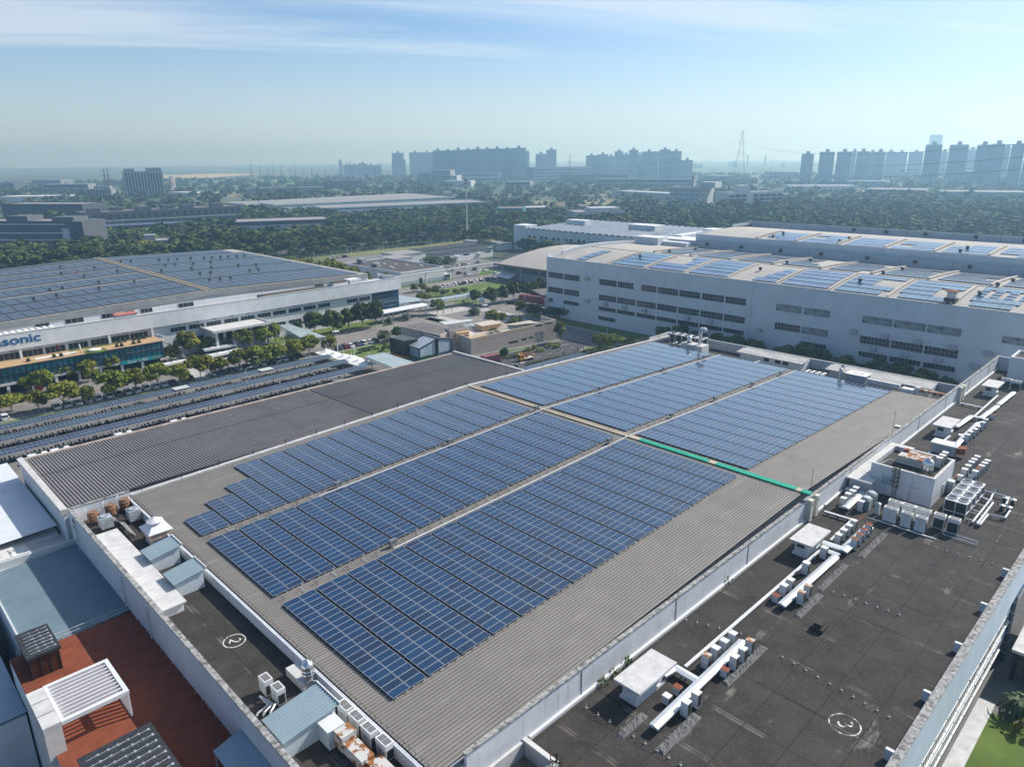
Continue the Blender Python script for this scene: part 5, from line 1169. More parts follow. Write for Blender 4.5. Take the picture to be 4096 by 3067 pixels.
thin("thin white trunking along the long parapet by the low penthouse roof", [r_(0, 890), r_(195, 720)]); thin("thin white trunking from the third hut towards the penthouse", [m4(1090, 1150), m4(1300, 985)]); thin("thin white trunking from third hut to the far hut", [m4(1470, 850), m4(1650, 690)]); thin("thin white trunking crossing from the far parapet box", [m4(1370, 745), m4(1535, 780)])
# ventilation huts
for i, (x0, x1, lab) in enumerate(((48.0, 54.4, "white vent hut with broad slab roof nearest the caged ladder"), (86.0, 92.0, "white vent hut with broad slab roof, second from the ladder"), (145.8, 152.3, "white vent hut with slab roof beyond the penthouse"), (179.6, 185.9, "farthest white vent hut with slab roof by the end parapet"))):
    t = thing("vent_hut", lab, "vent hut", ((x0 + x1) / 2, 33.5, ZD), "vent huts on the annex deck")
    MB().box(x0 + .9, 32.7, ZD, x1 - .9, 34.4, ZD + 2.15).box(x0 + .7, 32.5, ZD, x1 - .7, 34.6, ZD + .3).build("wall", white, t)
    MB().box(x0, 31.8, ZD + 2.15, x1, 34.9, ZD + 2.42).build("roof_slab", concw, t)
    MB().box(x0 + .88, 33.1, ZD + 1.2, x0 + .92, 34.1, ZD + 1.9).build("louvre", dark, t)
# gravel beds, little things on the deck
gravel = mat("dark_gravel", (.13, .13, .13), .95, .4, 9)
for (x0, x1, y0, y1, lab) in ((45.5, 52, 27.3, 28.3, "gravel bed beside the nearest duct"), (57.5, 66, 27.6, 28.5, "gravel bed beyond the nearest duct"), (44.5, 48.5, 31.0, 31.9, "gravel bed before the nearest hut"), (73.5, 80, 27.4, 28.3, "gravel bed by the second duct"), (92, 101, 27.2, 28.1, "gravel bed by the broad duct"), (80.5, 89, 27.9, 28.8, "gravel bed with weeds by the second duct")):
    b = MB(); rg = random.Random(int(x0 * 10)); n, m_ = int((x1 - x0) / .25), 5
    P_ = [[(x0 + (x1 - x0) * i / n, y0 + (y1 - y0) * j / m_, ZD + (.02 if i in (0, n) or j in (0, m_) else rg.uniform(.1, .26))) for j in range(m_ + 1)] for i in range(n + 1)]
    b.add([p for r in P_ for p in r], [(i * (m_ + 1) + j, (i + 1) * (m_ + 1) + j, (i + 1) * (m_ + 1) + j + 1, i * (m_ + 1) + j + 1) for i in range(n) for j in range(m_)])
    tag(b.build("gravel", gravel), lab, kind="stuff")
p = at('L4', 432, 800, ZD); t = thing("roof_outlet", "small dark box outlet alone in the middle of the deck", "roof outlet", p); MB().box(p.x - .8, p.y - .7, ZD, p.x + .8, p.y + .7, ZD + .55).build("base", mat("brown_dark", (.05, .043, .037), .9, .2, 2), t); MB().box(p.x - .5, p.y - .45, ZD + .55, p.x + .5, p.y + .45, ZD + .95).build("cap", mat("brown_dark", (0, 0, 0)), t)
knob = MB().box(-.1, -.1, 0, .1, .1, .12).lathe((0, 0, .12), [(.05, 0), (.04, .28), (.01, .3)], 6).mesh("wire_support", [mat("pale_block", (.42, .42, .41), .8, .1, 2)])
for ln, (k, a, c, n, word) in enumerate((('L3', (690, 1290), (1275, 1645), 9, "nearest the caged ladder"), ('L4', (205, 975), (868, 1347), 10, "above the painted number"), ('L4', (455, 548), (930, 712), 8, "across the middle of the deck"), ('L4', (1158, 296), (1510, 395), 6, "behind the cabinets"), ('L3', (1310, 745), (1650, 830), 6, "by the second trunking"))):
    for i in range(n):
        p = at(k, a[0] + (c[0] - a[0]) * i / (n - 1), a[1] + (c[1] - a[1]) * i / (n - 1), ZD)
        o = bpy.data.objects.new("wire_support", knob); COL.objects.link(o); o.location = p
        tag(o, "small pale lightning wire block in the line " + word, "wire support", "wire supports in the line " + word)
    p, q = at(k, *a, ZD + .3), at(k, *c, ZD + .3); tag(MB().bar(p, q, .025).build("lightning_wire", dark, org=p), "thin lightning wire over the blocks " + word, "wire")
for i, (k, x, y) in enumerate((('L4', 365, 125), ('L4', 402, 92), ('M4', 1355, 748), ('M4', 1375, 735), ('M4', 893, 1050))):
    p = at(k, x, y, ZD); lab = ("cream vent box against the long parapet, nearer of the first pair", "cream vent box against the long parapet, farther of the first pair", "cream vent box against the far parapet, nearer of the pair", "cream vent box against the far parapet, farther of the pair", "single cream vent box above the low penthouse roof")[i]
    t = thing("vent_stack", lab, "vent box", p, "vent boxes along the parapet"); MB().box(p.x - .4, p.y - .4, ZD, p.x + .4, p.y + .4, ZD + 3.3).build("body", mat("cream_paint", (.58, .56, .48), .7, .06, 1), t); MB().box(p.x - .2, p.y - .42, ZD + 2.6, p.x + .2, p.y - .4, ZD + 2.85).build("vent_slot", dark, t); MB().box(p.x - .45, p.y - .45, ZD + 3.3, p.x + .45, p.y + .45, ZD + 3.38).build("cap", mat("cream_paint", (0, 0, 0)), t)
def caged_ladder(name, lab, p, z0, z1, cage0, outw=(-1, 0)):
    t = thing(name, lab, "ladder", (p[0], p[1], z0)); ox, oy = outw; px, py = -oy, ox
    b = MB()
    for s in (-.25, .25): b.bar((p[0] + px * s, p[1] + py * s, z0), (p[0] + px * s, p[1] + py * s, z1 + .9), .07)
    for z in np.arange(z0 + .3, z1 + .3, .45): b.bar((p[0] - px * .25, p[1] - py * .25, z), (p[0] + px * .25, p[1] + py * .25, z), .05)
    b.build("rungs", mat("rusty_black", (.045, .035, .03), .8, .3, 3), t); c = MB()
    arc = [(p[0] + ox * (.45 + .42 * math.cos(a)) * 1.0 - 0 + px * .55 * math.sin(a), p[1] + oy * (.45 + .42 * math.cos(a)) + py * .55 * math.sin(a)) for a in np.linspace(-2.6, 2.6, 9)]
    for z in np.arange(cage0, z1 + 1.0, .75):
        for a, d in zip(arc, arc[1:]): c.bar((*a, z), (*d, z), .06, .09)
    for a in arc[::2]: c.bar((*a, cage0), (*a, z1 + 1.0), .05)
    c.build("safety_cage", mat("rusty_black", (0, 0, 0)), t)
caged_ladder("caged_ladder", "rusty caged ladder rising at the corner of the white kerb", (37.9, 33.0), 8.5, 13.4, 10.5)
# weeds at the foot of the long parapet
for i, (k, x, y) in enumerate((('L3', 945, 1010), ('L3', 790, 1135), ('L3', 855, 1080), ('L3', 1560, 515), ('L3', 265, 1565), ('L3', 150, 1635), ('M4', 475, 1405), ('M4', 205, 1620))):
    p = at(k, x, y, ZD if i not in (4, 5) else 11.6); b = MB(); rg = random.Random(i)
    for j in range(60):
        q = p + Vector((rg.gauss(0, .3), rg.gauss(0, .25), abs(rg.gauss(.3, .25)))); s = rg.uniform(.06, .16); a = Vector((rg.uniform(-1, 1), rg.uniform(-1, 1), rg.uniform(-1, 1))).normalized() * s; c = a.orthogonal().normalized() * s
        b.quad(q - a, q - c, q + a, q + c)
    tag(b.build("weed_tuft", mat("weed_green", (.06, .11, .02), .9, .3, 3), org=p), ("leafy weed tuft at the foot of the parapet beside the nearest hut", "small weed tuft, nearest the kerb of three by the nearest hut", "small weed tuft, middle of three by the nearest hut", "small weed at the parapet foot beyond the nearest duct", "weed patch in the corner of the white kerb", "weed patch at the frame edge inside the white kerb", "pale flowering weed beside the low penthouse roof", "weed beside the first pair of vent boxes")[i], "weed")
# penthouse
ph = thing("penthouse", "blue-white penthouse block with parapet, ladder and tanks on its roof", "penthouse", (118, 30, ZD))
MB().box(113.9, 25.6, ZD, 123.9, 34.7, 16.7).build("wall", whitew, ph)
MB().box(114.25, 25.95, 16.71, 123.55, 34.35, 16.74).build("flat_roof", deck, ph)
b = MB()
for a in ((113.9, 25.6, 114.25, 34.7), (123.55, 25.6, 123.9, 34.7), (114.25, 25.6, 123.55, 25.95), (114.25, 34.35, 123.55, 34.7)): b.box(a[0], a[1], 16.7, a[2], a[3], 17.5)
b.build("parapet", whitew, ph); b = MB()
for a in ((113.85, 25.55, 114.3, 34.75), (123.5, 25.55, 123.95, 34.75), (114.3, 25.55, 123.5, 26.0), (114.3, 34.3, 123.5, 34.75)): b.box(a[0], a[1], 17.5, a[2], a[3], 17.56)
b.build("coping", concw, ph)
MB().box(111.6, 33.9, ZD, 130.6, 36.9, 15.0).build("low_wing", white, ph); MB().box(110.9, 33.4, 15.0, 131, 37.2, 15.25).build("low_roof", concw, ph)
MB().box(113.85, 31.6, 14.6, 113.92, 32.9, 15.9).build("window", paneb, ph); MB().box(113.7, 27.5, 15.2, 113.92, 29.9, 15.4).build("canopy_slab", concw, ph)
MB().box(119, 25.5, ZD, 120, 25.62, 15).build("door", framew, ph)
caged_ladder("caged_ladder", "rusty caged ladder fixed to the front of the penthouse", (113.7, 30.8), 12.9, 17.6, 15.0)
p = Vector((116.6, 27.5, 16.74)); t = thing("steel_tank", "shiny upright steel tank on the penthouse roof", "tank", p); MB().lathe(p, [(.78, .7), (.8, .75), (.8, 2.3), (.55, 2.6), (.2, 2.7), (.2, 2.8)], 20).build("body", steel, t, smooth=True)
b = MB()
for a in (-.6, .6):
    for c in (-.6, .6): b.box(p.x + a - .04, p.y + c - .04, p.z, p.x + a + .04, p.y + c + .04, p.z + .7)
b.box(p.x - .75, p.y - .75, p.z + .62, p.x + .75, p.y + .75, p.z + .7); b.build("stand", dark, t)
t = thing("rusty_tank", "low rectangular tank with rusty top on the penthouse roof", "tank", (119.5, 30, 16.74)); MB().box(118.2, 28.2, 17.0, 121.4, 32.3, 18.1).build("body", mat("stained_cream", (.50, .46, .40), .8, .12, 1), t); MB().box(118.15, 28.15, 18.1, 121.45, 32.35, 18.17).build("lid", rusty, t); MB().lathe((120.8, 31.9, 18.17), [(.45, 0), (.45, .3), (.5, .3), (.5, .36), (.05, .42)], 12).build("manhole", rust, t)
MB().tube([(115.2, 33.8, 17.2), (117.4, 33.2, 17.4), (117.5, 27.8, 17.2)], .08, 6).build("pipe", framew, t)
t = thing("duct_chamber", "blue-grey duct chamber with pale lid beyond the penthouse", "duct", at('R', 1310, 320, ZD)); p = at('R', 1310, 330, ZD); MB().box(p.x - .6, p.y - 1.9, ZD + .3, p.x + 1.6, p.y + 1.9, ZD + 2.0).build("body", mat("unit_grey", (0, 0, 0)), t); MB().box(p.x - .8, p.y - 2.1, ZD + 2.0, p.x + 1.8, p.y + 2.1, ZD + 2.2).build("lid", white, t); MB().prism([(p.x + .2, p.y - 3.2), (p.x + 1.6, p.y - 3.2), (p.x + 1.6, p.y - 1.9), (p.x - .4, p.y - 1.9)], ZD + .8, ZD + 1.9).build("cowl", rust, t)
for i, (x, y) in enumerate(((445, 925), (505, 870))):
    p = at('R', x, y, ZD); t = thing("round_condenser", ("grey-green round topped condenser by the penthouse, nearer", "grey-green round topped condenser by the penthouse, farther")[i], "condenser", p, "round topped condensers"); MB().box(p.x - .7, p.y - .7, ZD, p.x + .7, p.y + .7, ZD + 1.7).build("body", mat("grey_green", (.28, .34, .34), .7, .08, 1), t); MB().lathe((p.x, p.y, ZD + 1.7), [(.62, 0), (.62, .2), (.5, .3), (.2, .32)], 14).build("fan_ring", metal, t)
p = at('R', 575, 985, ZD); t = thing("control_post", "slim pale control cabinet standing before the penthouse", "cabinet", p); MB().box(p.x - .25, p.y - .3, ZD, p.x + .25, p.y + .3, ZD + 1.7).build("body", framew, t); MB().add([(p.x - .3, p.y - .35, ZD + 1.7), (p.x + .3, p.y - .35, ZD + 1.7), (p.x + .3, p.y + .35, ZD + 1.7), (p.x - .3, p.y + .35, ZD + 1.7), (p.x, p.y, ZD + 1.95)], [(0, 1, 4), (1, 2, 4), (2, 3, 4), (3, 0, 4)]).build("cap", metal, t)
p = at('R', 1385, 745, ZD); t = thing("elbow_exhaust", "pale exhaust box with round elbow on the penthouse side", "exhaust", p); MB().box(p.x - .5, p.y - .4, ZD, p.x + .6, p.y + .7, ZD + 2.0).build("body", framew, t); MB().tube([(p.x, p.y + .6, ZD + 1.6), (p.x, p.y + 1.4, ZD + 1.6), (p.x, p.y + 1.7, ZD + 1.1)], .5, 10).build("elbow", steel, t)
pipes("rust_pipe", "rusty pipe loop on the deck before the penthouse", [[('R', 0, 955, .2), ('R', 370, 1065, .2), ('R', 435, 1005, .2)]], .09, rust); pipes("grey_pipe", "long grey pipe in front of the white condenser cabinets", [[('R', 450, 1015, .2), ('R', 780, 1125, .2), ('R', 1120, 1235, .2)]], .07, metal)
pipes("rust_pipe", "rusty pipe run behind the big fan chillers", [[('R', 1400, 615, .3), ('R', 1560, 480, .3)]], .1, rust)
# far end: stair tower and condensers
st = thing("stair_tower", "grey-white stair tower at the far end of the deck", "stair tower", (200, 31, ZD)); MB().box(197, 26, ZD, 205.3, 33.6, 17.9).build("wall", facade_m, st); MB().box(197.4, 26.4, 17.91, 204.9, 33.2, 17.95).build("flat_roof", deck, st)
b = MB()
for a in ((197, 26, 197.4, 33.6), (204.9, 26, 205.3, 33.6), (197.4, 33.2, 204.9, 33.6), (197.4, 26, 204.9, 26.4)): b.box(a[0], a[1], 17.9, a[2], a[3], 18.5)
b.build("parapet", white, st)
for i, (x, y) in enumerate(((1695, 650), (1768, 668))):
    p = at('M4', x, y, ZD); vrf(p.x, p.y - .9, p.y + .9, ("condenser cabinet by the farthest hut, nearer the parapet", "condenser cabinet by the farthest hut, nearer the outer wall")[i], 'd')
for i, (k, x, y, zt) in enumerate((('M4', 265, 1440, 4.3), ('M4', 870, 985, 4.3), ('M4', 1320, 1160, 7))):
    p = at(k, x, y, 16.2 if i < 2 else ZD); tag(MB().tube([p, p + Vector((0, 0, zt))], .035, 5).build("lightning_rod", dark, org=p), ("thin lightning rod on the parapet by the green cover", "thin lightning rod on the parapet above the vent box", "tall thin mast rising beside the duct chamber")[i], "lightning rod")
# ================================================================== far service deck behind the solar field
ZF = 13.2
for i, y in enumerate((107.3, 105.2, 103.1, 100.9, 98.6)):
    t = thing("v_chiller", "V shaped fan chiller on the far corner deck, " + nth(i) + " from the corner", "chiller", (169.5, y, ZF + .8), "V shaped chillers on the far deck")
    f = MB()
    for xx in (168.4, 171):
        for yy in (y - .85, y + .85): f.bar((xx, yy, ZF), (xx, yy, ZF + 3.6), .1)
    f.box(168.3, y - .9, ZF + 3.5, 171.1, y + .9, ZF + 3.65); f.box(168.3, y - .9, ZF + .9, 171.1, y + .9, ZF + 1.0); f.build("frame", white, t)
    MB().add([(168.45, y - .1, ZF + 1), (168.45, y - .8, ZF + 3.5), (168.45, y + .8, ZF + 3.5), (168.45, y + .1, ZF + 1), (171, y - .1, ZF + 1), (171, y - .8, ZF + 3.5), (171, y + .8, ZF + 3.5), (171, y + .1, ZF + 1)], [(0, 1, 5, 4), (3, 7, 6, 2), (0, 3, 2, 1), (4, 5, 6, 7)]).build("coil", acdark, t)
    for xx in (169.1, 170.4): MB().lathe((xx, y, ZF + 3.65), [(.55, 0), (.55, .18), (.1, .2)], 12).build("fan_ring", dark, t)
t = thing("exhaust_base", "pale concrete fan base on the far deck beside the chillers", "plinth", (166, 99, ZF)); MB().box(164.4, 95.4, ZF, 167.8, 101.9, 15.9).build("body", concw, t)
p = Vector((166.2, 97.3, 15.9)); t = thing("goose_pipe", "white gooseneck exhaust pipe on the far deck", "exhaust", p); MB().tube([p, p + Vector((0, 0, 2.2)), p + Vector((0, 0, 3.4)), p + Vector((0, -.4, 4.2)), p + Vector((0, -1.1, 4.3)), p + Vector((0, -1.6, 3.8))], [.36, .36, .55, .6, .6, .55], 12).build("pipe", white, t, smooth=True)
p = Vector((166.2, 100.4, 15.9)); t = thing("steel_tank", "small shiny steel tank on the far fan base", "tank", p); MB().lathe(p, [(.7, .2), (.7, 1.5), (.3, 1.8), (.05, 1.85)], 16).build("body", steel, t, smooth=True)
oldroof = mat("weathered_sheet_roof", (.40, .40, .385), .8, .1, .6); patch("weathered_sheet_roof", (.22, .22, .21), .8, .5, .65, (1, .25, 1), amount=.7)
for i, (y0, y1, lab) in enumerate(((70.0, 87.5, "long shed with weathered pale roof on the far deck"), (41.5, 64.5, "long shed with weathered pale roof on the far deck, beside the rusty duct"))):
    t = thing("plant_shed", lab, "shed", (170, (y0 + y1) / 2, ZF)); MB().box(169.0, y0 + .6, ZF, 173.6, y1 - .6, 15.3).build("wall", white, t)
    b = MB(); ribs(b, y0, y1, .8, .12, .06, lambda a_, h, e_: ((167.7, 172.0)[e_], a_, (15.5, 15.95)[e_] + h)); b.add([(167.7, y0, 15.38), (172.0, y0, 15.83), (172.0, y1, 15.83), (167.7, y1, 15.38), (167.7, y0, 15.5), (172.0, y0, 15.95), (172.0, y1, 15.95), (167.7, y1, 15.5)], [(0, 3, 2, 1), (0, 4, 7, 3), (0, 1, 5, 4), (2, 3, 7, 6), (1, 2, 6, 5)]); b.build("roof", oldroof, t)
    for y in (y0 + 4, y0 + 6, y0 + 9): MB().box(168.95, y, ZF + .9, 169, y + 1.4, ZF + 2.0).build("window", glass, t)
for i in range(4):
    for j in range(2):
        o = copy_tree(AC[('w', 1)], (164.2 + j * 1.3, 67.2 - i * 1.25, ZF + .2), R_(0), f"white air conditioner between far sheds, {nth(i)} in the {('front', 'back')[j]} file", "air conditioners between the far sheds")
t = thing("vertical_flue", "silver vertical flue with bent head by the far shed", "flue", (164.6, 59.6, ZF)); MB().tube([(164.6, 59.6, ZF), (164.6, 59.6, 17.2), (165.4, 59.6, 17.6), (165.9, 59.6, 17.2)], .42, 10).build("pipe", metal, t)
t = thing("duct_chamber", "grey duct chamber with red painted marks on its pale lid", "duct", (164.8, 56, ZF)); MB().box(164.2, 54.0, 14.2, 167.4, 58.3, 16.4).build("body", mat("unit_grey", (0, 0, 0)), t); MB().box(164.0, 53.8, 16.4, 167.6, 58.5, 16.5).build("lid", white, t); text("8 EF", 1.3, (165.8, 56.1, 16.52), (0, 0, R_(80)), mat("red_mark", (.45, .04, .04), .8, .2, 2), "painted_mark", t)
t = thing("long_duct", "long pale duct on legs in front of the far shed", "duct", (164.5, 49.5, ZF)); MB().box(164.2, 46.8, 15.2, 165.3, 53.7, 16.1).build("duct_run", concw, t); b = MB()
for y in np.arange(47, 53.7, .95): b.box(164.3, y, ZF, 164.4, y + .1, 15.2); b.box(165.1, y, ZF, 165.2, y + .1, 15.2)
b.build("duct_legs", metal, t)
t = thing("white_cabinet", "white twin cabinet beside the rusty far duct", "cabinet", (164.8, 45.9, ZF)); MB().box(164, 45.1, ZF, 165.6, 46.4, 15.6).box(164, 43.9, ZF, 165.6, 45.05, 15.6).build("body", white, t)
t = thing("rusty_duct", "rust streaked duct running to the long parapet on the far deck", "duct", (165.5, 41, ZF)); MB().box(165, 38.2, 15.2, 165.9, 43.8, 15.8).build("duct_run", rusty, t); MB().box(164.6, 43, 13.4, 166, 43.9, 16.2).build("riser", metal, t)
pipes("roof_pipe", "short white pipe bridging the far eave of the middle solar row", [[('F1', 1310, 445, .4), ('F1', 1385, 425, .5), ('F1', 1390, 440, .1)]], .16, white, 14.8)
# ================================================================== near left service deck
ZL = 14.0
blues = mat("blue_grey_sheet", (.25, .33, .37), .5, .05, .4); palew = mat("pale_blue_cladding", (.50, .56, .60), .7, .05, .4); lines("pale_blue_cladding", (.40, .46, .50), sx=.35, sy=.35, wid=.05, amount=.6)
def lean_shed(lab, x0, x1, y0, y1, z0, zl, zr):
    t = thing("metal_shed", lab, "shed", ((x0 + x1) / 2, (y0 + y1) / 2, z0), "blue-grey sheds on the near deck")
    MB().add([(x0 + .3, y0 + .3, z0), (x1 - .3, y0 + .3, z0), (x1 - .3, y1 - .3, z0), (x0 + .3, y1 - .3, z0), (x0 + .3, y0 + .3, zl - .08), (x1 - .3, y0 + .3, zr - .08), (x1 - .3, y1 - .3, zr - .08), (x0 + .3, y1 - .3, zl - .08)], [(0, 1, 5, 4), (1, 2, 6, 5), (2, 3, 7, 6), (3, 0, 4, 7)]).build("wall", palew, t)
    b = MB(); sl = (zr - zl) / (x1 - x0)
    ribs(b, y0, y1, .42, .1, .07, lambda a, h, e: ((x0, x1)[e], a, (zl, zr)[e] + h)); b.add([(x0, y0, zl - .06), (x1, y0, zr - .06), (x1, y1, zr - .06), (x0, y1, zl - .06), (x0, y0, zl), (x1, y0, zr), (x1, y1, zr), (x0, y1, zl)], [(0, 3, 2, 1), (0, 1, 5, 4), (2, 3, 7, 6), (3, 0, 4, 7), (1, 2, 6, 5)]); b.build("roof", blues, t)
    MB().box(x1, y0 - .05, zr - .1, x1 + .12, y1 + .05, zr + .15).build("trim", paint, t); return t
lean_shed("pale shed with blue-grey roof beside the square hood, farther of the pair", 23.4, 27.4, 88.9, 92.4, ZL, 16.0, 16.6); lean_shed("pale shed with blue-grey roof beside the square hood, nearer of the pair", 23.4, 27.3, 81.1, 84.7, ZL, 16.0, 16.6)
lean_shed("large pale shed with blue-grey roof by the four white cabinets", 20.7, 26.3, 49.4, 53.4, ZL, 16.1, 16.8)
t = thing("hood_tower", "square white louvre hood with stained band and round cap", "exhaust hood", (26.8, 97, ZL)); MB().box(25.9, 95.6, ZL, 28.2, 98.4, 15.2).build("base", white, t); MB().box(25.6, 95.3, 15.2, 28.4, 98.7, 16.1).build("louvre_band", mat("stained_band", (.42, .33, .25), .8, .3, 1.2), t)
MB().add([(25.4, 95.1, 16.1), (28.6, 95.1, 16.1), (28.6, 98.9, 16.1), (25.4, 98.9, 16.1), (26.4, 96.3, 16.9), (27.6, 96.3, 16.9), (27.6, 97.7, 16.9), (26.4, 97.7, 16.9)], [(0, 1, 5, 4), (1, 2, 6, 5), (2, 3, 7, 6), (3, 0, 4, 7), (4, 5, 6, 7)]).build("hipped_roof", white, t); MB().lathe((27, 97, 16.9), [(.8, 0), (.8, .2), (1.1, .3), (.1, .85)], 14).build("cap", white, t)
for i, (x, y, rusty_) in enumerate(((22.4, 108.7, 1), (24.9, 109.3, 1), (27.0, 109.9, 1), (23.2, 106.0, 0), (26.8, 105.6, 0))):
    lab = ("rusty round fan in the far corner of the near deck, first from the blue emblem", "rusty round fan in the far corner of the near deck, middle one", "rusty round fan in the far corner by the upstand", "grey box cooler in the far corner of the near deck, nearer the slab", "grey box cooler in the far corner of the near deck, by the upstand")[i]
    t = thing("roof_cooler", lab, "cooling unit", (x, y, ZL), "old coolers on the near deck")
    f = MB()
    for a in (-.6, .6):
        for c in (-.6, .6): f.bar((x + a, y + c, ZL), (x + a, y + c, ZL + 1.9), .07)
    f.box(x - .75, y - .75, ZL, x + .75, y + .75, ZL + .3); f.build("stand", dark, t)
    if rusty_: MB().lathe((x, y, ZL + .5), [(.75, 0), (.8, .2), (.8, 1.1), (.6, 1.25), (.6, 1.5), (.45, 1.5)], 14).build("drum", mat("brown_rusty_drum", (.22, .12, .07), .85, .35, 1.6), t); MB().tube([(x - .8, y, ZL + 1.6), (x - .9, y + .3, ZL + 2.3), (x - .6, y + .8, ZL + 2.5)], .05, 5).build("hose", framew, t)
    else: MB().box(x - .8, y - .8, ZL + .35, x + .8, y + .8, ZL + 1.9).build("body", mat("old_galvanised", (.40, .43, .45), .6, .15, 1.2, metal=.3), t); MB().lathe((x, y, ZL + 1.9), [(.6, 0), (.6, .18), (.5, .18), (.1, .1)], 14).build("fan_ring", metal, t)
pipes("pipe_bundle", "bundle of lagged pipes between the old coolers and the square hood", [[('G', 280, 200 + 10 * j, .6), ('G', 350 + 12 * j, 255, .6), ('G', 450 + 14 * j, 350 + 8 * j, .6)] for j in range(4)], .1, mat("lagging", (.30, .29, .27), .7, .2, 2), ZL)
Vn = "white twin fan cabinet beside the near upstand, "
for i, (x, y) in enumerate(((755, 1395), (825, 1463), (903, 1540), (998, 1620))):
    p = at('L2', x, y, ZL); vrf(p.x - .1, p.y - .3, p.y + 1.25, Vn + nth(i) + " of four from the large shed", dx=.85, h=1.85, z=ZL, group="fan cabinets on the near deck")
for i, (x, y) in enumerate(((270, 1205), (345, 1262))):
    p = at('L2', x, y, ZL); vrf(p.x - .4, p.y - .4, p.y + .9, ("white fan cabinet near the painted number, farther of two", "white fan cabinet near the painted number, nearer the large shed")[i], z=ZL, h=1.9, group="fan cabinets by the number")
p = at('L2', 500, 1075, 14.4); t = thing("tank_slab", "pale concrete slab carrying the steel tank by the upstand", "slab", (p.x, p.y, ZL)); MB().box(p.x - 1.3, p.y - 1.9, ZL, p.x + 1.2, p.y + 1.6, 14.9).build("body", concw, t)
p = at('L2', 520, 1105, 14.9); t = thing("steel_tank", "shiny steel water tank on the slab near the painted number", "tank", p); MB().lathe(p, [(.6, .45), (.62, .5), (.62, .8), (.58, .82), (.62, .84), (.62, 1.2), (.58, 1.22), (.62, 1.24), (.62, 1.7), (.45, 1.95), (.2, 2.05), (.2, 2.15), (.05, 2.2)], 20).build("body", steel, t, smooth=True); MB().box(p.x - .55, p.y - .55, p.z, p.x + .55, p.y + .55, p.z + .12).build("stand", metal, t); MB().tube([p + Vector((0, -.65, 1.3)), p + Vector((0, -.75, .2)), p + Vector((.6, -1.6, .2)), p + Vector((.8, -2, -.5))], .05, 6).build("pipe", white, t)
pipes("elbow_pipes", "cluster of silver elbow pipes before the large shed", [[('L2', 215 + 18 * j, 1215 + 10 * j, .5), ('L2', 270 + 20 * j, 1270, .5), ('L2', 205 + 40 * j, 1320 - 5 * j, .4), ('L2', 200 + 40 * j, 1330, 1.0)] for j in range(3)], .12, metal, ZL)
p = at('L2', 600, 1480, ZL); t = thing("old_duct", "old duct chamber with grey lid and rusty stepped run on the near deck", "duct", p)
dq = lambda x, y: at('L2', x, y, ZL + 1.9)
a = dq(570, 1375); c = dq(728, 1390); MB().box(a.x, a.y - 1.9, ZL, c.x + .1, a.y, ZL + 1.95).build("chamber", palew, t); MB().box(a.x - .1, a.y - 2.0, ZL + 1.95, c.x + .2, a.y + .1, ZL + 2.05).build("lid", white, t)
MB().box(a.x + .5, a.y - 3.3, ZL + .3, a.x + 2.0, a.y - 1.95, ZL + 1.9).build("rusty_box", rusty, t); MB().box(a.x + .6, a.y - 6.2, ZL + .2, a.x + 1.9, a.y - 3.32, ZL + 1.3).build("rusty_run", rusty, t); MB().box(a.x + 1.0, a.y - 10, ZL + .1, a.x + 2.4, a.y - 6.22, ZL + 1.1).build("rusty_run", rusty, t)
# ================================================================== terrace side, below the white annex
tr = thing("terrace_building", "building with a rust-red roof terrace below the white annex wall", "building", (14, 70, GZ))
MB().box(7.2, 20, GZ, 19.89, 87.2, 11.0).build("wall", white, tr); MB().box(7.2, 20, 11.0, 19.89, 87.2, 11.2).build("terrace_deck", brickp, tr)
b = MB()
for z in (11.7, 12.15): b.bar((8, 87.1, z), (19.8, 87.1, z), .05)
for X in np.arange(8, 19.9, 1.5): b.bar((X, 87.1, 11.2), (X, 87.1, 12.2), .05)
b.build("railing", framew, tr); b = MB()
for Y in np.arange(40, 86, 1.6): b.bar((19.75, Y, 11.2), (19.75, Y, 11.45), .08)
b.build("edge_studs", metal, tr)["kind"] = "stuff"
br = thing("blue_roof_shed", "shed with slate-blue ribbed roof between terrace and white end wall", "shed", (14.5, 98.5, GZ))
b = MB(); ribs(b, 87.4, 110.4, .55, .12, .07, lambda a, h, e: ((9.0, 19.88)[e], a, (10.8, 11.3)[e] + h)); b.build("roof", mat("slate_blue_sheet", (.15, .215, .25), .5, .06, .3), br); MB().box(9, 87.3, GZ, 19.88, 110.6, 10.75).build("wall", white, br); MB().box(8.8, 87.2, 10.5, 9.0, 110.6, 11.1).box(9, 110.4, 10.5, 19.9, 110.7, 11.9).build("edge_trim", framew, br)
lw_ = thing("low_white_shed", "bright white ribbed roof shed at the end of the ribbed shed", "shed", (16, 124, GZ))
b = MB(); ribs(b, 117, 150, .5, .1, .05, lambda a, h, e: ((-14, 19.2)[e], a, (10.6, 11.9)[e] + h)); b.build("roof", mat("white_sheet_roof", (.60, .63, .66), .6, .05, .4), lw_); MB().box(-14, 117.2, GZ, 19.2, 150, 10.5).build("wall", white, lw_); MB().box(-14, 110.8, GZ, 19.8, 117.1, 9.9).build("lean_to", white, lw_); MB().box(-14, 110.7, 9.9, 19.85, 117.3, 10.2).build("gutter", gutter, lw_)
p = at('L1', 60, 330, 10.25); t = thing("stained_canopy", "flat white canopy with brown stains beside the slate-blue roof", "canopy", p); MB().box(p.x - 2.2, p.y - 2.2, 10.2, p.x + 2.2, p.y + 2.2, 10.55).build("slab", mat("stained_white", (.60, .60, .58), .8, .1, .5), t); patch("stained_white", (.14, .12, .11), .8, .55, .62, (1.6, .5, 1))
sk = mat("dark_felt_roof", (.030, .032, .036), .6, .2, 1)
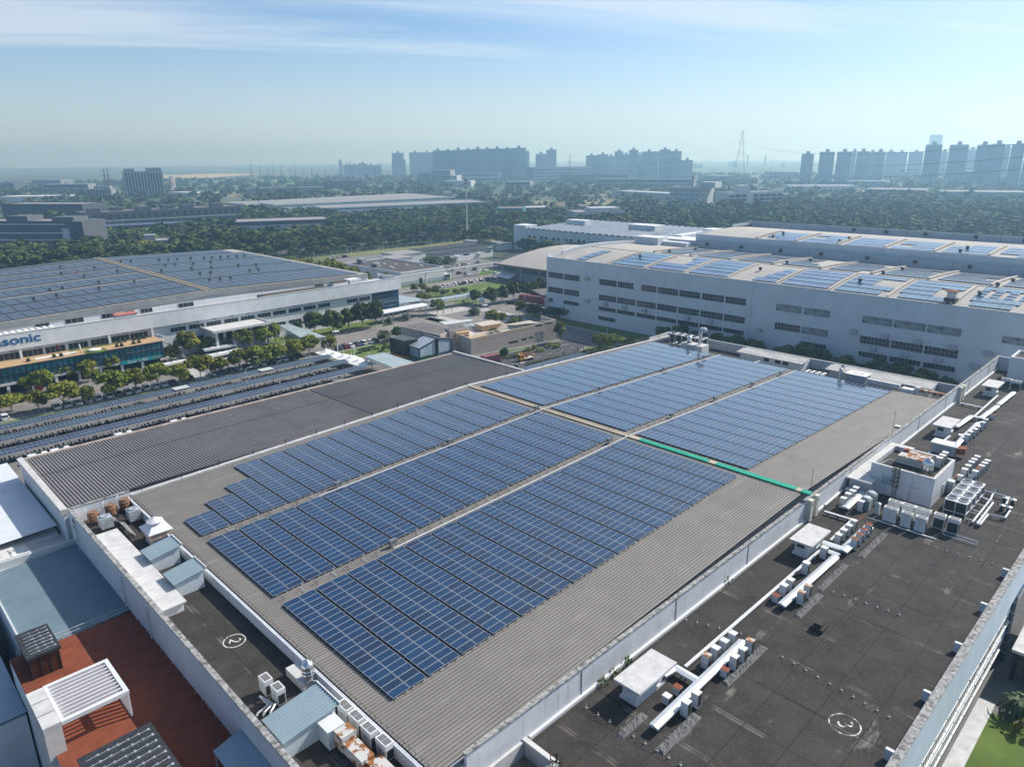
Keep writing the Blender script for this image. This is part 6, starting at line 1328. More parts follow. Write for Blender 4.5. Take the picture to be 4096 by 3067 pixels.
def foil_box(lab, x0, x1, y0, y1, nx, ny):
    t = thing("glazed_box", lab, "roof box", ((x0 + x1) / 2, (y0 + y1) / 2, 11.2)); MB().box(x0 + .25, y0 + .25, 11.2, x1 - .25, y1 - .25, 13.7).build("walls", mat("brown_glass", (.05, .025, .018), .2, .3, .5, spec=.5), t); MB().box(x0, y0, 13.7, x1, y1, 14.0).build("roof", sk, t)
    f = MB()
    for y in (y0 + .22, y1 - .22):
        for i in range(4): xx = x0 + .25 + (x1 - x0 - .5) * i / 3; f.box(xx - .05, y - .05, 11.2, xx + .05, y + .05, 13.7)
    f.build("glazing_bars", dark, t)
    rg = random.Random(nx)
    s = MB()
    for i in range(nx):
        for j in range(ny):
            xx, yy = x0 + .5 + (x1 - x0 - 1) * (i + .5) / nx, y0 + .4 + (y1 - y0 - .8) * (j + .5) / ny; L = rg.uniform(.3, .5)
            s.add([(xx - L, yy - .05, 14.012), (xx + L, yy + .02, 14.012), (xx + L, yy + .1, 14.012), (xx - L, yy + .03, 14.012)], [(0, 1, 2, 3)])
            s.add([(xx + L, yy - .1, 14.012), (xx + L + .18, yy - .1, 14.012), (xx + L + .18, yy + .2, 14.012), (xx + L, yy + .2, 14.012)], [(0, 1, 2, 3)])
    s.build("foil_strips", mat("foil", (.42, .45, .48), .45, .3, 3, metal=.3), t)["kind"] = "stuff"
    for i in range(ny): MB().box(x0 + .1, y0 + .3 + (y1 - y0 - .4) * i / ny, 14.0, x1 - .1, y0 + .36 + (y1 - y0 - .4) * i / ny, 14.05).build("batten", mat("grey_dark", (.08, .085, .09), .6, .1, 1), t)
    return t
foil_box("dark flat roofed glass box with foil strips at the terrace's left edge", 8.1, 11.3, 81.3, 87.0, 3, 7); foil_box("dark flat roofed glass box with foil strips beside the pergola front", 8.0, 14.2, 54.5, 62.9, 6, 8)
t = thing("pergola", "white slatted pergola casting stripes on the red terrace", "pergola", (11, 71.8, 11.2))
b = MB().box(8.2, 68.3, 13.95, 14.1, 68.75, 14.35).box(8.2, 74.6, 13.95, 14.1, 75.0, 14.35).box(13.7, 68.75, 13.95, 14.1, 74.6, 14.35).box(8.2, 68.75, 13.95, 8.5, 74.6, 14.35); b.build("frame", white, t)
for i in range(9): MB().box(8.5, 69.25 + i * .6, 14.0, 13.7, 69.4 + i * .6, 14.3).build("slat", white, t)
for i in range(7): MB().box(13.85, 68.4 + i * .62, 11.2, 14.05, 68.6 + i * .62, 13.95).build("post", white, t)
t = thing("pier_row", "row of three tall white piers along the outer edge of the terrace", "pier", (7.5, 71.4, GZ))
for i, y in enumerate((68.2, 70.4, 72.6)): MB().box(6.7, y, GZ, 8.15, y + 2.05, 14.5).build("pier", concw, t)
p = at('L1', 590, 1530, 11.25); tag(MB().prism([(8.4, 63.6), (12.5, 65.0), (12.4, 64.0), (8.4, 62.9)], 11.22, 11.6).build("pale_bench", concw, org=(10, 64, 11.2)), "pale weathered slab bench between pergola and dark roof box", "bench")
p = at('L1', 1480, 1560, 12.5); t = thing("lean_canopy", "pale sheet canopy leaning on the white wall at the frame's bottom", "canopy", (18.5, 54, 11.2)); MB().add([(17.2, 50, 12.9), (19.85, 50, 13.6), (19.85, 56.5, 13.6), (17.2, 56.5, 12.9), (17.2, 50, 12.8), (19.85, 50, 13.5), (19.85, 56.5, 13.5), (17.2, 56.5, 12.8)], [(0, 1, 2, 3), (7, 6, 5, 4), (0, 4, 5, 1), (2, 6, 7, 3), (3, 7, 4, 0)]).build("sheet", blues, t); MB().bar((17.3, 56.3, 11.2), (17.3, 56.3, 12.85), .08).build("post", framew, t)
# lower yard left of the terrace
t = thing("lower_shed", "low shed with pale blue-grey roof left of the terrace", "shed", (2, 100, GZ)); MB().box(-8, 82, GZ, 7.0, 130, 7.2).build("wall", white, t); b = MB(); ribs(b, 82, 130, .6, .12, .06, lambda a, h, e: ((-8, 7.1)[e], a, (7.2, 7.6)[e] + h)); b.build("roof", mat("pale_blue_roof", (.32, .40, .45), .55, .06, .3), t)
tarp = mat("green_tarpaulin", (.008, .075, .055), .5, .2, .8, bump=.6); b = MB(); rg = random.Random(5); n = 12
P_ = [[(-6 + 9 * i / n, 60 + 18 * j / n, (GZ + .1 if i in (0, n) or j in (0, n) else 2.4 + rg.uniform(-.5, .6))) for j in range(n + 1)] for i in range(n + 1)]
b.add([p for r in P_ for p in r], [(i * (n + 1) + j, (i + 1) * (n + 1) + j, (i + 1) * (n + 1) + j + 1, i * (n + 1) + j + 1) for i in range(n) for j in range(n)]); tag(b.build("tarpaulin_heap", tarp, org=(-1, 69, GZ)), "rumpled dark green tarpaulin over a heap below the terrace", "tarpaulin")
sheet("lawn", lawn, [(1.5, 44), (6.5, 44), (6.5, 56), (1.5, 56)], 8, "small shaded lawn at the terrace's foot")

# covered link beside the far end of the blue-white wall
t = thing("link_canopy", "white slab canopy with dark railings beyond the lawn at the right edge", "canopy", (106, 8, GZ)); MB().box(100.5, -6, 2.6, 118, 10.6, 3.0).build("slab", concw, t); MB().box(100.7, -6, 2.2, 100.9, 10.4, 2.59).build("edge_beam", dark, t)
for i in range(9): MB().box(102 + i * 1.7, -5, 3.01, 103.2 + i * 1.7, 9.5, 3.1).build("rooflight", framew, t)
b = MB()
for i in range(28): b.box(101, -5.5 + i * .57, GZ, 101.06, -5.44 + i * .57, .2)
b.box(100.98, -5.6, .2, 101.1, 10.2, .28); b.build("railing", dark, t)
for y in (-4, 2, 9.8): MB().box(101.4, y, GZ, 101.9, y + .5, 2.2).build("post", dark, t)
# ================================================================== trees
leafA = mat("camphor_leaf", (.10, .135, .016), .75, .35, .9, spec=.25, tint=(.19, .20, .022), objvar=.16)
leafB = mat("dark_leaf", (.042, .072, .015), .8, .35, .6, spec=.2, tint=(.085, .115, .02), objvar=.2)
leafC = mat("pale_willow_leaf", (.07, .11, .03), .8, .3, .6, spec=.2, objvar=.1)
leafF = mat("forest_leaf", (.040, .068, .018), .85, .3, .05, spec=.15, tint=(.068, .096, .024)); patch("forest_leaf", (.085, .085, .018), .012, .56, .66, amount=.7)
bark = mat("bark", (.05, .04, .03), .9, .25, 4); limed = mat("limed_bark", (.55, .54, .51), .9, .08, 3)
def leaf_mesh(name, M, nblob, nleaf, size, seed, shape=(1, 1, 1), base=.28, cone=False):
    """crown in a unit frame: height 0..1, radius .5"""
    g = np.random.default_rng(seed); V, N = [], []
    bl = []
    for i in range(nblob):
        if cone: z = g.uniform(.15, .95); r = .42 * (1 - z) + .02; a = g.uniform(0, 6.28); bl.append((r * math.cos(a) * .6, r * math.sin(a) * .6, z, .10 + .2 * (1 - z)))
        else:
            a = g.uniform(0, 6.28); e = g.uniform(-.55, 1.0); r = .33 * math.sqrt(max(0, 1 - e * e * .8)) * g.uniform(.55, 1.05)
            bl.append((r * math.cos(a), r * math.sin(a), base + (1 - base) * (.46 + .36 * e), g.uniform(.13, .215)))
    per = nleaf // nblob
    P = []; Q = []
    for (x, y, z, r) in bl:
        d = g.normal(size=(per, 3)); d /= np.linalg.norm(d, axis=1)[:, None]
        rad = r * g.uniform(.55, 1.05, (per, 1)) ** .6
        c = np.array([x, y, z]) + d * rad * np.array([1, 1, .75])
        n = d + g.normal(size=(per, 3)) * .55; n /= np.linalg.norm(n, axis=1)[:, None]
        u = np.cross(n, g.normal(size=(per, 3))); u /= np.linalg.norm(u, axis=1)[:, None]; w = np.cross(n, u)
        s = size * g.uniform(.6, 1.25, (per, 1))
        P.append(np.stack([c - u * s, c - w * s * .7, c + u * s, c + w * s * .7], 1))
    P = np.concatenate(P).reshape(-1, 3) * np.array(shape)
    me = bpy.data.meshes.new(name); n = len(P)
    me.vertices.add(n); me.vertices.foreach_set("co", P.ravel()); me.loops.add(n); me.loops.foreach_set("vertex_index", np.arange(n))
    me.polygons.add(n // 4); me.polygons.foreach_set("loop_start", np.arange(0, n, 4)); me.materials.append(M); me.update(); me.validate(); return me
def trunk_mesh(seed, limb=True):
    g = random.Random(seed); b = MB()
    b.tube([(0, 0, 0), (.01, 0, .12), (.0, .01, .3), (.01, .0, .55)], [.028, .022, .018, .008], 6)
    if limb:
        for i in range(5):
            a = i * 1.3 + g.random(); z = g.uniform(.2, .36); b.tube([(0, 0, z), (.13 * math.cos(a), .13 * math.sin(a), z + .16), (.24 * math.cos(a), .24 * math.sin(a), z + .28)], [.012, .008, .003], 5)
    b.m = [0] * len(b.f); n0 = 0
    for i, f in enumerate(b.f):
        if max(b.v[j][2] for j in f) <= .125: b.m[i] = 1
    return b.mesh("trunk", [bark, limed])
CROWN = {'a': [leaf_mesh("crown", leafA, 18, 2600, .042, s, base=.2) for s in (1, 2, 3, 4)], 'b': [leaf_mesh("crown", leafB, 16, 1700, .052, s, base=.18) for s in (11, 12, 13, 14)],
         'w': [leaf_mesh("crown", leafC, 18, 1600, .034, s, base=.08) for s in (21, 22)], 'c': [leaf_mesh("crown", leafB, 16, 900, .04, s, cone=True) for s in (31, 32)],
         's': [leaf_mesh("crown", leafA, 9, 700, .06, s, base=.02) for s in (41, 42)], 'y': [leaf_mesh("crown", mat("yellow_leaf", (.15, .13, .012), .8, .3, .6, spec=.2), 12, 900, .05, 51)]}
TRUNK = [trunk_mesh(s) for s in (1, 2)]
TN = 0
def tree(P, h, w, kind, lab, group="trees", name=None):
    global TN; TN += 1
    rz_ = random.uniform(0, 6.28)
    t = bpy.data.objects.new(name or {'s': 'shrub', 'c': 'conifer_tree', 'w': 'willow_tree'}.get(kind, 'leafy_tree'), None); COL.objects.link(t); t.location = (P[0], P[1], P[2] - .05); t.rotation_euler = (0, 0, rz_); t.empty_display_size = .5
    tag(t, lab, "shrub" if kind == 's' else "tree", group)
    c = bpy.data.objects.new("crown", CROWN[kind][TN % len(CROWN[kind])]); COL.objects.link(c); c.parent = t; c.scale = (w, w, h)
    if kind != 's':
        k = bpy.data.objects.new("trunk", TRUNK[TN % 2]); COL.objects.link(k); k.parent = t; tw_ = max(.7, min(1.0, 6 / h)) * h; k.scale = (tw_, tw_, h)
    return t
def tpx(k, x, yb, yt, w, kind, lab, group, zb=GZ):
    P = at(k, x, yb, zb); h = ht(k, yt, P) - zb; return tree(P, h * 1.08, w * mpp(k, P + Vector((0, 0, h * .6))) * 1.32, kind, lab, group)
def tX(k, x, yt, X, w, kind, lab, group):
    d = ray(k, x, yt); d = d * X / d[0]; P = Vector((d[0], d[1], GZ)); h = d[2] + CAMZ - GZ; return tree(P, max(3.5, h * 1.03), w * mpp(k, P) * 1.45, kind, lab, group)
G1 = "trees between the parked cars and scooter canopies"
for i, a in enumerate((('Q1', 180, 1650, 1395, 380), ('Q1', 575, 1640, 1340, 270), ('Q1', 960, 1605, 1225, 460), ('Q1', 1320, 1540, 1265, 180), ('Q1', 1690, 1440, 1050, 420), ('Q1', 2015, 1390, 1020, 290), ('Q2', 130, 1310, 940, 330), ('Q2', 455, 1250, 955, 290), ('Q2', 755, 1180, 820, 350), ('Q2', 1045, 1125, 850, 260), ('Q2', 1325, 1060, 725, 240), ('Q2', 1605, 1005, 690, 370), ('Q2', 1865, 950, 650, 290), ('Q2', 2130, 890, 580, 260), ('M2', 440, 600, 445, 150), ('M2', 585, 565, 445, 110))):
    tpx(*a, 'a', f"yellow-green rounded street tree on the scooter park verge, {nth(i)} from the left of sixteen", G1)
G2 = "trees along the white facade"
for i, a in enumerate((('Q1', 415, 1370, 1135, 190), ('Q1', 640, 1335, 1035, 280), ('Q1', 950, 1215, 960, 260), ('Q1', 1320, 1200, 900, 240), ('Q1', 1640, 1085, 820, 250), ('Q2', 315, 915, 680, 250), ('Q2', 600, 880, 470, 350), ('Q2', 900, 780, 545, 330), ('Q2', 1130, 750, 530, 190), ('Q2', 1380, 740, 415, 280), ('Q2', 1660, 690, 400, 280), ('Q2', 1850, 650, 350, 180), ('M2', 345, 425, 335, 95), ('M2', 480, 440, 280, 160), ('M2', 615, 435, 265, 140), ('M2', 730, 415, 250, 120), ('M2', 830, 400, 215, 150), ('M2', 930, 380, 195, 120))):
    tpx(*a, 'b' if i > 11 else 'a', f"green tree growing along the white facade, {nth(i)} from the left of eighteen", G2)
G3 = "trees around the yard and lawns"
for i, a in enumerate((('M2', 990, 490, 405, 105, 'w', "pale loose tree beside the small lawn with hedge characters"), ('M2', 1105, 475, 385, 125, 'b', "dense tree behind the black framed pavilion"), ('Y1', 735, 760, 580, 165, 'a', "round tree by the zebra crossing and entrance canopy"), ('Y1', 460, 500, 405, 80, 'b', "darker small tree at the near corner of the big lawn"),
        ('Y1', 555, 485, 400, 115, 'a', "yellow-green tree at the near corner of the big lawn"), ('Y1', 570, 610, 505, 150, 'a', "tree rising through the glass walkways"), ('Y1', 635, 525, 440, 105, 'a', "bushy tree on the lawn edge above the glass walkway"), ('Y1', 720, 550, 425, 85, 'a', "slim upright tree on the lawn edge above the glass walkway"), ('Y1', 820, 545, 460, 105, 'w', "pale round tree beside the slim upright one on the lawn"),
        ('Y1', 960, 535, 460, 85, 'a', "small tree half behind the long glass walkway, nearer"), ('Y1', 1050, 515, 450, 95, 'b', "small dark tree half behind the long glass walkway, farther"), ('Y1', 1185, 640, 475, 140, 'b', "dark spreading tree at the end of the long glass walkway"), ('Y1', 1370, 645, 450, 180, 'b', "dark tree at the corner of the big lawn, first of the dark row"), ('Y1', 1495, 625, 430, 140, 'b', "dark tree, second of the dark row towards the red trucks"),
        ('Y1', 1635, 600, 380, 170, 'b', "tall dark tree, third of the dark row"), ('Y1', 1780, 580, 390, 140, 'b', "dark tree behind the red trucks, fourth of the dark row"), ('Y1', 1870, 560, 370, 130, 'b', "dark tree, fifth of the dark row by the arched hall"), ('Y1', 1960, 535, 330, 140, 'b', "dark tree at the corner of the tall building by the arched hall"), ('Y1', 1710, 765, 595, 120, 'a', "small round tree in front of the red trucks"),
        ('Y1', 1870, 805, 640, 155, 'b', "shaded tree on the grass before the tall building's corner"), ('Y1', 2050, 800, 680, 130, 'b', "shaded tree close to the door of the tall building"), ('Y1', 1385, 900, 715, 160, 'a', "larger of two trees behind the beige building's terrace"), ('Y1', 1485, 880, 740, 135, 'a', "smaller of two trees behind the beige building's terrace"), ('Y1', 1655, 905, 795, 155, 'a', "low tree behind the beige building near the corner crossing"),
        ('Y1', 2185, 1090, 850, 140, 'a', "tree at the far end of the beige wall"), ('T', 340, 540, 100, 330, 'b', "small layered tree in the bed along the beige wall"), ('H', 250, 1500, 1290, 175, 'b', "shaded tree by the tall building, first from its corner"), ('H', 420, 1505, 1280, 165, 'b', "shaded tree by the tall building, second from its corner"), ('H', 645, 1505, 1280, 225, 'b', "shaded tree by the tall building, third from its corner"), ('H', 850, 1490, 1310, 235, 'b', "shaded tree by the tall building, fourth from its corner"),
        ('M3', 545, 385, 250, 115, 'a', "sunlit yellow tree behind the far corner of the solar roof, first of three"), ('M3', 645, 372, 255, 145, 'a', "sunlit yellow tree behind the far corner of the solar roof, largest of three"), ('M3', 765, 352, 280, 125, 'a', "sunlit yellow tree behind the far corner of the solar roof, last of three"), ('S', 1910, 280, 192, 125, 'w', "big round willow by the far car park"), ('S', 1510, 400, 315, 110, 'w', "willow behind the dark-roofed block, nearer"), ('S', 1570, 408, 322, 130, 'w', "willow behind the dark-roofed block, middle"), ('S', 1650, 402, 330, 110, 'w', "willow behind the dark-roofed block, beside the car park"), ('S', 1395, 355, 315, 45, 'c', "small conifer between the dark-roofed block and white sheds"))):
    tpx(*a, G3)
for i, a in enumerate((('M3', 1020, 195, 105), ('M3', 1150, 180, 115), ('M3', 1270, 222, 115), ('M3', 1440, 240, 145), ('M3', 1560, 262, 135), ('M3', 1690, 290, 125), ('M3', 1920, 325, 135), ('M4', 100, 325, 140), ('M4', 240, 325, 155), ('M4', 360, 370, 135), ('M4', 520, 400, 155), ('M4', 760, 435, 175), ('M4', 940, 465, 145), ('M4', 1110, 515, 155), ('M4', 1270, 570, 155))):
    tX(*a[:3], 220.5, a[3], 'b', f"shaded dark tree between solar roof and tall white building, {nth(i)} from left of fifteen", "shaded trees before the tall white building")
for i, a in enumerate((('S', 480, 322, 110), ('S', 590, 330, 120), ('S', 690, 352, 90), ('S', 770, 338, 130), ('S', 860, 370, 110), ('S', 945, 390, 115), ('S', 1050, 428, 50), ('S', 1165, 436, 110))):
    tX(*a[:3], 187, a[3], 'a', f"yellow-green tree behind the roof edge of the sign building, {nth(i)} from left of eight", "trees behind the sign building")
# palm island
pi_ = Vector((206.5, 232.5, GZ)); tag(MB().lathe(pi_, [(2.9, 0), (2.9, .3), (2.6, .35)], 20).build("planter_ring", concw, org=pi_), "round planter of palms in the middle of the yard", "planter")
def palm_mesh():
    b = MB()
    for i in range(34):
        a = i * 2.4; L = 1.3 + .25 * (i % 3); e = 1.2 - .055 * i
        pts = [Vector((math.cos(a) * L * s, math.sin(a) * L * s, 1.6 + L * (math.sin(e) * s - .9 * s * s))) for s in (0, .35, .7, 1)]
        n = Vector((-math.sin(a), math.cos(a), 0))
        for p, q, w0, w1 in zip(pts, pts[1:], (.03, .15, .12), (.15, .12, .02)):
            b.quad(p + n * w0, p - n * w0, q - n * w1 - Vector((0, 0, .1)), q + n * w1 - Vector((0, 0, .1)))
    return b.mesh("fronds", [mat("palm_green", (.045, .08, .02), .6, .3, 1.5)])
PF = palm_mesh(); PT = MB().tube([(0, 0, 0), (0, 0, 1.65)], [.22, .16], 8).mesh("trunk", [bark])
def palm(P, s, lab):
    t = thing("palm_tree", lab, "palm", P, "palms", local=True); t.scale = (s,) * 3
    for n_, me in (("fronds", PF), ("trunk", PT)):
        o = bpy.data.objects.new(n_, me); COL.objects.link(o); o.parent = t
for i, (dx, dy, s) in enumerate(((0, 0, 1.7), (1.5, .6, 1.3), (-1.4, .8, 1.25), (.5, -1.6, 1.2), (-1.0, -1.2, 1.3))): palm(pi_ + Vector((dx, dy, .3)), s, "dark palm in the round yard planter, " + ("tallest", "farther side", "left side", "nearest side", "left near side")[i])
palm(at('Y1', 375, 830), 1.5, "single palm on the small island before the entrance canopy"); palm(at('Y1', 175, 870), 1.4, "single palm by the grass bed under the blue glass corner"); palm(at('E', 1040, 1285), 1.5, "palm on the pale path by the blue-white wall")
tree(at('E', 1085, 1420), 2.2, 2.6, 's', "dark round bush on the sunlit lawn at the right edge", "shrubs")
for i, (k, x, y, h, w) in enumerate((('T', 210, 500, 1.6, 2.6), ('T', 480, 480, 1.5, 3.0), ('T', 780, 440, 1.6, 3.2), ('T', 1140, 300, 1.8, 3.0), ('T', 1280, 260, 2.0, 3.2), ('T', 1450, 210, 2.4, 3.4), ('T', 1650, 230, 1.2, 4.0), ('P', 100, 700, 1.8, 5.0), ('P', 300, 650, 1.5, 4.0), ('Y1', 130, 1180, 2.6, 4.2), ('Y1', 1400, 985, 2.2, 5.5))):
    tree(at(k, x, y, GZ if i < 10 else 2.7), h, w, 's', f"clipped green shrub in the bed along the beige building, {nth(i)} of the group" if i < 9 else ("big bush beside the black framed pavilion", "round green bush on the beige building's terrace")[i - 9], "shrubs")
for i in range(40): tree(Vector((165 + i * .92, 160.2 - i * .12, GZ)), 1.0, 1.25, 's', "low hedge bush along the asphalt lot and small solar canopy", "hedge bushes by the asphalt lot")
# belts beyond the verge: the nearest trees one by one
def in_rects(x, y, R): return any(a <= x <= c and b_ <= y <= d for a, b_, c, d in R)
VIEW = lambda x, y: abs(math.atan2(y, x) - YAW) < R_(37.5)
belt = []
rg = random.Random(3)
for row, (y0, hh) in enumerate(((418, 8), (430, 9.5), (470, 5.5), (484, 8.5), (524, 11))):
    X = 40.0 if y0 < 440 else 70.0
    while X < (172 if y0 < 440 else 520):
        if VIEW(X, y0): belt.append((X + rg.uniform(-2, 2), y0 + rg.uniform(-4, 4), hh * rg.uniform(.75, 1.2), row))
        X += rg.uniform(5, 8.5)
for i, (X, Y, h, row) in enumerate(belt):
    h *= rg.uniform(.95, 1.3); w = h * rg.uniform(1.1, 1.55)
    kd = 'b' if rg.random() < .86 else 'a'
    lab = ("tree of the dense belt just beyond the sign building", "tree of the second line beyond the sign building", "small tree of the line along the dry verge", "tree of the belt between verge and far road", "tall tree of the belt behind the far road")[row]
    tree(Vector((X, Y, GZ)), h, w, kd, ("dark green " if kd == 'b' else "yellow-green ") + lab, lab.replace("tree", "trees", 1) + (" (yellow-green)" if kd == 'a' else ""))
# the far woods as one mass
FR = [(-300, 495, 700, 510)]
def forest(name, lab, n, region, hrange, seed, avoid, leaf=.11, per=70):
    g = np.random.default_rng(seed); base = []
    me0 = [leaf_mesh("tmp", leafF, 9, per, leaf, 900 + i, base=.12) for i in range(4)]
    arrs = []
    for me in me0:
        a = np.empty(len(me.vertices) * 3); me.vertices.foreach_get("co", a); arrs.append(a.reshape(-1, 3)); bpy.data.meshes.remove(me)
    out = []; c = 0; tries = 0
    while c < n and tries < n * 40:
        tries += 1; x, y = region(g)
        if not VIEW(x, y) or in_rects(x, y, avoid): continue
        h = g.uniform(*hrange); w = h * g.uniform(1.25, 1.95); a = g.uniform(0, 6.28); A = arrs[c % 4]
        R2 = np.array([[math.cos(a) * w, -math.sin(a) * w, 0], [math.sin(a) * w, math.cos(a) * w, 0], [0, 0, h]])
        out.append(A @ R2.T + np.array([x, y, GZ])); c += 1
    P = np.concatenate(out); me = bpy.data.meshes.new(name); k = len(P); me.vertices.add(k); me.vertices.foreach_set("co", P.ravel()); me.loops.add(k); me.loops.foreach_set("vertex_index", np.arange(k)); me.polygons.add(k // 4); me.polygons.foreach_set("loop_start", np.arange(0, k, 4)); me.materials.append(leafF); me.update(); me.validate()
    o = bpy.data.objects.new(name, me); COL.objects.link(o); return tag(o, lab, kind="stuff")
# ================================================================== vehicles
def paintm(n, c): return mat(n, c, .25, .04, 1, spec=.6)
PAINTS = {'white': paintm("white_car_paint", (.70, .71, .72)), 'black': paintm("black_car_paint", (.015, .016, .018)), 'blue': paintm("slate_blue_car_paint", (.05, .085, .12)), 'red': paintm("dark_red_car_paint", (.18, .015, .02)), 'grey': paintm("grey_car_paint", (.16, .17, .18)), 'brown': paintm("brown_car_paint", (.06, .035, .03))}
tyre = mat("tyre", (.015, .015, .015), .9, .2, 5); tail = mat("tail_lamp", (.35, .02, .02), .4, .05, 1); headl = mat("head_lamp", (.7, .72, .75), .2, .05, 1)
CARP = {}
def hull(b, prof, w, inset=0.0, mi=0):      # profile in x,z extruded across y
    n = len(prof); v = [(x, -w / 2 + (inset if z > .95 else 0), z) for x, z in prof] + [(x, w / 2 - (inset if z > .95 else 0), z) for x, z in prof]
    return b.add(v, [tuple(range(n)), tuple(range(n, 2 * n))[::-1]] + [(i, i + n, (i + 1) % n + n, (i + 1) % n) for i in range(n)], mi)
def car_meshes(kind, col):
    key = (kind, col)
    if key in CARP: return CARP[key]
    if kind == 'suv': low = [(-2.3, .35), (2.3, .35), (2.3, .75), (2.1, .95), (1.1, 1.03), (-2.25, 1.05)]; cab = [(1.1, 1.03), (.35, 1.62), (-1.75, 1.66), (-2.2, 1.1)]; roof = [(.3, 1.6), (.3, 1.66), (-1.72, 1.7), (-1.8, 1.62)]
    else: low = [(-2.35, .32), (2.35, .32), (2.35, .68), (2.15, .85), (1.05, .95), (-1.75, .98), (-2.3, .9)]; cab = [(1.05, .95), (.3, 1.42), (-1.1, 1.45), (-1.85, .98)]; roof = [(.25, 1.4), (.25, 1.46), (-1.05, 1.5), (-1.15, 1.42)]
    body = hull(MB(), low, 1.8); hull(body, roof, 1.32 if kind != 'suv' else 1.42)
    for s in (-1, 1):
        for x0, x1 in ((.35, .42), (-.45, -.38)): body.bar((x0 + .1, s * .80, .98), (x0 - .02, s * .68, 1.44 if kind != 'suv' else 1.62), .07)
        body.box(.85, s * .92 - .08, .98, 1.0, s * .92 + .08, 1.1)
    gl = hull(MB(), [(x, z) for x, z in cab], 1.62, .13)
    wh = MB()
    w4 = []
    for x in (-1.42, 1.42):
        for s in (-1, 1): w4.append(MB().tube([(x, s * .93, .33), (x, s * .72, .33)], .33, 10).mesh("wheel", [tyre]))
    tl = [MB().box(-2.36, s * .6 - .2, .72, -2.24, s * .6 + .2, .88).mesh("tail_light", [tail]) for s in (-1, 1)]; hl_ = [MB().box(2.18, s * .62 - .18, .66, 2.37, s * .62 + .18, .8).mesh("headlight", [headl]) for s in (-1, 1)]
    CARP[key] = [("body", body.mesh("body", [PAINTS[col]])), ("windows", gl.mesh("windows", [glass]))] + [("wheel", w) for w in w4] + [("tail_light", q) for q in tl] + [("headlight", q) for q in hl_]
    return CARP[key]
def car(P, rz_, kind, col, lab, group):
    t = thing("parked_car", lab, "car", P, group, rz_, local=True)
    for n_, me in car_meshes(kind, col):
        o = bpy.data.objects.new(n_, me); COL.objects.link(o); o.parent = t
    return t
rowA = [('suv', 'white', 30.5), ('sedan', 'white', 42.8), ('suv', 'white', 45.4), ('sedan', 'white', 48.0), ('suv', 'white', 50.6), ('suv', 'white', 53.2), ('suv', 'white', 56.2), ('sedan', 'blue', 58.7), ('suv', 'white', 61.2), ('suv', 'white', 63.8), ('suv', 'white', 66.4), ('sedan', 'white', 69.0), ('sedan', 'white', 71.6), ('sedan', 'blue', 74.3), ('suv', 'brown', 79.6), ('suv', 'white', 87.2), ('sedan', 'black', 90.0), ('suv', 'grey', 92.7), ('sedan', 'white', 95.3), ('suv', 'black', 98.0), ('suv', 'white', 100.7), ('sedan', 'white', 103.4), ('suv', 'black', 106.0), ('suv', 'white', 108.7), ('sedan', 'white', 111.5), ('sedan', 'black', 114.2), ('sedan', 'black', 117)]
WC = {'white': 'white', 'black': 'black', 'blue': 'slate-blue', 'red': 'dark red', 'grey': 'grey', 'brown': 'dark brown'}
for i, (kd, cl_, X) in enumerate(rowA): car((X, 225.0, GZ), R_(90), kd, cl_, f"{WC[cl_]} {kd} parked above the scooter park, {nth(i)} from left in its row", "cars parked above the scooter park")
for i, (kd, cl_, x, y) in enumerate((('suv', 'blue', 440, 820), ('suv', 'red', 640, 790), ('sedan', 'white', 840, 745), ('sedan', 'blue', 1060, 690), ('suv', 'white', 1250, 640), ('sedan', 'white', 1460, 595), ('sedan', 'brown', 1640, 560))):
    p = at('C', x, y); car((p.x, 224.0, GZ), R_(90), kd, cl_, f"{WC[cl_]} {kd} in the short row above the small lawn, {nth(i)} from left", "cars above the small lawn")
for i, cl_ in enumerate(('black', 'white', 'white', 'white', 'white', 'white', 'black', 'black', 'white', 'black', 'white', 'white', 'black', 'white', 'grey', 'white', 'black')):
    car((237.4 + i * 2.52, 297.5, GZ), R_(90), ('suv', 'sedan')[i % 3 == 1], cl_, f"{WC[cl_]} car in the long row beside the big lawn, {nth(i)} from left", "cars beside the big lawn")
for i, (X, Y, cl_, lab) in enumerate(((277.6, 325.5, 'black', "nearest black"), (280.2, 321.8, 'black', "second black"), (278.5, 318.6, 'white', "white one nearest the lane"), (294.8, 331, 'black', "black one by the bridge post"), (294.9, 327, 'white', "white one beside the black car by the bridge post"), (296.5, 323, 'white', "white one next to the small lawn"), (299, 350.5, 'white', "white one beside the willow"), (302, 350, 'black', "black one beside the willow"), (305.3, 349.5, 'white', "third from the willow"), (296, 340, 'white', "lone white one on the access lane"))):
    car((X, Y, GZ), R_(20), ('suv', 'sedan')[i % 2], cl_, lab.replace("one ", "").replace(" one", "") + ": car in the small car park", "cars in the small car park")
for i, (k, x, y, cl_, lab, rz_) in enumerate((('Y1', 1600, 635, 'black', "black car parked under the dark trees near the red trucks", 0), ('Y1', 1480, 325, 'white', "white car under the white sloping shelter", 10), ('Y1', 1430, 288, 'white', "white car just behind the white sloping shelter", 10), ('Y1', 1210, 155, 'black', "black car at the foot of the open shelter", 60), ('Y1', 905, 255, 'white', "white car beside the dark-roofed block", 80), ('S', 770, 342, 'white', "white car by the dry verge, first of five", 80), ('S', 795, 338, 'white', "white car by the dry verge, second of five", 80), ('S', 840, 332, 'white', "white car by the dry verge, third of five", 80), ('S', 870, 330, 'black', "black car by the dry verge", 80), ('S', 893, 328, 'grey', "grey car by the dry verge", 80))):
    car(at(k, x, y), R_(rz_), ('suv', 'sedan')[i % 2], cl_, lab, "other parked cars")
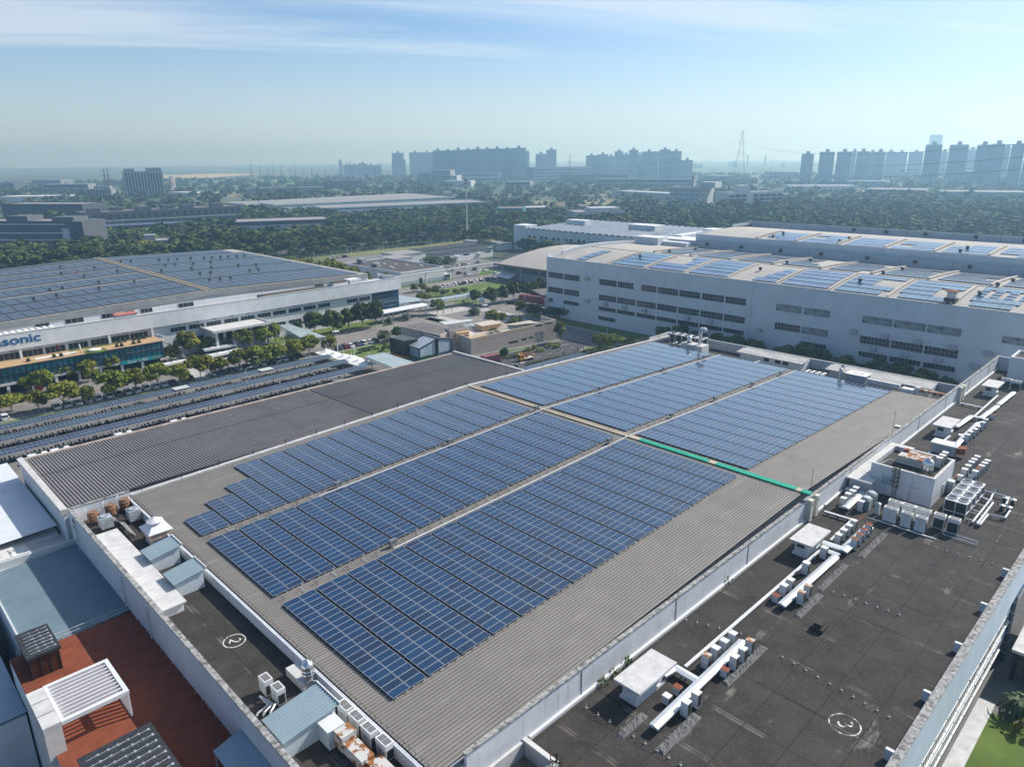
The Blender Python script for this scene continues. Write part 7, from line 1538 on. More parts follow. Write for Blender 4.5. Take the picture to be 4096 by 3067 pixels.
for i in range(9): car((340 + i * 3.2, 398 - i * .2, GZ), R_(85), ('suv', 'sedan')[i % 2], ('black', 'white', 'black', 'grey', 'white', 'black', 'white', 'black', 'black')[i], f"car before the low grey shed, {nth(i)} from the willow", "cars before the low grey shed")
# white van roofs behind the ribbed shed
for i, (x, y) in enumerate(((290, 1125), (455, 1085), (920, 970), (1325, 875))):
    p = at('M1', x, y, 0.0); t = thing("parked_van", "white van with its roof showing over the ribbed shed's gutter, " + nth(i) + " from left", "van", (p.x, p.y, GZ), "vans behind the ribbed shed", local=True)
    hull(MB(), [(-2.5, .35), (2.5, .35), (2.5, 1.0), (2.0, 1.25), (1.5, 1.95), (-2.3, 2.0), (-2.5, 1.8)], 1.8, .12).build("body", PAINTS['white'], t); MB().prism([(1.45, -.6), (1.95, -.7), (1.95, .7), (1.45, .6)], 1.3, 1.6).build("windscreen", glass, t); MB().box(-.6, -.4, 1.99, .4, .4, 2.1).build("roof_unit", dark, t)
p = at('M2', 660, 770, -.4); t = thing("parked_van", "silver van with its roof showing at the ribbed shed's far gutter", "van", (p.x, p.y, GZ), local=True); hull(MB(), [(-2.5, .35), (2.5, .35), (2.5, 1.0), (2.0, 1.2), (1.3, 1.75), (-2.3, 1.8), (-2.5, 1.6)], 1.8, .12).build("body", PAINTS['grey'], t); MB().box(-2.4, -.93, 1.2, 1.4, .93, 1.5).build("windows", glass, t)
# coaches
orangep = paintm("orange_coach_paint", (.60, .16, .02))
def coach(P, rz_, lab):
    t = thing("coach", lab, "coach", P, "coaches in front of the white facade", rz_, local=True)
    MB().box(-5.6, -1.25, .4, 5.6, 1.25, 1.55).box(-5.6, -1.2, 2.55, 5.6, 1.2, 3.25).box(-5.6, -1.25, 1.55, -5.3, 1.25, 3.2).build("body", PAINTS['white'], t); MB().box(-5.25, -1.22, 1.55, 5.58, 1.22, 2.55).build("windows", glass, t); MB().box(5.56, -1.1, 1.3, 5.66, 1.1, 2.7).build("windscreen", glass, t)
    MB().box(-5.66, -1.15, .9, -5.56, 1.15, 2.9).build("orange_rear", orangep, t); MB().add([(-5.3, -1.262, .5), (-1.5, -1.262, .5), (-3.5, -1.262, 1.5), (-5.3, -1.262, 1.5)], [(0, 1, 2, 3)]).build("orange_flash", orangep, t); MB().box(-3, -.7, 3.25, -1, .7, 3.45).box(1.5, -.6, 3.25, 3.2, .6, 3.42).build("roof_unit", PAINTS['white'], t)
    for x in (-3.4, 3.6):
        for s in (-1, 1): MB().tube([(x, s * 1.28, .5), (x, s * 1.0, .5)], .5, 12).build("wheel", tyre, t)
p = at('Q2', 380, 1035); coach((78.6, 238.2, GZ), R_(180), "white coach with orange rear nearest the shop sign"); coach((99.3, 247.4, GZ), R_(176), "white coach parked closest to the facade"); coach((97.5, 238.6, GZ), R_(6), "white coach with orange side flash behind the tree row")
p = at('Y1', 908, 320); t = coach((260.4, 320, GZ), R_(-90), "white coach with green top beside the dark-roofed block")
# red lorries
redp = paintm("faded_red_paint", (.22, .045, .045))
for i, (k, x, y, rz_, lab) in enumerate((('Y1', 1840, 640, 10, "faded red box lorry at the loading bay"), ('Y1', 1975, 590, 10, "red container trailer partly behind the tall building's corner"))):
    p = at(k, x, y); t = thing("box_lorry", lab, "lorry", (p.x, p.y, GZ), "red lorries", R_(-78), local=True); b = MB().box(-6, -1.25, 1.3, 6, 1.25, 4.1)
    for j in range(23):
        for s in (-1, 1): b.box(-5.8 + j * .52, s * 1.25, 1.45, -5.58 + j * .52, s * 1.29, 3.95)
    b.build("container", redp, t); MB().box(-6, -.9, .9, 6, .9, 1.28).build("chassis", dark, t); MB().box(6.2, -1.2, .6, 8.2, 1.2, 3.2).build("cab", paintm("bright_red_paint", (.40, .02, .02)), t)
    for x_ in (-5, -3.8, 4.5, 7.2):
        for s in (-1, 1): MB().tube([(x_, s * 1.2, .5), (x_, s * .9, .5)], .5, 10).build("wheel", tyre, t)
# yellow crane lorry
p = at('T', 1130, 560); yel = paintm("crane_yellow", (.55, .27, .02)); t = thing("crane_lorry", "yellow aerial platform lorry on the asphalt lot", "lorry", (p.x, p.y, GZ), None, R_(-189), local=True)
MB().box(1.3, -1.0, .55, 3.0, 1.0, 1.5).box(1.3, -.95, 1.5, 2.75, .95, 2.3).build("cab", yel, t); MB().box(1.5, -.97, 1.55, 2.3, .97, 2.1).box(2.76, -.85, 1.5, 2.82, .85, 2.15).build("cab_windows", glass, t); MB().box(-3.2, -1.0, .75, 1.2, 1.0, .95).build("bed", mat("bed_cream", (.5, .47, .4), .7, .1, 1), t); MB().box(-3, -.5, .4, 1.2, .5, .74).build("chassis", dark, t)
MB().bar((-.4, 0, 1.0), (-.4, 0, 1.9), .6).bar((-.4, 0, 1.9), (2.2, 0, 2.75), .35).bar((2.2, 0, 2.75), (-2.9, .2, 2.45), .3).build("boom", mat("boom_rust", (.35, .14, .05), .7, .15, 1), t); MB().bar((.6, 0, 1.5), (1.4, 0, 2.3), .14).build("hydraulic_ram", mat("ram_blue", (.15, .4, .6), .4, .05, 1), t); MB().box(-3.7, -.5, .9, -3.1, .5, 1.6).build("bucket", yel, t)
for x_ in (-2.2, 2.1):
    for s in (-1, 1): MB().tube([(x_, s * 1.0, .42), (x_, s * .75, .42)], .42, 10).build("wheel", tyre, t)
for i, (k, x, y, lab) in enumerate((('S', 2015, 212, "small red lorry on the far yard by the verge, left"), ('S', 2122, 200, "red lorry at the corner of the low white factory"))):
    p = at(k, x, y); t = thing("small_lorry", lab, "lorry", p, "small red lorries", local=True); MB().box(-2.5, -1.1, .6, 1, 1.1, 2.2).build("load_box", redp, t); MB().box(1.1, -1.1, .5, 2.6, 1.1, 2.4).build("cab", MATS["bright_red_paint"], t); MB().tube([(-1.6, -1.1, .4), (-1.6, 1.1, .4)], .4, 8).build("wheels", tyre, t)
# scooters
def scooter_mesh(col, helmet):
    b = MB()
    for y in (-.62, .62): b.tube([(-.07, y, .25), (.07, y, .25)], .25, 9, 1)
    b.add([(-.16, -.75, .4), (.16, -.75, .4), (.2, -.1, .38), (-.2, -.1, .38), (-.13, -.8, .72), (.13, -.8, .72), (.17, -.05, .76), (-.17, -.05, .76)], [(0, 1, 5, 4), (1, 2, 6, 5), (2, 3, 7, 6), (3, 0, 4, 7), (4, 5, 6, 7), (0, 3, 2, 1)], 0)
    b.box(-.15, -.1, .28, .15, .38, .36, 0); b.add([(-.2, .38, .32), (.2, .38, .32), (.12, .62, .92), (-.12, .62, .92), (-.2, .5, .32), (.2, .5, .32), (.1, .72, .9), (-.1, .72, .9)], [(0, 1, 2, 3), (5, 4, 7, 6), (1, 5, 6, 2), (4, 0, 3, 7), (3, 2, 6, 7)], 0)
    b.box(-.15, -.78, .76, .15, .0, .86, 1); b.bar((-.34, .58, 1.0), (.34, .58, 1.0), .05, .05, 1); b.bar((0, .6, .9), (0, .57, 1.0), .06, .06, 1)
    for s in (-.3, .3): b.bar((s, .58, 1.0), (s * 1.1, .6, 1.2), .02, .02, 1); b.box(s * 1.1 - .06, .58, 1.16, s * 1.1 + .06, .62, 1.26, 2)
    b.box(-.22, -1.0, .8, .22, -.72, 1.08, 3 if helmet else 1); b.box(-.08, .7, .72, .08, .76, .84, 2)
    return b.mesh("scooter", [paintm("scooter_" + col, {'dark': (.012, .014, .018), 'navy': (.015, .025, .05), 'maroon': (.09, .012, .02), 'silver': (.2, .21, .22)}[col]), tyre, headl, paintm("helmet_white", (.6, .6, .6))])
SCM = [scooter_mesh('dark', 0), scooter_mesh('dark', 0), scooter_mesh('navy', 0), scooter_mesh('maroon', 0), scooter_mesh('dark', 1), scooter_mesh('silver', 0)]
rg = random.Random(12); ns = 0
for r, (Y, x0, x1, word) in enumerate(((190.2, 23, 120, "canopy nearest the ribbed shed"), (200.4, 24, 120, "middle canopy"), (209.9, 26, 119, "canopy nearest the parked cars"))):
    X = x0 + rg.uniform(0, 1); cnt = 0
    while X < x1 and cnt < 99:
        if rg.random() < .045: X += rg.uniform(1.5, 4.5)
        j = rg.choice((0, 0, 1, 1, 1, 2, 2, 3, 4, 5)); o = bpy.data.objects.new("parked_scooter", SCM[j]); COL.objects.link(o)
        o.location = (X, Y + rg.uniform(-.25, .25), GZ + .004); o.rotation_euler = (0, 0, (math.pi if rg.random() < .5 else 0) + rg.uniform(-.25, .25))
        cw = ("black", "black", "navy", "maroon", "black, white-boxed", "silver")[j]
        tag(o, f"{cw} scooter parked in the crowded row under the {word}", "scooter", f"{cw} scooters under the {word}"); cnt += 1; X += rg.uniform(.62, 1.05)
# small solar canopy by the asphalt lot
b = MB(); a0, a1, a2, a3 = at('P', 1140, 872, .6), at('P', 1540, 975, .5), at('T', 950, 960, .5), at('T', 800, 885, .6)
d = (a3 - a0); e0 = a0 + d * 1.0
t = thing("solar_canopy", "solar canopy behind the left gutter of the solar roof", "canopy", (165, 155, GZ)); b.prism([(a0.x, a0.y), (a1.x, a1.y), (a1.x + d.x * 1.4, a1.y + d.y * 1.4), (a0.x + d.x * 1.4, a0.y + d.y * 1.4)], .5, .58).build("panel_roof", cpv, t)
for f in (.05, .3, .55, .8): q = a0.lerp(a1, .5) + d * f; MB().box(q.x - .1, q.y - .1, GZ, q.x + .1, q.y + .1, .5).build("post", ppost, t)
# ================================================================== street lamps, poles, signs
def lamp(P, h, lab, kind, arm=(1, 0)):
    t = thing("street_lamp", lab, "street lamp", P, "street lamps"); MB().tube([P, (P[0], P[1], P[2] + h)], [.11, .07], 8).build("pole", white, t)
    if kind == 'ring':
        b = MB().lathe((P[0], P[1], P[2] + h), [(.2, -.3), (.9, -.1), (1.0, .1), (.2, .2)], 12); b.build("lamp_head", framew, t)
        for i in range(6): MB().lathe((P[0] + 1.05 * math.cos(i * 1.047), P[1] + 1.05 * math.sin(i * 1.047), P[2] + h - .05), [(.1, -.12), (.28, -.05), (.25, .12), (.05, .15)], 8).build("floodlight", headl, t)
    else:
        b = MB().tube([(P[0], P[1], P[2] + h), (P[0] + arm[0] * .6, P[1] + arm[1] * .6, P[2] + h + .35), (P[0] + arm[0] * 1.8, P[1] + arm[1] * 1.8, P[2] + h + .4)], .05, 6); b.build("lamp_arm", white, t); MB().box(P[0] + arm[0] * 1.9 - .3, P[1] + arm[1] * 1.9 - .2, P[2] + h + .33, P[0] + arm[0] * 1.9 + .3, P[1] + arm[1] * 1.9 + .2, P[2] + h + .45).build("lamp_head", framew, t)
def lpx(k, x, yb, yt, lab, kind='arm', arm=(1, 0)): P = at(k, x, yb); lamp(P, ht(k, yt, P) - GZ, lab, kind, arm)
lpx('C', 420, 880, 215, "lamp mast with a ring of floodlights by the white sails", 'ring'); lpx('Y1', 1300, 840, 650, "lamp mast with a ring of floodlights in the yard by the palms", 'ring')
lpx('Q2', 1443, 1345, 1020, "white curved street lamp rising between the solar canopies"); lpx('Q2', 285, 1040, 880, "white curved street lamp before the coach", arm=(-1, 0)); lpx('Y1', 460, 400, 345, "slim lamp beside the dark-roofed block", arm=(-.7, .7)); lpx('Y1', 1768, 700, 515, "curved lamp beside the red lorries", arm=(-.9, .5)); lpx('M3', 605, 290, 225, "curved lamp among the sunlit trees", arm=(.5, .5)); lpx('M3', 1345, 285, 232, "curved lamp behind the far chillers", arm=(-.9, .5)); lpx('Y1', 1258, 668, 475, "tall slim flagpole-like lamp by the long glass walkway")
for i, (x, y, h) in enumerate(((1168, 292, 12), (1388, 274, 10), (1522, 254, 10), (1655, 241, 11), (1875, 194, 8), (1988, 205, 8), (2078, 195, 8), (933, 320, 9), (903, 330, 9), (787, 322, 6), (657, 333, 7), (455, 320, 6), (1112, 300, 4))):
    P = at('S', x, y); lamp(P, h * .75, f"slim pale lamp pole along the dry verge, {nth(i)} of thirteen", 'arm', (.7, -.7))
for i, (k, x, yb, yt, w, lab, M) in enumerate((('Y1', 1262, 668, 560, 2.4, "pale banner board beside the long glass walkway", 'w'), ('Y1', 1308, 845, 785, 2.2, "pale banner board behind the beige building", 'w'), ('Q2', 1035, 1125, 1065, 3.0, "blue board under the trees by the crossing", 'b'), ('T', 640, 470, 330, 1.0, "small blue square sign in the bed by the beige wall", 'b'), ('S', 505, 240, 207, 3.4, "blue road sign among the belt trees", 'b'), ('Y1', 1042, 640, 595, 1.2, "small board on the lawn below the glass walkway", 'r'))):
    P = at(k, x, yb); zt = ht(k, yt, P); t = thing("sign_board", lab, "sign", P); MB().box(P.x - .06, P.y - .06, GZ, P.x + .06, P.y + .06, zt).build("post", framew, t); dd = Vector((-math.sin(YAW), math.cos(YAW))) * w / 2; MB().prism([(P.x - dd.x, P.y - dd.y), (P.x + dd.x, P.y + dd.y), (P.x + dd.x + .1, P.y + dd.y + .1), (P.x - dd.x + .1, P.y - dd.y + .1)], zt - (zt - GZ) * .6, zt).build("board", {'w': mat("banner_pale", (.5, .55, .62), .6, .15, 1), 'b': mat("sign_mid_blue", (.02, .14, .38), .6, .1, 1), 'r': mat("board_brown", (.35, .2, .16), .7, .1, 1)}[M], t)
for i in range(26): X = 215 + i * 9; tag(MB().box(X, 461.5, GZ, X + .12, 461.62, .2).build("fence_post", framew, org=(X, 461.5, GZ)), "thin pale fence post at the far edge of the dry verge", "fence post", "fence posts along the verge")
# ================================================================== people
skin = mat("skin", (.42, .26, .18), .6, .05, 1); hair = mat("dark_hair", (.012, .01, .009), .6, .1, 1)
def person(P, rz_, lab, top, legs, stride=.0, bend=0.0, seat=False, cap=None):
    me = bpy.data.meshes.new("person"); bm_v, bm_e, rad = [], [], []
    def j(p, r): bm_v.append(p); rad.append(r); return len(bm_v) - 1
    hz = .95; f = bend
    pel = j((0, 0, hz), .135); che = j((f * .35, 0, 1.28 - f * .1), .155); nk = j((f * .5, 0, 1.47 - f * .15), .065); hd = j((f * .55 + .02, 0, 1.60 - f * .2), .105); tp = j((f * .58 + .02, 0, 1.70 - f * .2), .085)
    bm_e += [(pel, che), (che, nk), (nk, hd), (hd, tp)]
    for s in (-1, 1):
        if seat: k = j((.42, s * .13, .85), .085); a = j((.5, s * .14, .42), .06); t_ = j((.62, s * .14, .36), .045)
        else: k = j((s * stride * .5 + .03, s * .1, .5), .08); a = j((s * stride - .04, s * .1, .09), .055); t_ = j((s * stride + .14, s * .1, .04), .042)
        h_ = j((0, s * .1, hz - .1), .11); bm_e += [(pel, h_), (h_, k), (k, a), (a, t_)]
        sh = j((f * .42, s * .2, 1.40 - f * .12), .075); el = j((f * .4 - s * stride * .35 + (.2 if seat else 0), s * .27, 1.12), .05); ha = j((f * .4 - s * stride * .5 + (.42 if seat else .08), s * .25, .88 + (.15 if seat else 0)), .042); bm_e += [(che, sh), (sh, el), (el, ha)]
    me.from_pydata(bm_v, bm_e, []); o = bpy.data.objects.new("person", me); COL.objects.link(o)
    md = o.modifiers.new("skin", 'SKIN'); o.modifiers.new("sub", 'SUBSURF').levels = 1
    for i, r in enumerate(rad): me.skin_vertices[0].data[i].radius = (r, r)
    me.skin_vertices[0].data[0].use_root = True
    dg = bpy.context.evaluated_depsgraph_get(); m2 = bpy.data.meshes.new_from_object(o.evaluated_get(dg)); bpy.data.objects.remove(o); m2.name = "person"
    for M in (top, legs, skin, cap or hair): m2.materials.append(M)
    for pl in m2.polygons:
        z = pl.center[2]; pl.material_index = 1 if z < .97 and abs(pl.center[1]) < .21 else (3 if z > 1.63 - f * .2 else 2 if z > 1.45 - f * .15 or (z < .93 and abs(pl.center[1]) > .2) else 0); pl.use_smooth = True
    o = bpy.data.objects.new("person", m2); COL.objects.link(o); o.location = P; o.rotation_euler = (0, 0, rz_); return tag(o, lab, "person", "people in the yard")
cw_ = mat("cloth_white", (.62, .63, .65), .9, .05, 2); cd = mat("cloth_black", (.02, .02, .024), .9, .1, 2); cn = mat("cloth_navy", (.03, .04, .06), .9, .1, 2); cr = mat("cloth_orange", (.6, .08, .03), .9, .08, 2); cg = mat("cloth_grey_blue", (.22, .28, .34), .9, .08, 2)
person(at('P', 425, 830), R_(200), "person in white top and cap walking past the round grass corner", cw_, cn, .22, cap=cw_); person(at('P', 1100, 832), R_(-60), "person all in black standing on the sunlit paving", cd, cd, .05); person(at('P', 1690, 885), R_(10), "person in white shirt and dark trousers striding by the grass", cw_, cn, .3); person(at('P', 535, 1030), R_(-90), "person in dark clothes with a bag beside the small solar canopy", cn, cd, .12)
person(at('P', 1375, 890) + Vector((0, 0, .08)), R_(180), "cyclist in white bending over the handlebars", cw_, cn, .1, .55, True)
q = at('P', 1365, 900); t = thing("bicycle", "bicycle ridden by the cyclist in white", "bicycle", (q.x, q.y, GZ), None, R_(180), local=True)
for x_ in (-.55, .55):
    b = MB(); pts = [(x_ + .33 * math.cos(a), 0, .34 + .33 * math.sin(a)) for a in np.linspace(0, 6.283, 17)]; b.tube(pts, .025, 5, caps=False); b.build("wheel", tyre, t)
MB().tube([(-.55, 0, .34), (-.15, 0, .85), (.4, 0, .85), (.55, 0, .34)], .025, 5).tube([(-.15, 0, .85), (.0, 0, .34), (.4, 0, .85)], .025, 5).build("frame", framew, t); MB().tube([(.4, -.28, 1.0), (.42, 0, .95), (.4, .28, 1.0)], .02, 5).build("handlebar", dark, t)
person(at('Y1', 1060, 845), R_(-90), "person in white walking on the zebra crossing behind the beige building", cw_, cg, .15); person(at('Y1', 1570, 825), R_(150), "person in white near the corner crossing by the tall building", cw_, cn, .2); person(at('Y1', 808, 755), R_(30), "person in dark clothes beside the zebra stripes near the round tree", cd, cd, .15); person(at('Y1', 908, 722), R_(180), "person in white shirt crossing below the long glass walkway", cw_, cn, .2)
person(at('Y1', 450, 722), R_(0), "person in dark clothes walking under the entrance canopy", cd, cn, .3); person(at('C', 1768, 600), R_(90), "person in dark clothes behind the dark brown car", cd, cd, .1); person((86.1, 356, prz(86.1) + .1), R_(200), "worker in orange on the roof of the sign building", cr, cr, .05)
pr = at('T', 800, 840); person(pr + Vector((0, 0, .1)), R_(-100), "scooter rider in white and black on the asphalt lot", cw_, cd, .1, .1, True); o = bpy.data.objects.new("ridden_scooter", SCM[0]); COL.objects.link(o); o.location = pr; o.rotation_euler = (0, 0, R_(170)); tag(o, "black scooter under the rider on the asphalt lot", "scooter")
# ================================================================== the district beyond
RECTS = [(-70, 240, 180, 405), (225, 310, 262, 376), (225, -30, 352, 212), (380, 225, 458, 390), (275, 215, 375, 300), (290, 360, 385, 430), (-300, 489, 720, 513), (150, 440, 470, 462)]
def FB(k, a, c, ytop, depth, M, lab, name="far_building", cat="building", bands=0, bandM=None, cols=0, roof=None, extra=None, group=None, top_h=None):
    P, Q = at(k, *a), at(k, *c); d = Q - P; w = d.length; ang = math.atan2(d.y, d.x)
    h = (top_h or ht(k, ytop, P.lerp(Q, .5))) - GZ
    t = thing(name, lab, cat, (P.x, P.y, GZ), group, ang, local=True)
    MB().box(0, 0, 0, w, depth, h).build("wall", M, t)
    if roof: MB().box(.4, .4, h, w - .4, depth - .4, h + .12).build("roof", roof, t); r = MB(); [r.box(*q) for q in ((0, 0, h, w, .35, h + .9), (0, depth - .35, h, w, depth, h + .9), (0, .35, h, .35, depth - .35, h + .9), (w - .35, .35, h, w, depth - .35, h + .9))]; r.build("parapet", M, t)
    for i in range(bands):
        z = h * (i + .35) / bands
        MB().box(w * .03, -.06, z, w * .97, 0, z + h / bands * .45).build("window_band", bandM or glass, t)
        if not cols: continue
    if cols:
        MB().box(w * .05, -.1, h * .04, w * .95, -.07, h * .93).build("glass_front", glass, t)
        for i in range(cols): x = w * (i + .5) / cols; MB().box(x - w / cols * .15, -.6, 0, x + w / cols * .15, -.11, h * .97).build("fin", ltg, t)
    if extra:
        for (x0, x1, y0, y1, z1) in extra: MB().box(w * x0, depth * y0, h, w * x1, depth * y1, h + z1).build("roof_house", M, t)
    cs, sn = math.cos(ang), math.sin(ang); xs = [P.x + cs * x - sn * y for x in (0, w) for y in (0, depth)]; ys = [P.y + sn * x + cs * y for x in (0, w) for y in (0, depth)]
    RECTS.append((min(xs) - 6, min(ys) - 6, max(xs) + 6, max(ys) + 6)); t["w"] = w; return t, w, h
dkg = mat("slate_cladding", (.085, .095, .11), .8, .08, .1); mdg = mat("mid_grey_cladding", (.21, .23, .25), .8, .08, .1); ltg = mat("light_grey_cladding", (.40, .42, .44), .8, .06, .1); whf = mat("far_white_wall", (.58, .59, .60), .8, .05, .1); brn = mat("brown_cladding", (.17, .13, .115), .8, .08, .1); tlf = mat("teal_cladding", (.03, .17, .18), .7, .08, .1); gsr = MATS["grey_sheet_roof"]; blk = MATS["black_roof"]
pvd = mat("distant_solar_roof", (.06, .09, .15), .35, .25, .05, spec=.5); lines("distant_solar_roof", (.22, .24, .26), sx=4, sy=9, wid=.5, amount=.7)
FB('U1', (1048, 602), (1375, 592), 385, 22, mdg, "tall slab office with pale vertical fins standing alone on the left", bands=0, cols=13, extra=((.05, .3, .2, .8, 5), (.6, .98, .2, .8, 6)))
FB('U1', (722, 634), (935, 630), 530, 25, mdg, "smaller finned office block left of the tall slab office", bands=0, cols=9, extra=((.3, .9, .3, .9, 4),))
t, w, h = FB('U1', (700, 868), (2015, 792), 705, 45, dkg, "very long dark grey block with four rows of small windows", roof=MATS["grey_gravel_roof"])
for z0, z1 in ((.44, .50), (-.02, .04)): MB().box(0, -.15, h * z0 + .05, w, -.0, h * z1 + .06).build("pale_band", ltg, t)
wsm = MB().box(0, -.12, 0, w / 40, .02, h * .10).mesh("window", [glass])
for i in range(22):
    for z in (.12, .26, .60, .76): o = bpy.data.objects.new("window", wsm); COL.objects.link(o); o.parent = t; o.location = (w * (i + .25) / 22, 0, h * z)
for i, (x0, x1, y0) in enumerate(((.05, .12, .3), (.2, .26, .5), (.33, .42, .2), (.5, .58, .4), (.62, .70, .3), (.82, .9, .3))): MB().box(w * x0, 45 * y0, h, w * x1, 45 * (y0 + .25), h + 4).build("roof_house", dkg, t)
FB('U1', (30, 775), (700, 780), 660, 40, mat("dark_slate_end", (.06, .068, .08), .8, .08, .1), "dark block joining the left end of the very long grey block", roof=gsr)
t, w, h = FB('U1', (-250, 1040), (640, 1045), 805, 28, mat("office_dark_face", (.10, .115, .13), .7, .1, .1), "office block with white horizontal bands at the left edge", roof=gsr, extra=((.35, .55, .2, .8, 4), (.75, .95, .3, .9, 3)))
for z in (.12, .36, .60, .90): MB().box(0, -.5, h * z, w * .93, -.02, h * z + 1.0).build("white_band", whf, t)
MB().box(w * .90, -.6, 0, w * .96, -.05, h * .78).build("white_pier", whf, t); MB().box(w * 1.0 + .02, 0, 0, w * 1.09, 27, h * 1.02).build("end_tower", dkg, t)
for i, (a, c, yt, lab) in enumerate((((780, 905), (1945, 850), 826, "flat solar covered hall in front of the very long grey block"), ((950, 940), (1500, 905), 880, "flat solar covered hall nearer the belt trees"))): FB('U1', a, c, yt, 38, dkg, lab, roof=pvd)
FB('U1', (1190, 1075), (1420, 1062), 968, 26, mdg, "grey two-storey office with flags among the belt trees", bands=2, roof=gsr, extra=((.1, .5, .4, .9, 4),))
FB('U2', (-110, 935), (660, 905), 800, 42, mat("charcoal_block", (.07, .08, .095), .8, .08, .1), "charcoal block with pale stripe behind the belt trees", roof=gsr, bands=1, bandM=ltg)
for i, (k, a, c, yt, M, lab, kw) in enumerate((('U1', (365, 565), (740, 560), 492, mdg, "low grey campus block beyond the finned office", dict(bands=2)), ('U1', (275, 520), (512, 520), 455, mdg, "hazy block at the left horizon", {}), ('U1', (-60, 545), (122, 545), 478, dkg, "hazy dark block at the far left edge", {}), ('U1', (0, 640), (700, 632), 590, whf, "row of pale sheds at the far left", {}),
        ('U1', (1390, 590), (1640, 600), 560, ltg, "pale hall just right of the tall slab office", {}), ('U2', (620, 525), (940, 520), 462, brn, "brown office block with window rows behind the warehouses", dict(bands=3, extra=((.1, .2, .2, .8, 4), (.6, .7, .2, .8, 4)))), ('U2', (-40, 590), (620, 575), 522, mdg, "long pale roofed hall on the plain", dict(roof=gsr)),
        ('U2', (1397, 495), (1500, 495), 392, mdg, "windowless grey block left of the teal plant block", {}), ('U2', (1502, 500), (1662, 500), 373, mdg, "tall grey plant block with dark panel", dict(extra=())), ('U2', (1565, 500), (1715, 500), 420, ltg, "banded office beside the tall grey plant block", dict(bands=4)), ('U2', (1610, 515), (1830, 515), 462, ltg, "low pale shed before the banded office", {}),
        ('U2', (1745, 470), (2060, 470), 400, whf, "pale terrace of low blocks below the slab towers", dict(bands=2)), ('U2', (2110, 540), (2320, 540), 470, mdg, "grey block with flat roof in the middle of the woods", dict(bands=2)),
        ('U3', (268, 482), (775, 470), 348, mdg, "large banded factory block right of the slab towers", dict(bands=5, bandM=ltg)), ('U3', (695, 420), (776, 420), 345, mat("steel_blue", (.12, .19, .26), .7, .06, .1), "blue-grey cube beside the banded factory", {}), ('U3', (500, 485), (1066, 485), 415, dkg, "low wide dark hall in front of the dark cube", dict(roof=ltg)), ('U3', (1066, 445), (1300, 445), 318, mat("dark_cube", (.04, .07, .09), .6, .06, .1), "dark teal cube of offices in the centre distance", {}),
        ('U3', (790, 520), (1600, 525), 450, mdg, "very long low factory with pale roof in the middle distance", dict(roof=ltg, bands=2)), ('U3', (1640, 480), (1845, 490), 420, mdg, "hazy block left of the lattice mast", {}), ('U3', (930, 605), (1400, 635), 560, ltg, "flat pale hall roofs in the middle of the woods", dict(roof=ltg)),
        ('U3', (-30, 795), (190, 795), 697, tlf, "teal glass block among the trees", dict(roof=brn)), ('U3', (190, 760), (440, 755), 690, mat("brick_red_cladding", (.15, .05, .045), .8, .1, .2), "brick red hall with pale roof beside the teal block", dict(roof=ltg)), ('U3', (630, 810), (1030, 800), 725, ltg, "pale grey office with green roof boxes behind the low white factory", dict(bands=1, roof=gsr, extra=((.35, .95, .2, .8, 4),))),
        ('U4', (680, 515), (1022, 520), 466, mat("steel_blue", (0, 0, 0)), "dark flat box beyond the right-hand woods", {}), ('U4', (230, 560), (800, 560), 508, whf, "pale wavy roofed halls beyond the right-hand woods", dict(roof=ltg)), ('U4', (845, 600), (1350, 610), 535, mdg, "construction site block under the tower cranes", dict(bands=2)), ('U4', (1480, 610), (2200, 620), 555, mdg, "long building shell right of the construction site", {}), ('U4', (1650, 500), (1900, 500), 385, mat("steel_blue", (0, 0, 0)), "hazy blue hall in front of the right towers", {}), ('U4', (20, 440), (300, 445), 388, mdg, "hazy low blocks left of the right-hand towers", {}))):
    FB(k, a, c, yt, 40 if k != 'U4' else 60, M, lab, **kw)
# white long warehouses with teal stripes
for i, (a, c, yt, lab) in enumerate((((612, 778), (1985, 715), 648, "nearest long white warehouse with teal stripe and row of slots"), ((210, 745), (1700, 665), 607, "middle long white warehouse with teal stripe"), ((-30, 735), (1520, 640), 590, "farthest long white warehouse with teal stripe"))):
    t, w, h = FB('U2', a, c, yt + (a[1] - c[1]) * .28, 60, whf, lab, "warehouse", "warehouse", roof=MATS["grey_sheet_roof"])
    MB().box(-.1, -.25, h - 1.6, w + .1, -.02, h - .5).build("teal_stripe", tlf, t); sl = MB().box(0, -.1, 0, w / 22, .02, h * .13).mesh("window", [glass])
    for j in range(15): o = bpy.data.objects.new("window", sl); COL.objects.link(o); o.parent = t; o.location = (w * (j + .3) / 15, 0, h * .5)
    MB().box(0, -8, 0, w * .75, -.3, h * .22).build("loading_dock", dkg, t)
for i in range(6):
    P = at('U2', 900 + i * 95, 800 - i * 12); t = thing("carport", "grey wavy carport before the white warehouses, " + nth(i) + " of six", "carport", P, "carports before the warehouses"); MB().add([(P.x, P.y - 8, 1.5), (P.x + 6, P.y - 8, 3), (P.x + 12, P.y - 8, 1.5), (P.x, P.y + 8, 1.5), (P.x + 6, P.y + 8, 3), (P.x + 12, P.y + 8, 1.5)], [(0, 1, 4, 3), (1, 2, 5, 4)]).build("roof", gsr, t); MB().box(P.x + 5.8, P.y - 7, GZ, P.x + 6.2, P.y - 6.6, 2.8).build("post", dark, t)
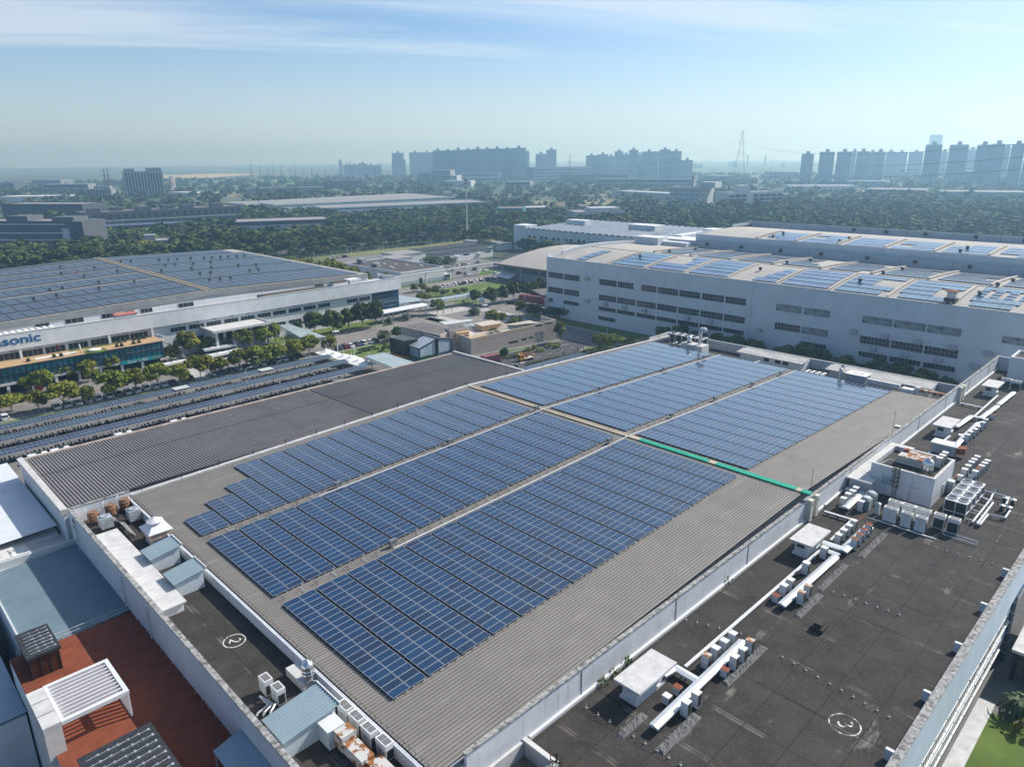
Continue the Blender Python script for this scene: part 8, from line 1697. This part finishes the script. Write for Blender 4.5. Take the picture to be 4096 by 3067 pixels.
P = at('U2', 1230, 915); t = thing("site_cabin", "white long cabin by the far road", "cabin", P); MB().prism([(P.x - 10, P.y + 4), (P.x + 8, P.y - 6), (P.x + 10, P.y - 2), (P.x - 8, P.y + 8)], GZ, 1.2).build("wall", whf, t); MB().prism([(P.x - 10.4, P.y + 4), (P.x + 8, P.y - 6.4), (P.x + 10.4, P.y - 2), (P.x - 8, P.y + 8.4)], 1.21, 1.6).build("roof", ltg, t)
# right middle distance: pale hotel and white office with dark glazing
t, w, h = FB('U3', (1398, 690), (1690, 700), 520, 30, ltg, "pale block with small square windows right of the blue pole", roof=gsr, extra=((.85, 1.25, 0, .8, 7),))
wsq = MB().box(0, -.15, 0, 1.8, .02, 1.6).mesh("window", [glass])
for i in range(11):
    for z in (.2, .42, .64, .84): o = bpy.data.objects.new("window", wsq); COL.objects.link(o); o.parent = t; o.location = (w * (i + .4) / 11, 0, h * z)
t, w, h = FB('U3', (1885, 710), (2330, 690), 560, 26, whf, "white office with dark window grid and stair tower", extra=((.2, .38, 0, .5, 9),), roof=gsr)
for i in range(9):
    for z in (.08, .3, .52, .74):
        if i == 3: continue
        o = bpy.data.objects.new("window", MB().box(0, -.15, 0, w / 10.5, .02, h * .16).mesh("window", [glass]) if i == 0 and z == .08 else wgrid); wgrid = o.data; COL.objects.link(o); o.parent = t; o.location = (w * (i + .06) / 9, 0, h * z)
# housing towers
twm = mat("tower_render", (.32, .37, .43), .85, .06, .02); lines("tower_render", (.17, .20, .24), sx=9.0, sy=3.0, wid=1.3, axis=(0, 2), amount=.6)
def TW(k, x0, x1, yb, yt, lab, dist, depth=18, steps=0, grp="distant housing towers"):
    P, Q = far(k, x0, yb, dist), far(k, x1, yb, dist); T = far(k, (x0 + x1) / 2, yt, dist); P.z = Q.z = GZ; d = Q - P; w = d.length; h = T.z - GZ
    t = thing("housing_tower", lab, "tower block", P, grp, math.atan2(d.y, d.x), local=True); MB().box(0, 0, 0, w, depth, h).build("wall", twm, t)
    nb = max(2, int(w / 11))
    for i in range(nb): x = w * (i + .5) / nb; MB().box(x - 2.6, -1.6, 0, x + 2.6, -.02, h * (.97 if i % 2 else .985)).build("bay_stack", twm, t)
    for i in range(max(1, nb // 2)): x = w * (i + .5) / max(1, nb // 2); MB().box(x - 4, 3, h, x + 4, depth - 3, h + (4 if i % 2 else 6)).build("roof_house", twm, t)
TL = "hazy tower "
for i, a in enumerate((('U2', 1183, 1280, 388, 232, 2600), ('U2', 1178, 1292, 388, 290, 2640), ('U2', 1324, 1420, 380, 228, 2700), ('U2', 1420, 1520, 380, 228, 2720), ('U2', 1520, 1690, 430, 212, 2200), ('U2', 1690, 1850, 430, 205, 2180), ('U2', 1850, 2010, 430, 198, 2160), ('U2', 2010, 2174, 430, 196, 2140), ('U3', 100, 215, 440, 190, 2120), ('U3', 215, 243, 420, 228, 2500), ('U3', 295, 380, 360, 240, 2300), ('U3', 382, 466, 355, 205, 2350),
        ('U3', 708, 800, 440, 253, 2350), ('U3', 800, 892, 440, 245, 2340), ('U3', 892, 940, 440, 258, 2500), ('U3', 942, 1015, 440, 220, 2300), ('U3', 1015, 1060, 440, 245, 2480), ('U3', 1060, 1135, 440, 206, 2250), ('U3', 1135, 1165, 440, 245, 2460), ('U3', 1165, 1285, 440, 220, 2200), ('U3', 1285, 1310, 440, 236, 2400), ('U3', 1310, 1400, 440, 204, 2150), ('U3', 1400, 1493, 440, 218, 2140), ('U3', 1493, 1590, 440, 292, 2120))):
    TW(*a[:5], TL + nth(i if i < 12 else i - 12) + (" from left in the left-hand skyline" if i < 12 else " from left in the central skyline group"), a[5])
for i, a in enumerate((('U4', 312, 414, 450, 240, 1900), ('U4', 458, 582, 455, 224, 1850), ('U4', 600, 724, 460, 222, 1850), ('U4', 728, 760, 440, 218, 2300), ('U4', 762, 868, 455, 220, 1900), ('U4', 868, 915, 455, 228, 2200), ('U4', 915, 998, 455, 222, 1950), ('U4', 1003, 1080, 450, 222, 2500), ('U4', 1080, 1180, 450, 226, 2500), ('U4', 1190, 1310, 450, 225, 2500), ('U4', 1310, 1446, 500, 165, 1750), ('U4', 1446, 1505, 480, 220, 2600), ('U4', 1506, 1664, 500, 165, 1780), ('U4', 1664, 1740, 480, 205, 2600), ('U4', 1730, 1850, 510, 165, 1700), ('U4', 1850, 1958, 510, 158, 1690), ('U4', 1958, 2008, 500, 185, 2100), ('U4', 2010, 2120, 510, 160, 1680), ('U4', 2128, 2260, 510, 152, 1670), ('U4', 1335, 1440, 480, 85, 4600))):
    TW(*a[:5], TL + nth(i) + " from left in the right-hand skyline" if i < 19 else "very faint supertall tower behind the right-hand skyline", a[5])
for i, (k, x0, x1, yb, yt, d) in enumerate((('U2', 775, 900, 385, 330, 3000), ('U2', 900, 975, 385, 320, 2900), ('U2', 975, 1090, 385, 335, 2900), ('U2', 742, 766, 385, 300, 3100), ('U3', 1890, 1900, 350, 310, 4500), ('U3', 2040, 2050, 350, 260, 4500), ('U4', 20, 34, 350, 263, 4500), ('U4', 160, 192, 350, 325, 4200), ('U3', 1600, 1680, 350, 325, 4000), ('U3', 1910, 1960, 340, 305, 4300))):
    TW(k, x0, x1, yb, yt, "faint block on the far horizon, " + nth(i) + " of the ten faintest", d, grp="faint blocks on the horizon")
# lattice pylons, masts, cranes
lat = mat("lattice_steel", (.13, .15, .17), .6, .05, 1)
def pylon(P, h, w, lab, arms=3, armw=.28, name="lattice_pylon", r=.22, rotz=.8):
    t = thing(name, lab, "pylon", P, None, rotz, local=True); b = MB(); n = 9
    wd = lambda f: w / 2 * (1 - f) ** 1.25 + w * .045
    for i in range(n):
        f0, f1 = i / n, (i + 1) / n; a, c = wd(f0), wd(f1); z0, z1 = h * f0, h * f1
        cs_ = [(-1, -1), (1, -1), (1, 1), (-1, 1)]
        for j in range(4):
            p, q = cs_[j], cs_[(j + 1) % 4]
            b.bar((p[0] * a, p[1] * a, z0), (p[0] * c, p[1] * c, z1), r * 1.3); b.bar((p[0] * a, p[1] * a, z0), (q[0] * c, q[1] * c, z1), r * .7); b.bar((q[0] * a, q[1] * a, z0), (p[0] * c, p[1] * c, z1), r * .7); b.bar((p[0] * c, p[1] * c, z1), (q[0] * c, q[1] * c, z1), r * .6)
    b.build("mast", lat, t); tips = []
    for i in range(arms):
        z = h * (1 - .20 * i) - .01 * h; L = h * armw / 2 * (.8 if i == 1 else 1)
        a = MB()
        for s in (-1, 1):
            a.bar((0, 0, z + h * .012), (0, s * L, z + (h * .01 if i == 0 else 0)), r); a.bar((0, 0, z - h * .035), (0, s * L, z), r); tips.append((s, z, L))
        a.build("cross_arm", lat, t)
    return t, [Vector((P[0] - math.sin(rotz) * s * L, P[1] + math.cos(rotz) * s * L, P[2] + z)) for s, z, L in tips]
P = at('U3', 1975, 492); hP = ht('U3', 48, P) - GZ; pA, tipsA = pylon(P, hP, hP * .24, "tall lattice pylon carrying lines over the white office", 4, .20, rotz=YAW - 1.57 + 1.4)
P = at('U3', 575, 495); hB = ht('U3', 255, P) - GZ; pB, tipsB = pylon(P, hB, hB * .17, "lattice pylon in front of the banded factory block", 3, .36)
for i, (k, x, yb, yt, wf, lab) in enumerate((('U3', 708, 612, 428, .2, "dark short lattice tower among the trees"), ('U4', 1787, 598, 432, .26, "lattice tower at the edge of the right-hand woods"), ('U3', 1812, 530, 440, .12, "slim lattice mast before the white office"), ('U2', 1953, 480, 375, .2, "hazy pylon below the slab towers, right"), ('U2', 1288, 480, 365, .2, "hazy pylon left of the windowless block"), ('U2', 1495, 385, 280, .16, "hazy pylon before the slab towers, left"), ('U2', 1893, 400, 285, .16, "hazy pylon before the slab towers, middle"), ('U2', 1088, 395, 298, .18, "hazy pylon left of the first tower"), ('U2', 840, 460, 305, .16, "hazy pylon on the plain, tallest"), ('U2', 672, 375, 322, .2, "hazy pylon on the plain, far"), ('U2', 948, 420, 360, .2, "hazy pylon on the plain, near the first tower"), ('U2', 740, 450, 380, .2, "hazy pylon on the plain, behind the brown office"), ('U2', 622, 430, 368, .2, "hazy pylon on the plain, left of the brown office"), ('U1', 895, 600, 365, .12, "slim twin legged lattice mast left of the tall slab office"), ('U1', 925, 600, 365, .12, "second slim lattice mast left of the tall slab office"))):
    P = at(k, x, yb); pylon(P, ht(k, yt, P) - GZ, (ht(k, yt, P) - GZ) * wf, lab, 3 if i > 1 else 1, .3 if i > 2 else .1, r=.3 if i > 4 else .22)
for i in range(9):
    x = 20 + i * 60 + (i % 3) * 9; P = at('U2', x, 470 - (i % 4) * 14); h = ht('U2', 330 + (i % 3) * 12, P) - GZ; pylon(P, h, h * .1, "substation gantry mast on the left plain, " + nth(i) + " of nine", 1, .35, "gantry_mast", .35)
def pole(k, x, yb, yt, M, lab, r=.5, name="radio_mast"):
    P = at(k, x, yb); h = ht(k, yt, P) - GZ; t = thing(name, lab, "mast", P); MB().tube([P, P + Vector((0, 0, h))], [r, r * .45], 8).build("pole", M, t); b = MB()
    for f in (.86, .93, .98): b.lathe((P.x, P.y, GZ + h * f), [(r * .5, 0), (r * 2.4, .1), (r * 2.4, .8), (r * .5, 1)], 8)
    b.build("antenna_ring", dark, t)["kind"] = "stuff"; MB().tube([P + Vector((0, 0, h)), P + Vector((0, 0, h * 1.09))], .1, 5).build("whip", dark, t)
pole('U2', 1800, 938, 455, white, "tall white tapering radio mast behind the dry verge", .62); pole('U3', 1578, 775, 430, mat("mast_blue", (.10, .25, .36), .6, .05, 1), "blue radio mast in the right-hand woods", .6); pole('U2', 1043, 510, 360, dark, "dark radio mast behind the belt of conifers", .7); pole('U1', 2148, 715, 520, dark, "dark slim pole at the end of the very long grey block", .5); pole('U4', 66, 470, 345, lat, "hazy needle mast left of the right-hand towers", .7)
P = at('U4', 1408, 765); h = ht('U4', 645, P) - GZ; t = thing("water_tower", "small dark water tower on legs in the right-hand woods", "water tower", P); MB().lathe(P, [(1, h * .78), (3.4, h * .82), (3.4, h), (.5, h * 1.04)], 12).build("tank", dkg, t); b = MB(); [b.bar(P + Vector((sx * 2.6, sy * 2.6, 0)), P + Vector((sx * 1.8, sy * 1.8, h * .82)), .5) for sx in (-1, 1) for sy in (-1, 1)]; b.build("legs", dkg, t)
for i, (x, yb, yt, x0, x1, lab) in enumerate(((1262, 500, 372, 1135, 1560, "tower crane over the construction site, nearer"), (1605, 490, 368, 1480, 1715, "tower crane over the construction site, farther"))):
    P = at('U4', x, yb); h = ht('U4', yt, P) - GZ; t = thing("tower_crane", lab, "crane", P, "tower cranes"); s = mpp('U4', P); b = MB()
    for a in (-.8, .8):
        for c in (-.8, .8): b.bar(P + Vector((a, c, 0)), P + Vector((a, c, h)), .3)
    for z in np.arange(0, h - 2, 3): b.bar(P + Vector((-.8, -.8, z)), P + Vector((.8, .8, z + 3)), .2)
    b.build("mast", mat("crane_steel", (.30, .16, .14), .6, .1, 1), t); dd = Vector((math.sin(YAW), -math.cos(YAW), 0)); MB().bar(P + dd * ((x0 - x) * s) + Vector((0, 0, h)), P + dd * ((x1 - x) * s) + Vector((0, 0, h + .5)), 1.0, 1.2).build("jib", mat("crane_steel", (0, 0, 0)), t); MB().bar(P + dd * ((x0 - x) * s) + Vector((0, 0, h - 1)), P + dd * ((x0 - x + 16) * s) + Vector((0, 0, h - 1)), 2, 3).build("counterweight", dark, t)
# conductors strung from the tall pylon
def wire(a, c, sag, lab, r=.09):
    pts = [a.lerp(c, i / 16) - Vector((0, 0, sag * 4 * (i / 16) * (1 - i / 16))) for i in range(17)]
    tag(MB().tube(pts, r, 4, caps=False).build("power_line", lat, org=a), lab, "power line", "power lines of the tall pylon")
for i, s in enumerate(tipsA[2:8]):
    lv = i // 2; kx = ((0, 358 + lv * 28 - i * 2), (2174 + 120, 0))
    e1 = far('U3', 560, 300 + lv * 62 + (i % 2) * 8, 1150); wire(s, e1, 12, ("upper", "middle", "lower")[lv] + " power line to the left of the tall pylon, " + ("near", "far")[i % 2] + " strand")
    e2 = far('U4', 2500, (120, 235, 335)[lv] + (i % 2) * 6, 620); wire(s, e2, 17, ("upper", "middle", "lower")[lv] + " power line to the right of the tall pylon, " + ("near", "far")[i % 2] + " strand")
P = at('U1', 1440, 550); t = thing("sign_tower", "tall narrow white sign tower with red characters right of the slab office", "sign", P); h = ht('U1', 428, P) - GZ; MB().box(P.x - 5, P.y - 3, GZ, P.x + 5, P.y + 3, GZ + h).build("tower", whf, t)
for i in range(4): text("\u4e1c\u533a\u56fd\u5927"[i], 9, (P.x - 3.6, P.y - 3.6, GZ + h * (.9 - .2 * i)), (R_(90), 0, R_(-45)), mat("sign_red", (0, 0, 0)), "sign_lettering", t)
# fields and water at the horizon
fld = mat("ripe_field", (.42, .33, .17), .95, .12, .004); grn = mat("green_field", (.10, .16, .05), .95, .15, .004)
def field(M, pts, lab, lev): sheet("field", M, [tuple(at(k, x, y)[:2]) for k, x, y in pts], lev, lab)
field(fld, [('U1', -60, 478), ('U1', 300, 474), ('U1', 560, 480), ('U1', 620, 492), ('U1', -60, 500)], "tan field on the left plain", 2); field(fld, [('U1', 930, 428), ('U1', 1900, 402), ('U1', 2174, 408), ('U1', 1700, 438), ('U1', 1380, 440)], "pale field beyond the slab office", 3); field(grn, [('U1', 1400, 500), ('U1', 2174, 485), ('U1', 2174, 520), ('U1', 1400, 545)], "green field right of the slab office", 4); field(grn, [('U2', 0, 440), ('U2', 620, 430), ('U2', 600, 500), ('U2', 0, 510)], "green plain around the substation", 5); field(fld, [('U1', 940, 555), ('U1', 1035, 555), ('U1', 1035, 580), ('U1', 960, 582)], "small tan field left of the slab office", 6)
wf = mat("woodland_floor", (.022, .036, .012), .97, .3, .02)
sheet("woodland_ground", wf, [(352, -80), (1000, -60), (1000, 470), (470, 440), (460, 380), (460, 215), (352, 212)], .5, "dark ground under the woods behind the tall buildings"); sheet("woodland_ground", wf, [(-100, 513.5), (640, 513.5), (640, 770), (40, 770)], .5, "dark ground under the belt beyond the far road"); sheet("woodland_ground", wf, [(30, 462), (520, 462), (520, 489), (30, 489)], .5, "dark ground under the belt along the verge")
# woods: three masses too dense to count
def reg(x0, x1, y0, y1): return lambda g: (g.uniform(x0, x1), g.uniform(y0, y1))
forest("woodland", "dense green woodland behind the tall white buildings", 1700, lambda g: (g.uniform(352, 1000), g.uniform(-60, 470)), (9, 14), 1, RECTS, .12, 120)
forest("woodland", "wooded belt beyond the far road", 900, lambda g: (g.uniform(40, 640), g.uniform(513, 760)), (9, 14), 2, RECTS, .12, 120)
def wide(g):
    r = g.uniform(850, 2600) ** 1.0; a = YAW + g.uniform(-.66, .66); return r * math.cos(a), r * math.sin(a)
forest("woodland", "distant scattered woods fading into haze", 2600, wide, (9, 16), 3, RECTS, .16, 40)
# ================================================================== the air
hz_ = bpy.data.materials.new("haze"); hz_.use_nodes = True; T = hz_.node_tree; T.nodes.clear()
vo = T.nodes.new("ShaderNodeVolumePrincipled"); vo.inputs["Color"].default_value = HAZE_COL; vo.inputs["Absorption Color"].default_value = (0.55, 0.84, 1, 1); vo.inputs["Density"].default_value = HAZE_D; vo.inputs["Anisotropy"].default_value = HAZE_G
om = T.nodes.new("ShaderNodeOutputMaterial"); T.links.new(vo.outputs[0], om.inputs["Volume"])
zt = max(CAMZ, max((o.matrix_basis.translation.z for o in COL.objects), default=0)) + 6
hb = MB().box(-9200, -9200, GZ - 1.1, 9200, 9200, HAZE_TOP).build("haze", hz_); tag(hb, "pale blue haze over the whole district", kind="stuff")
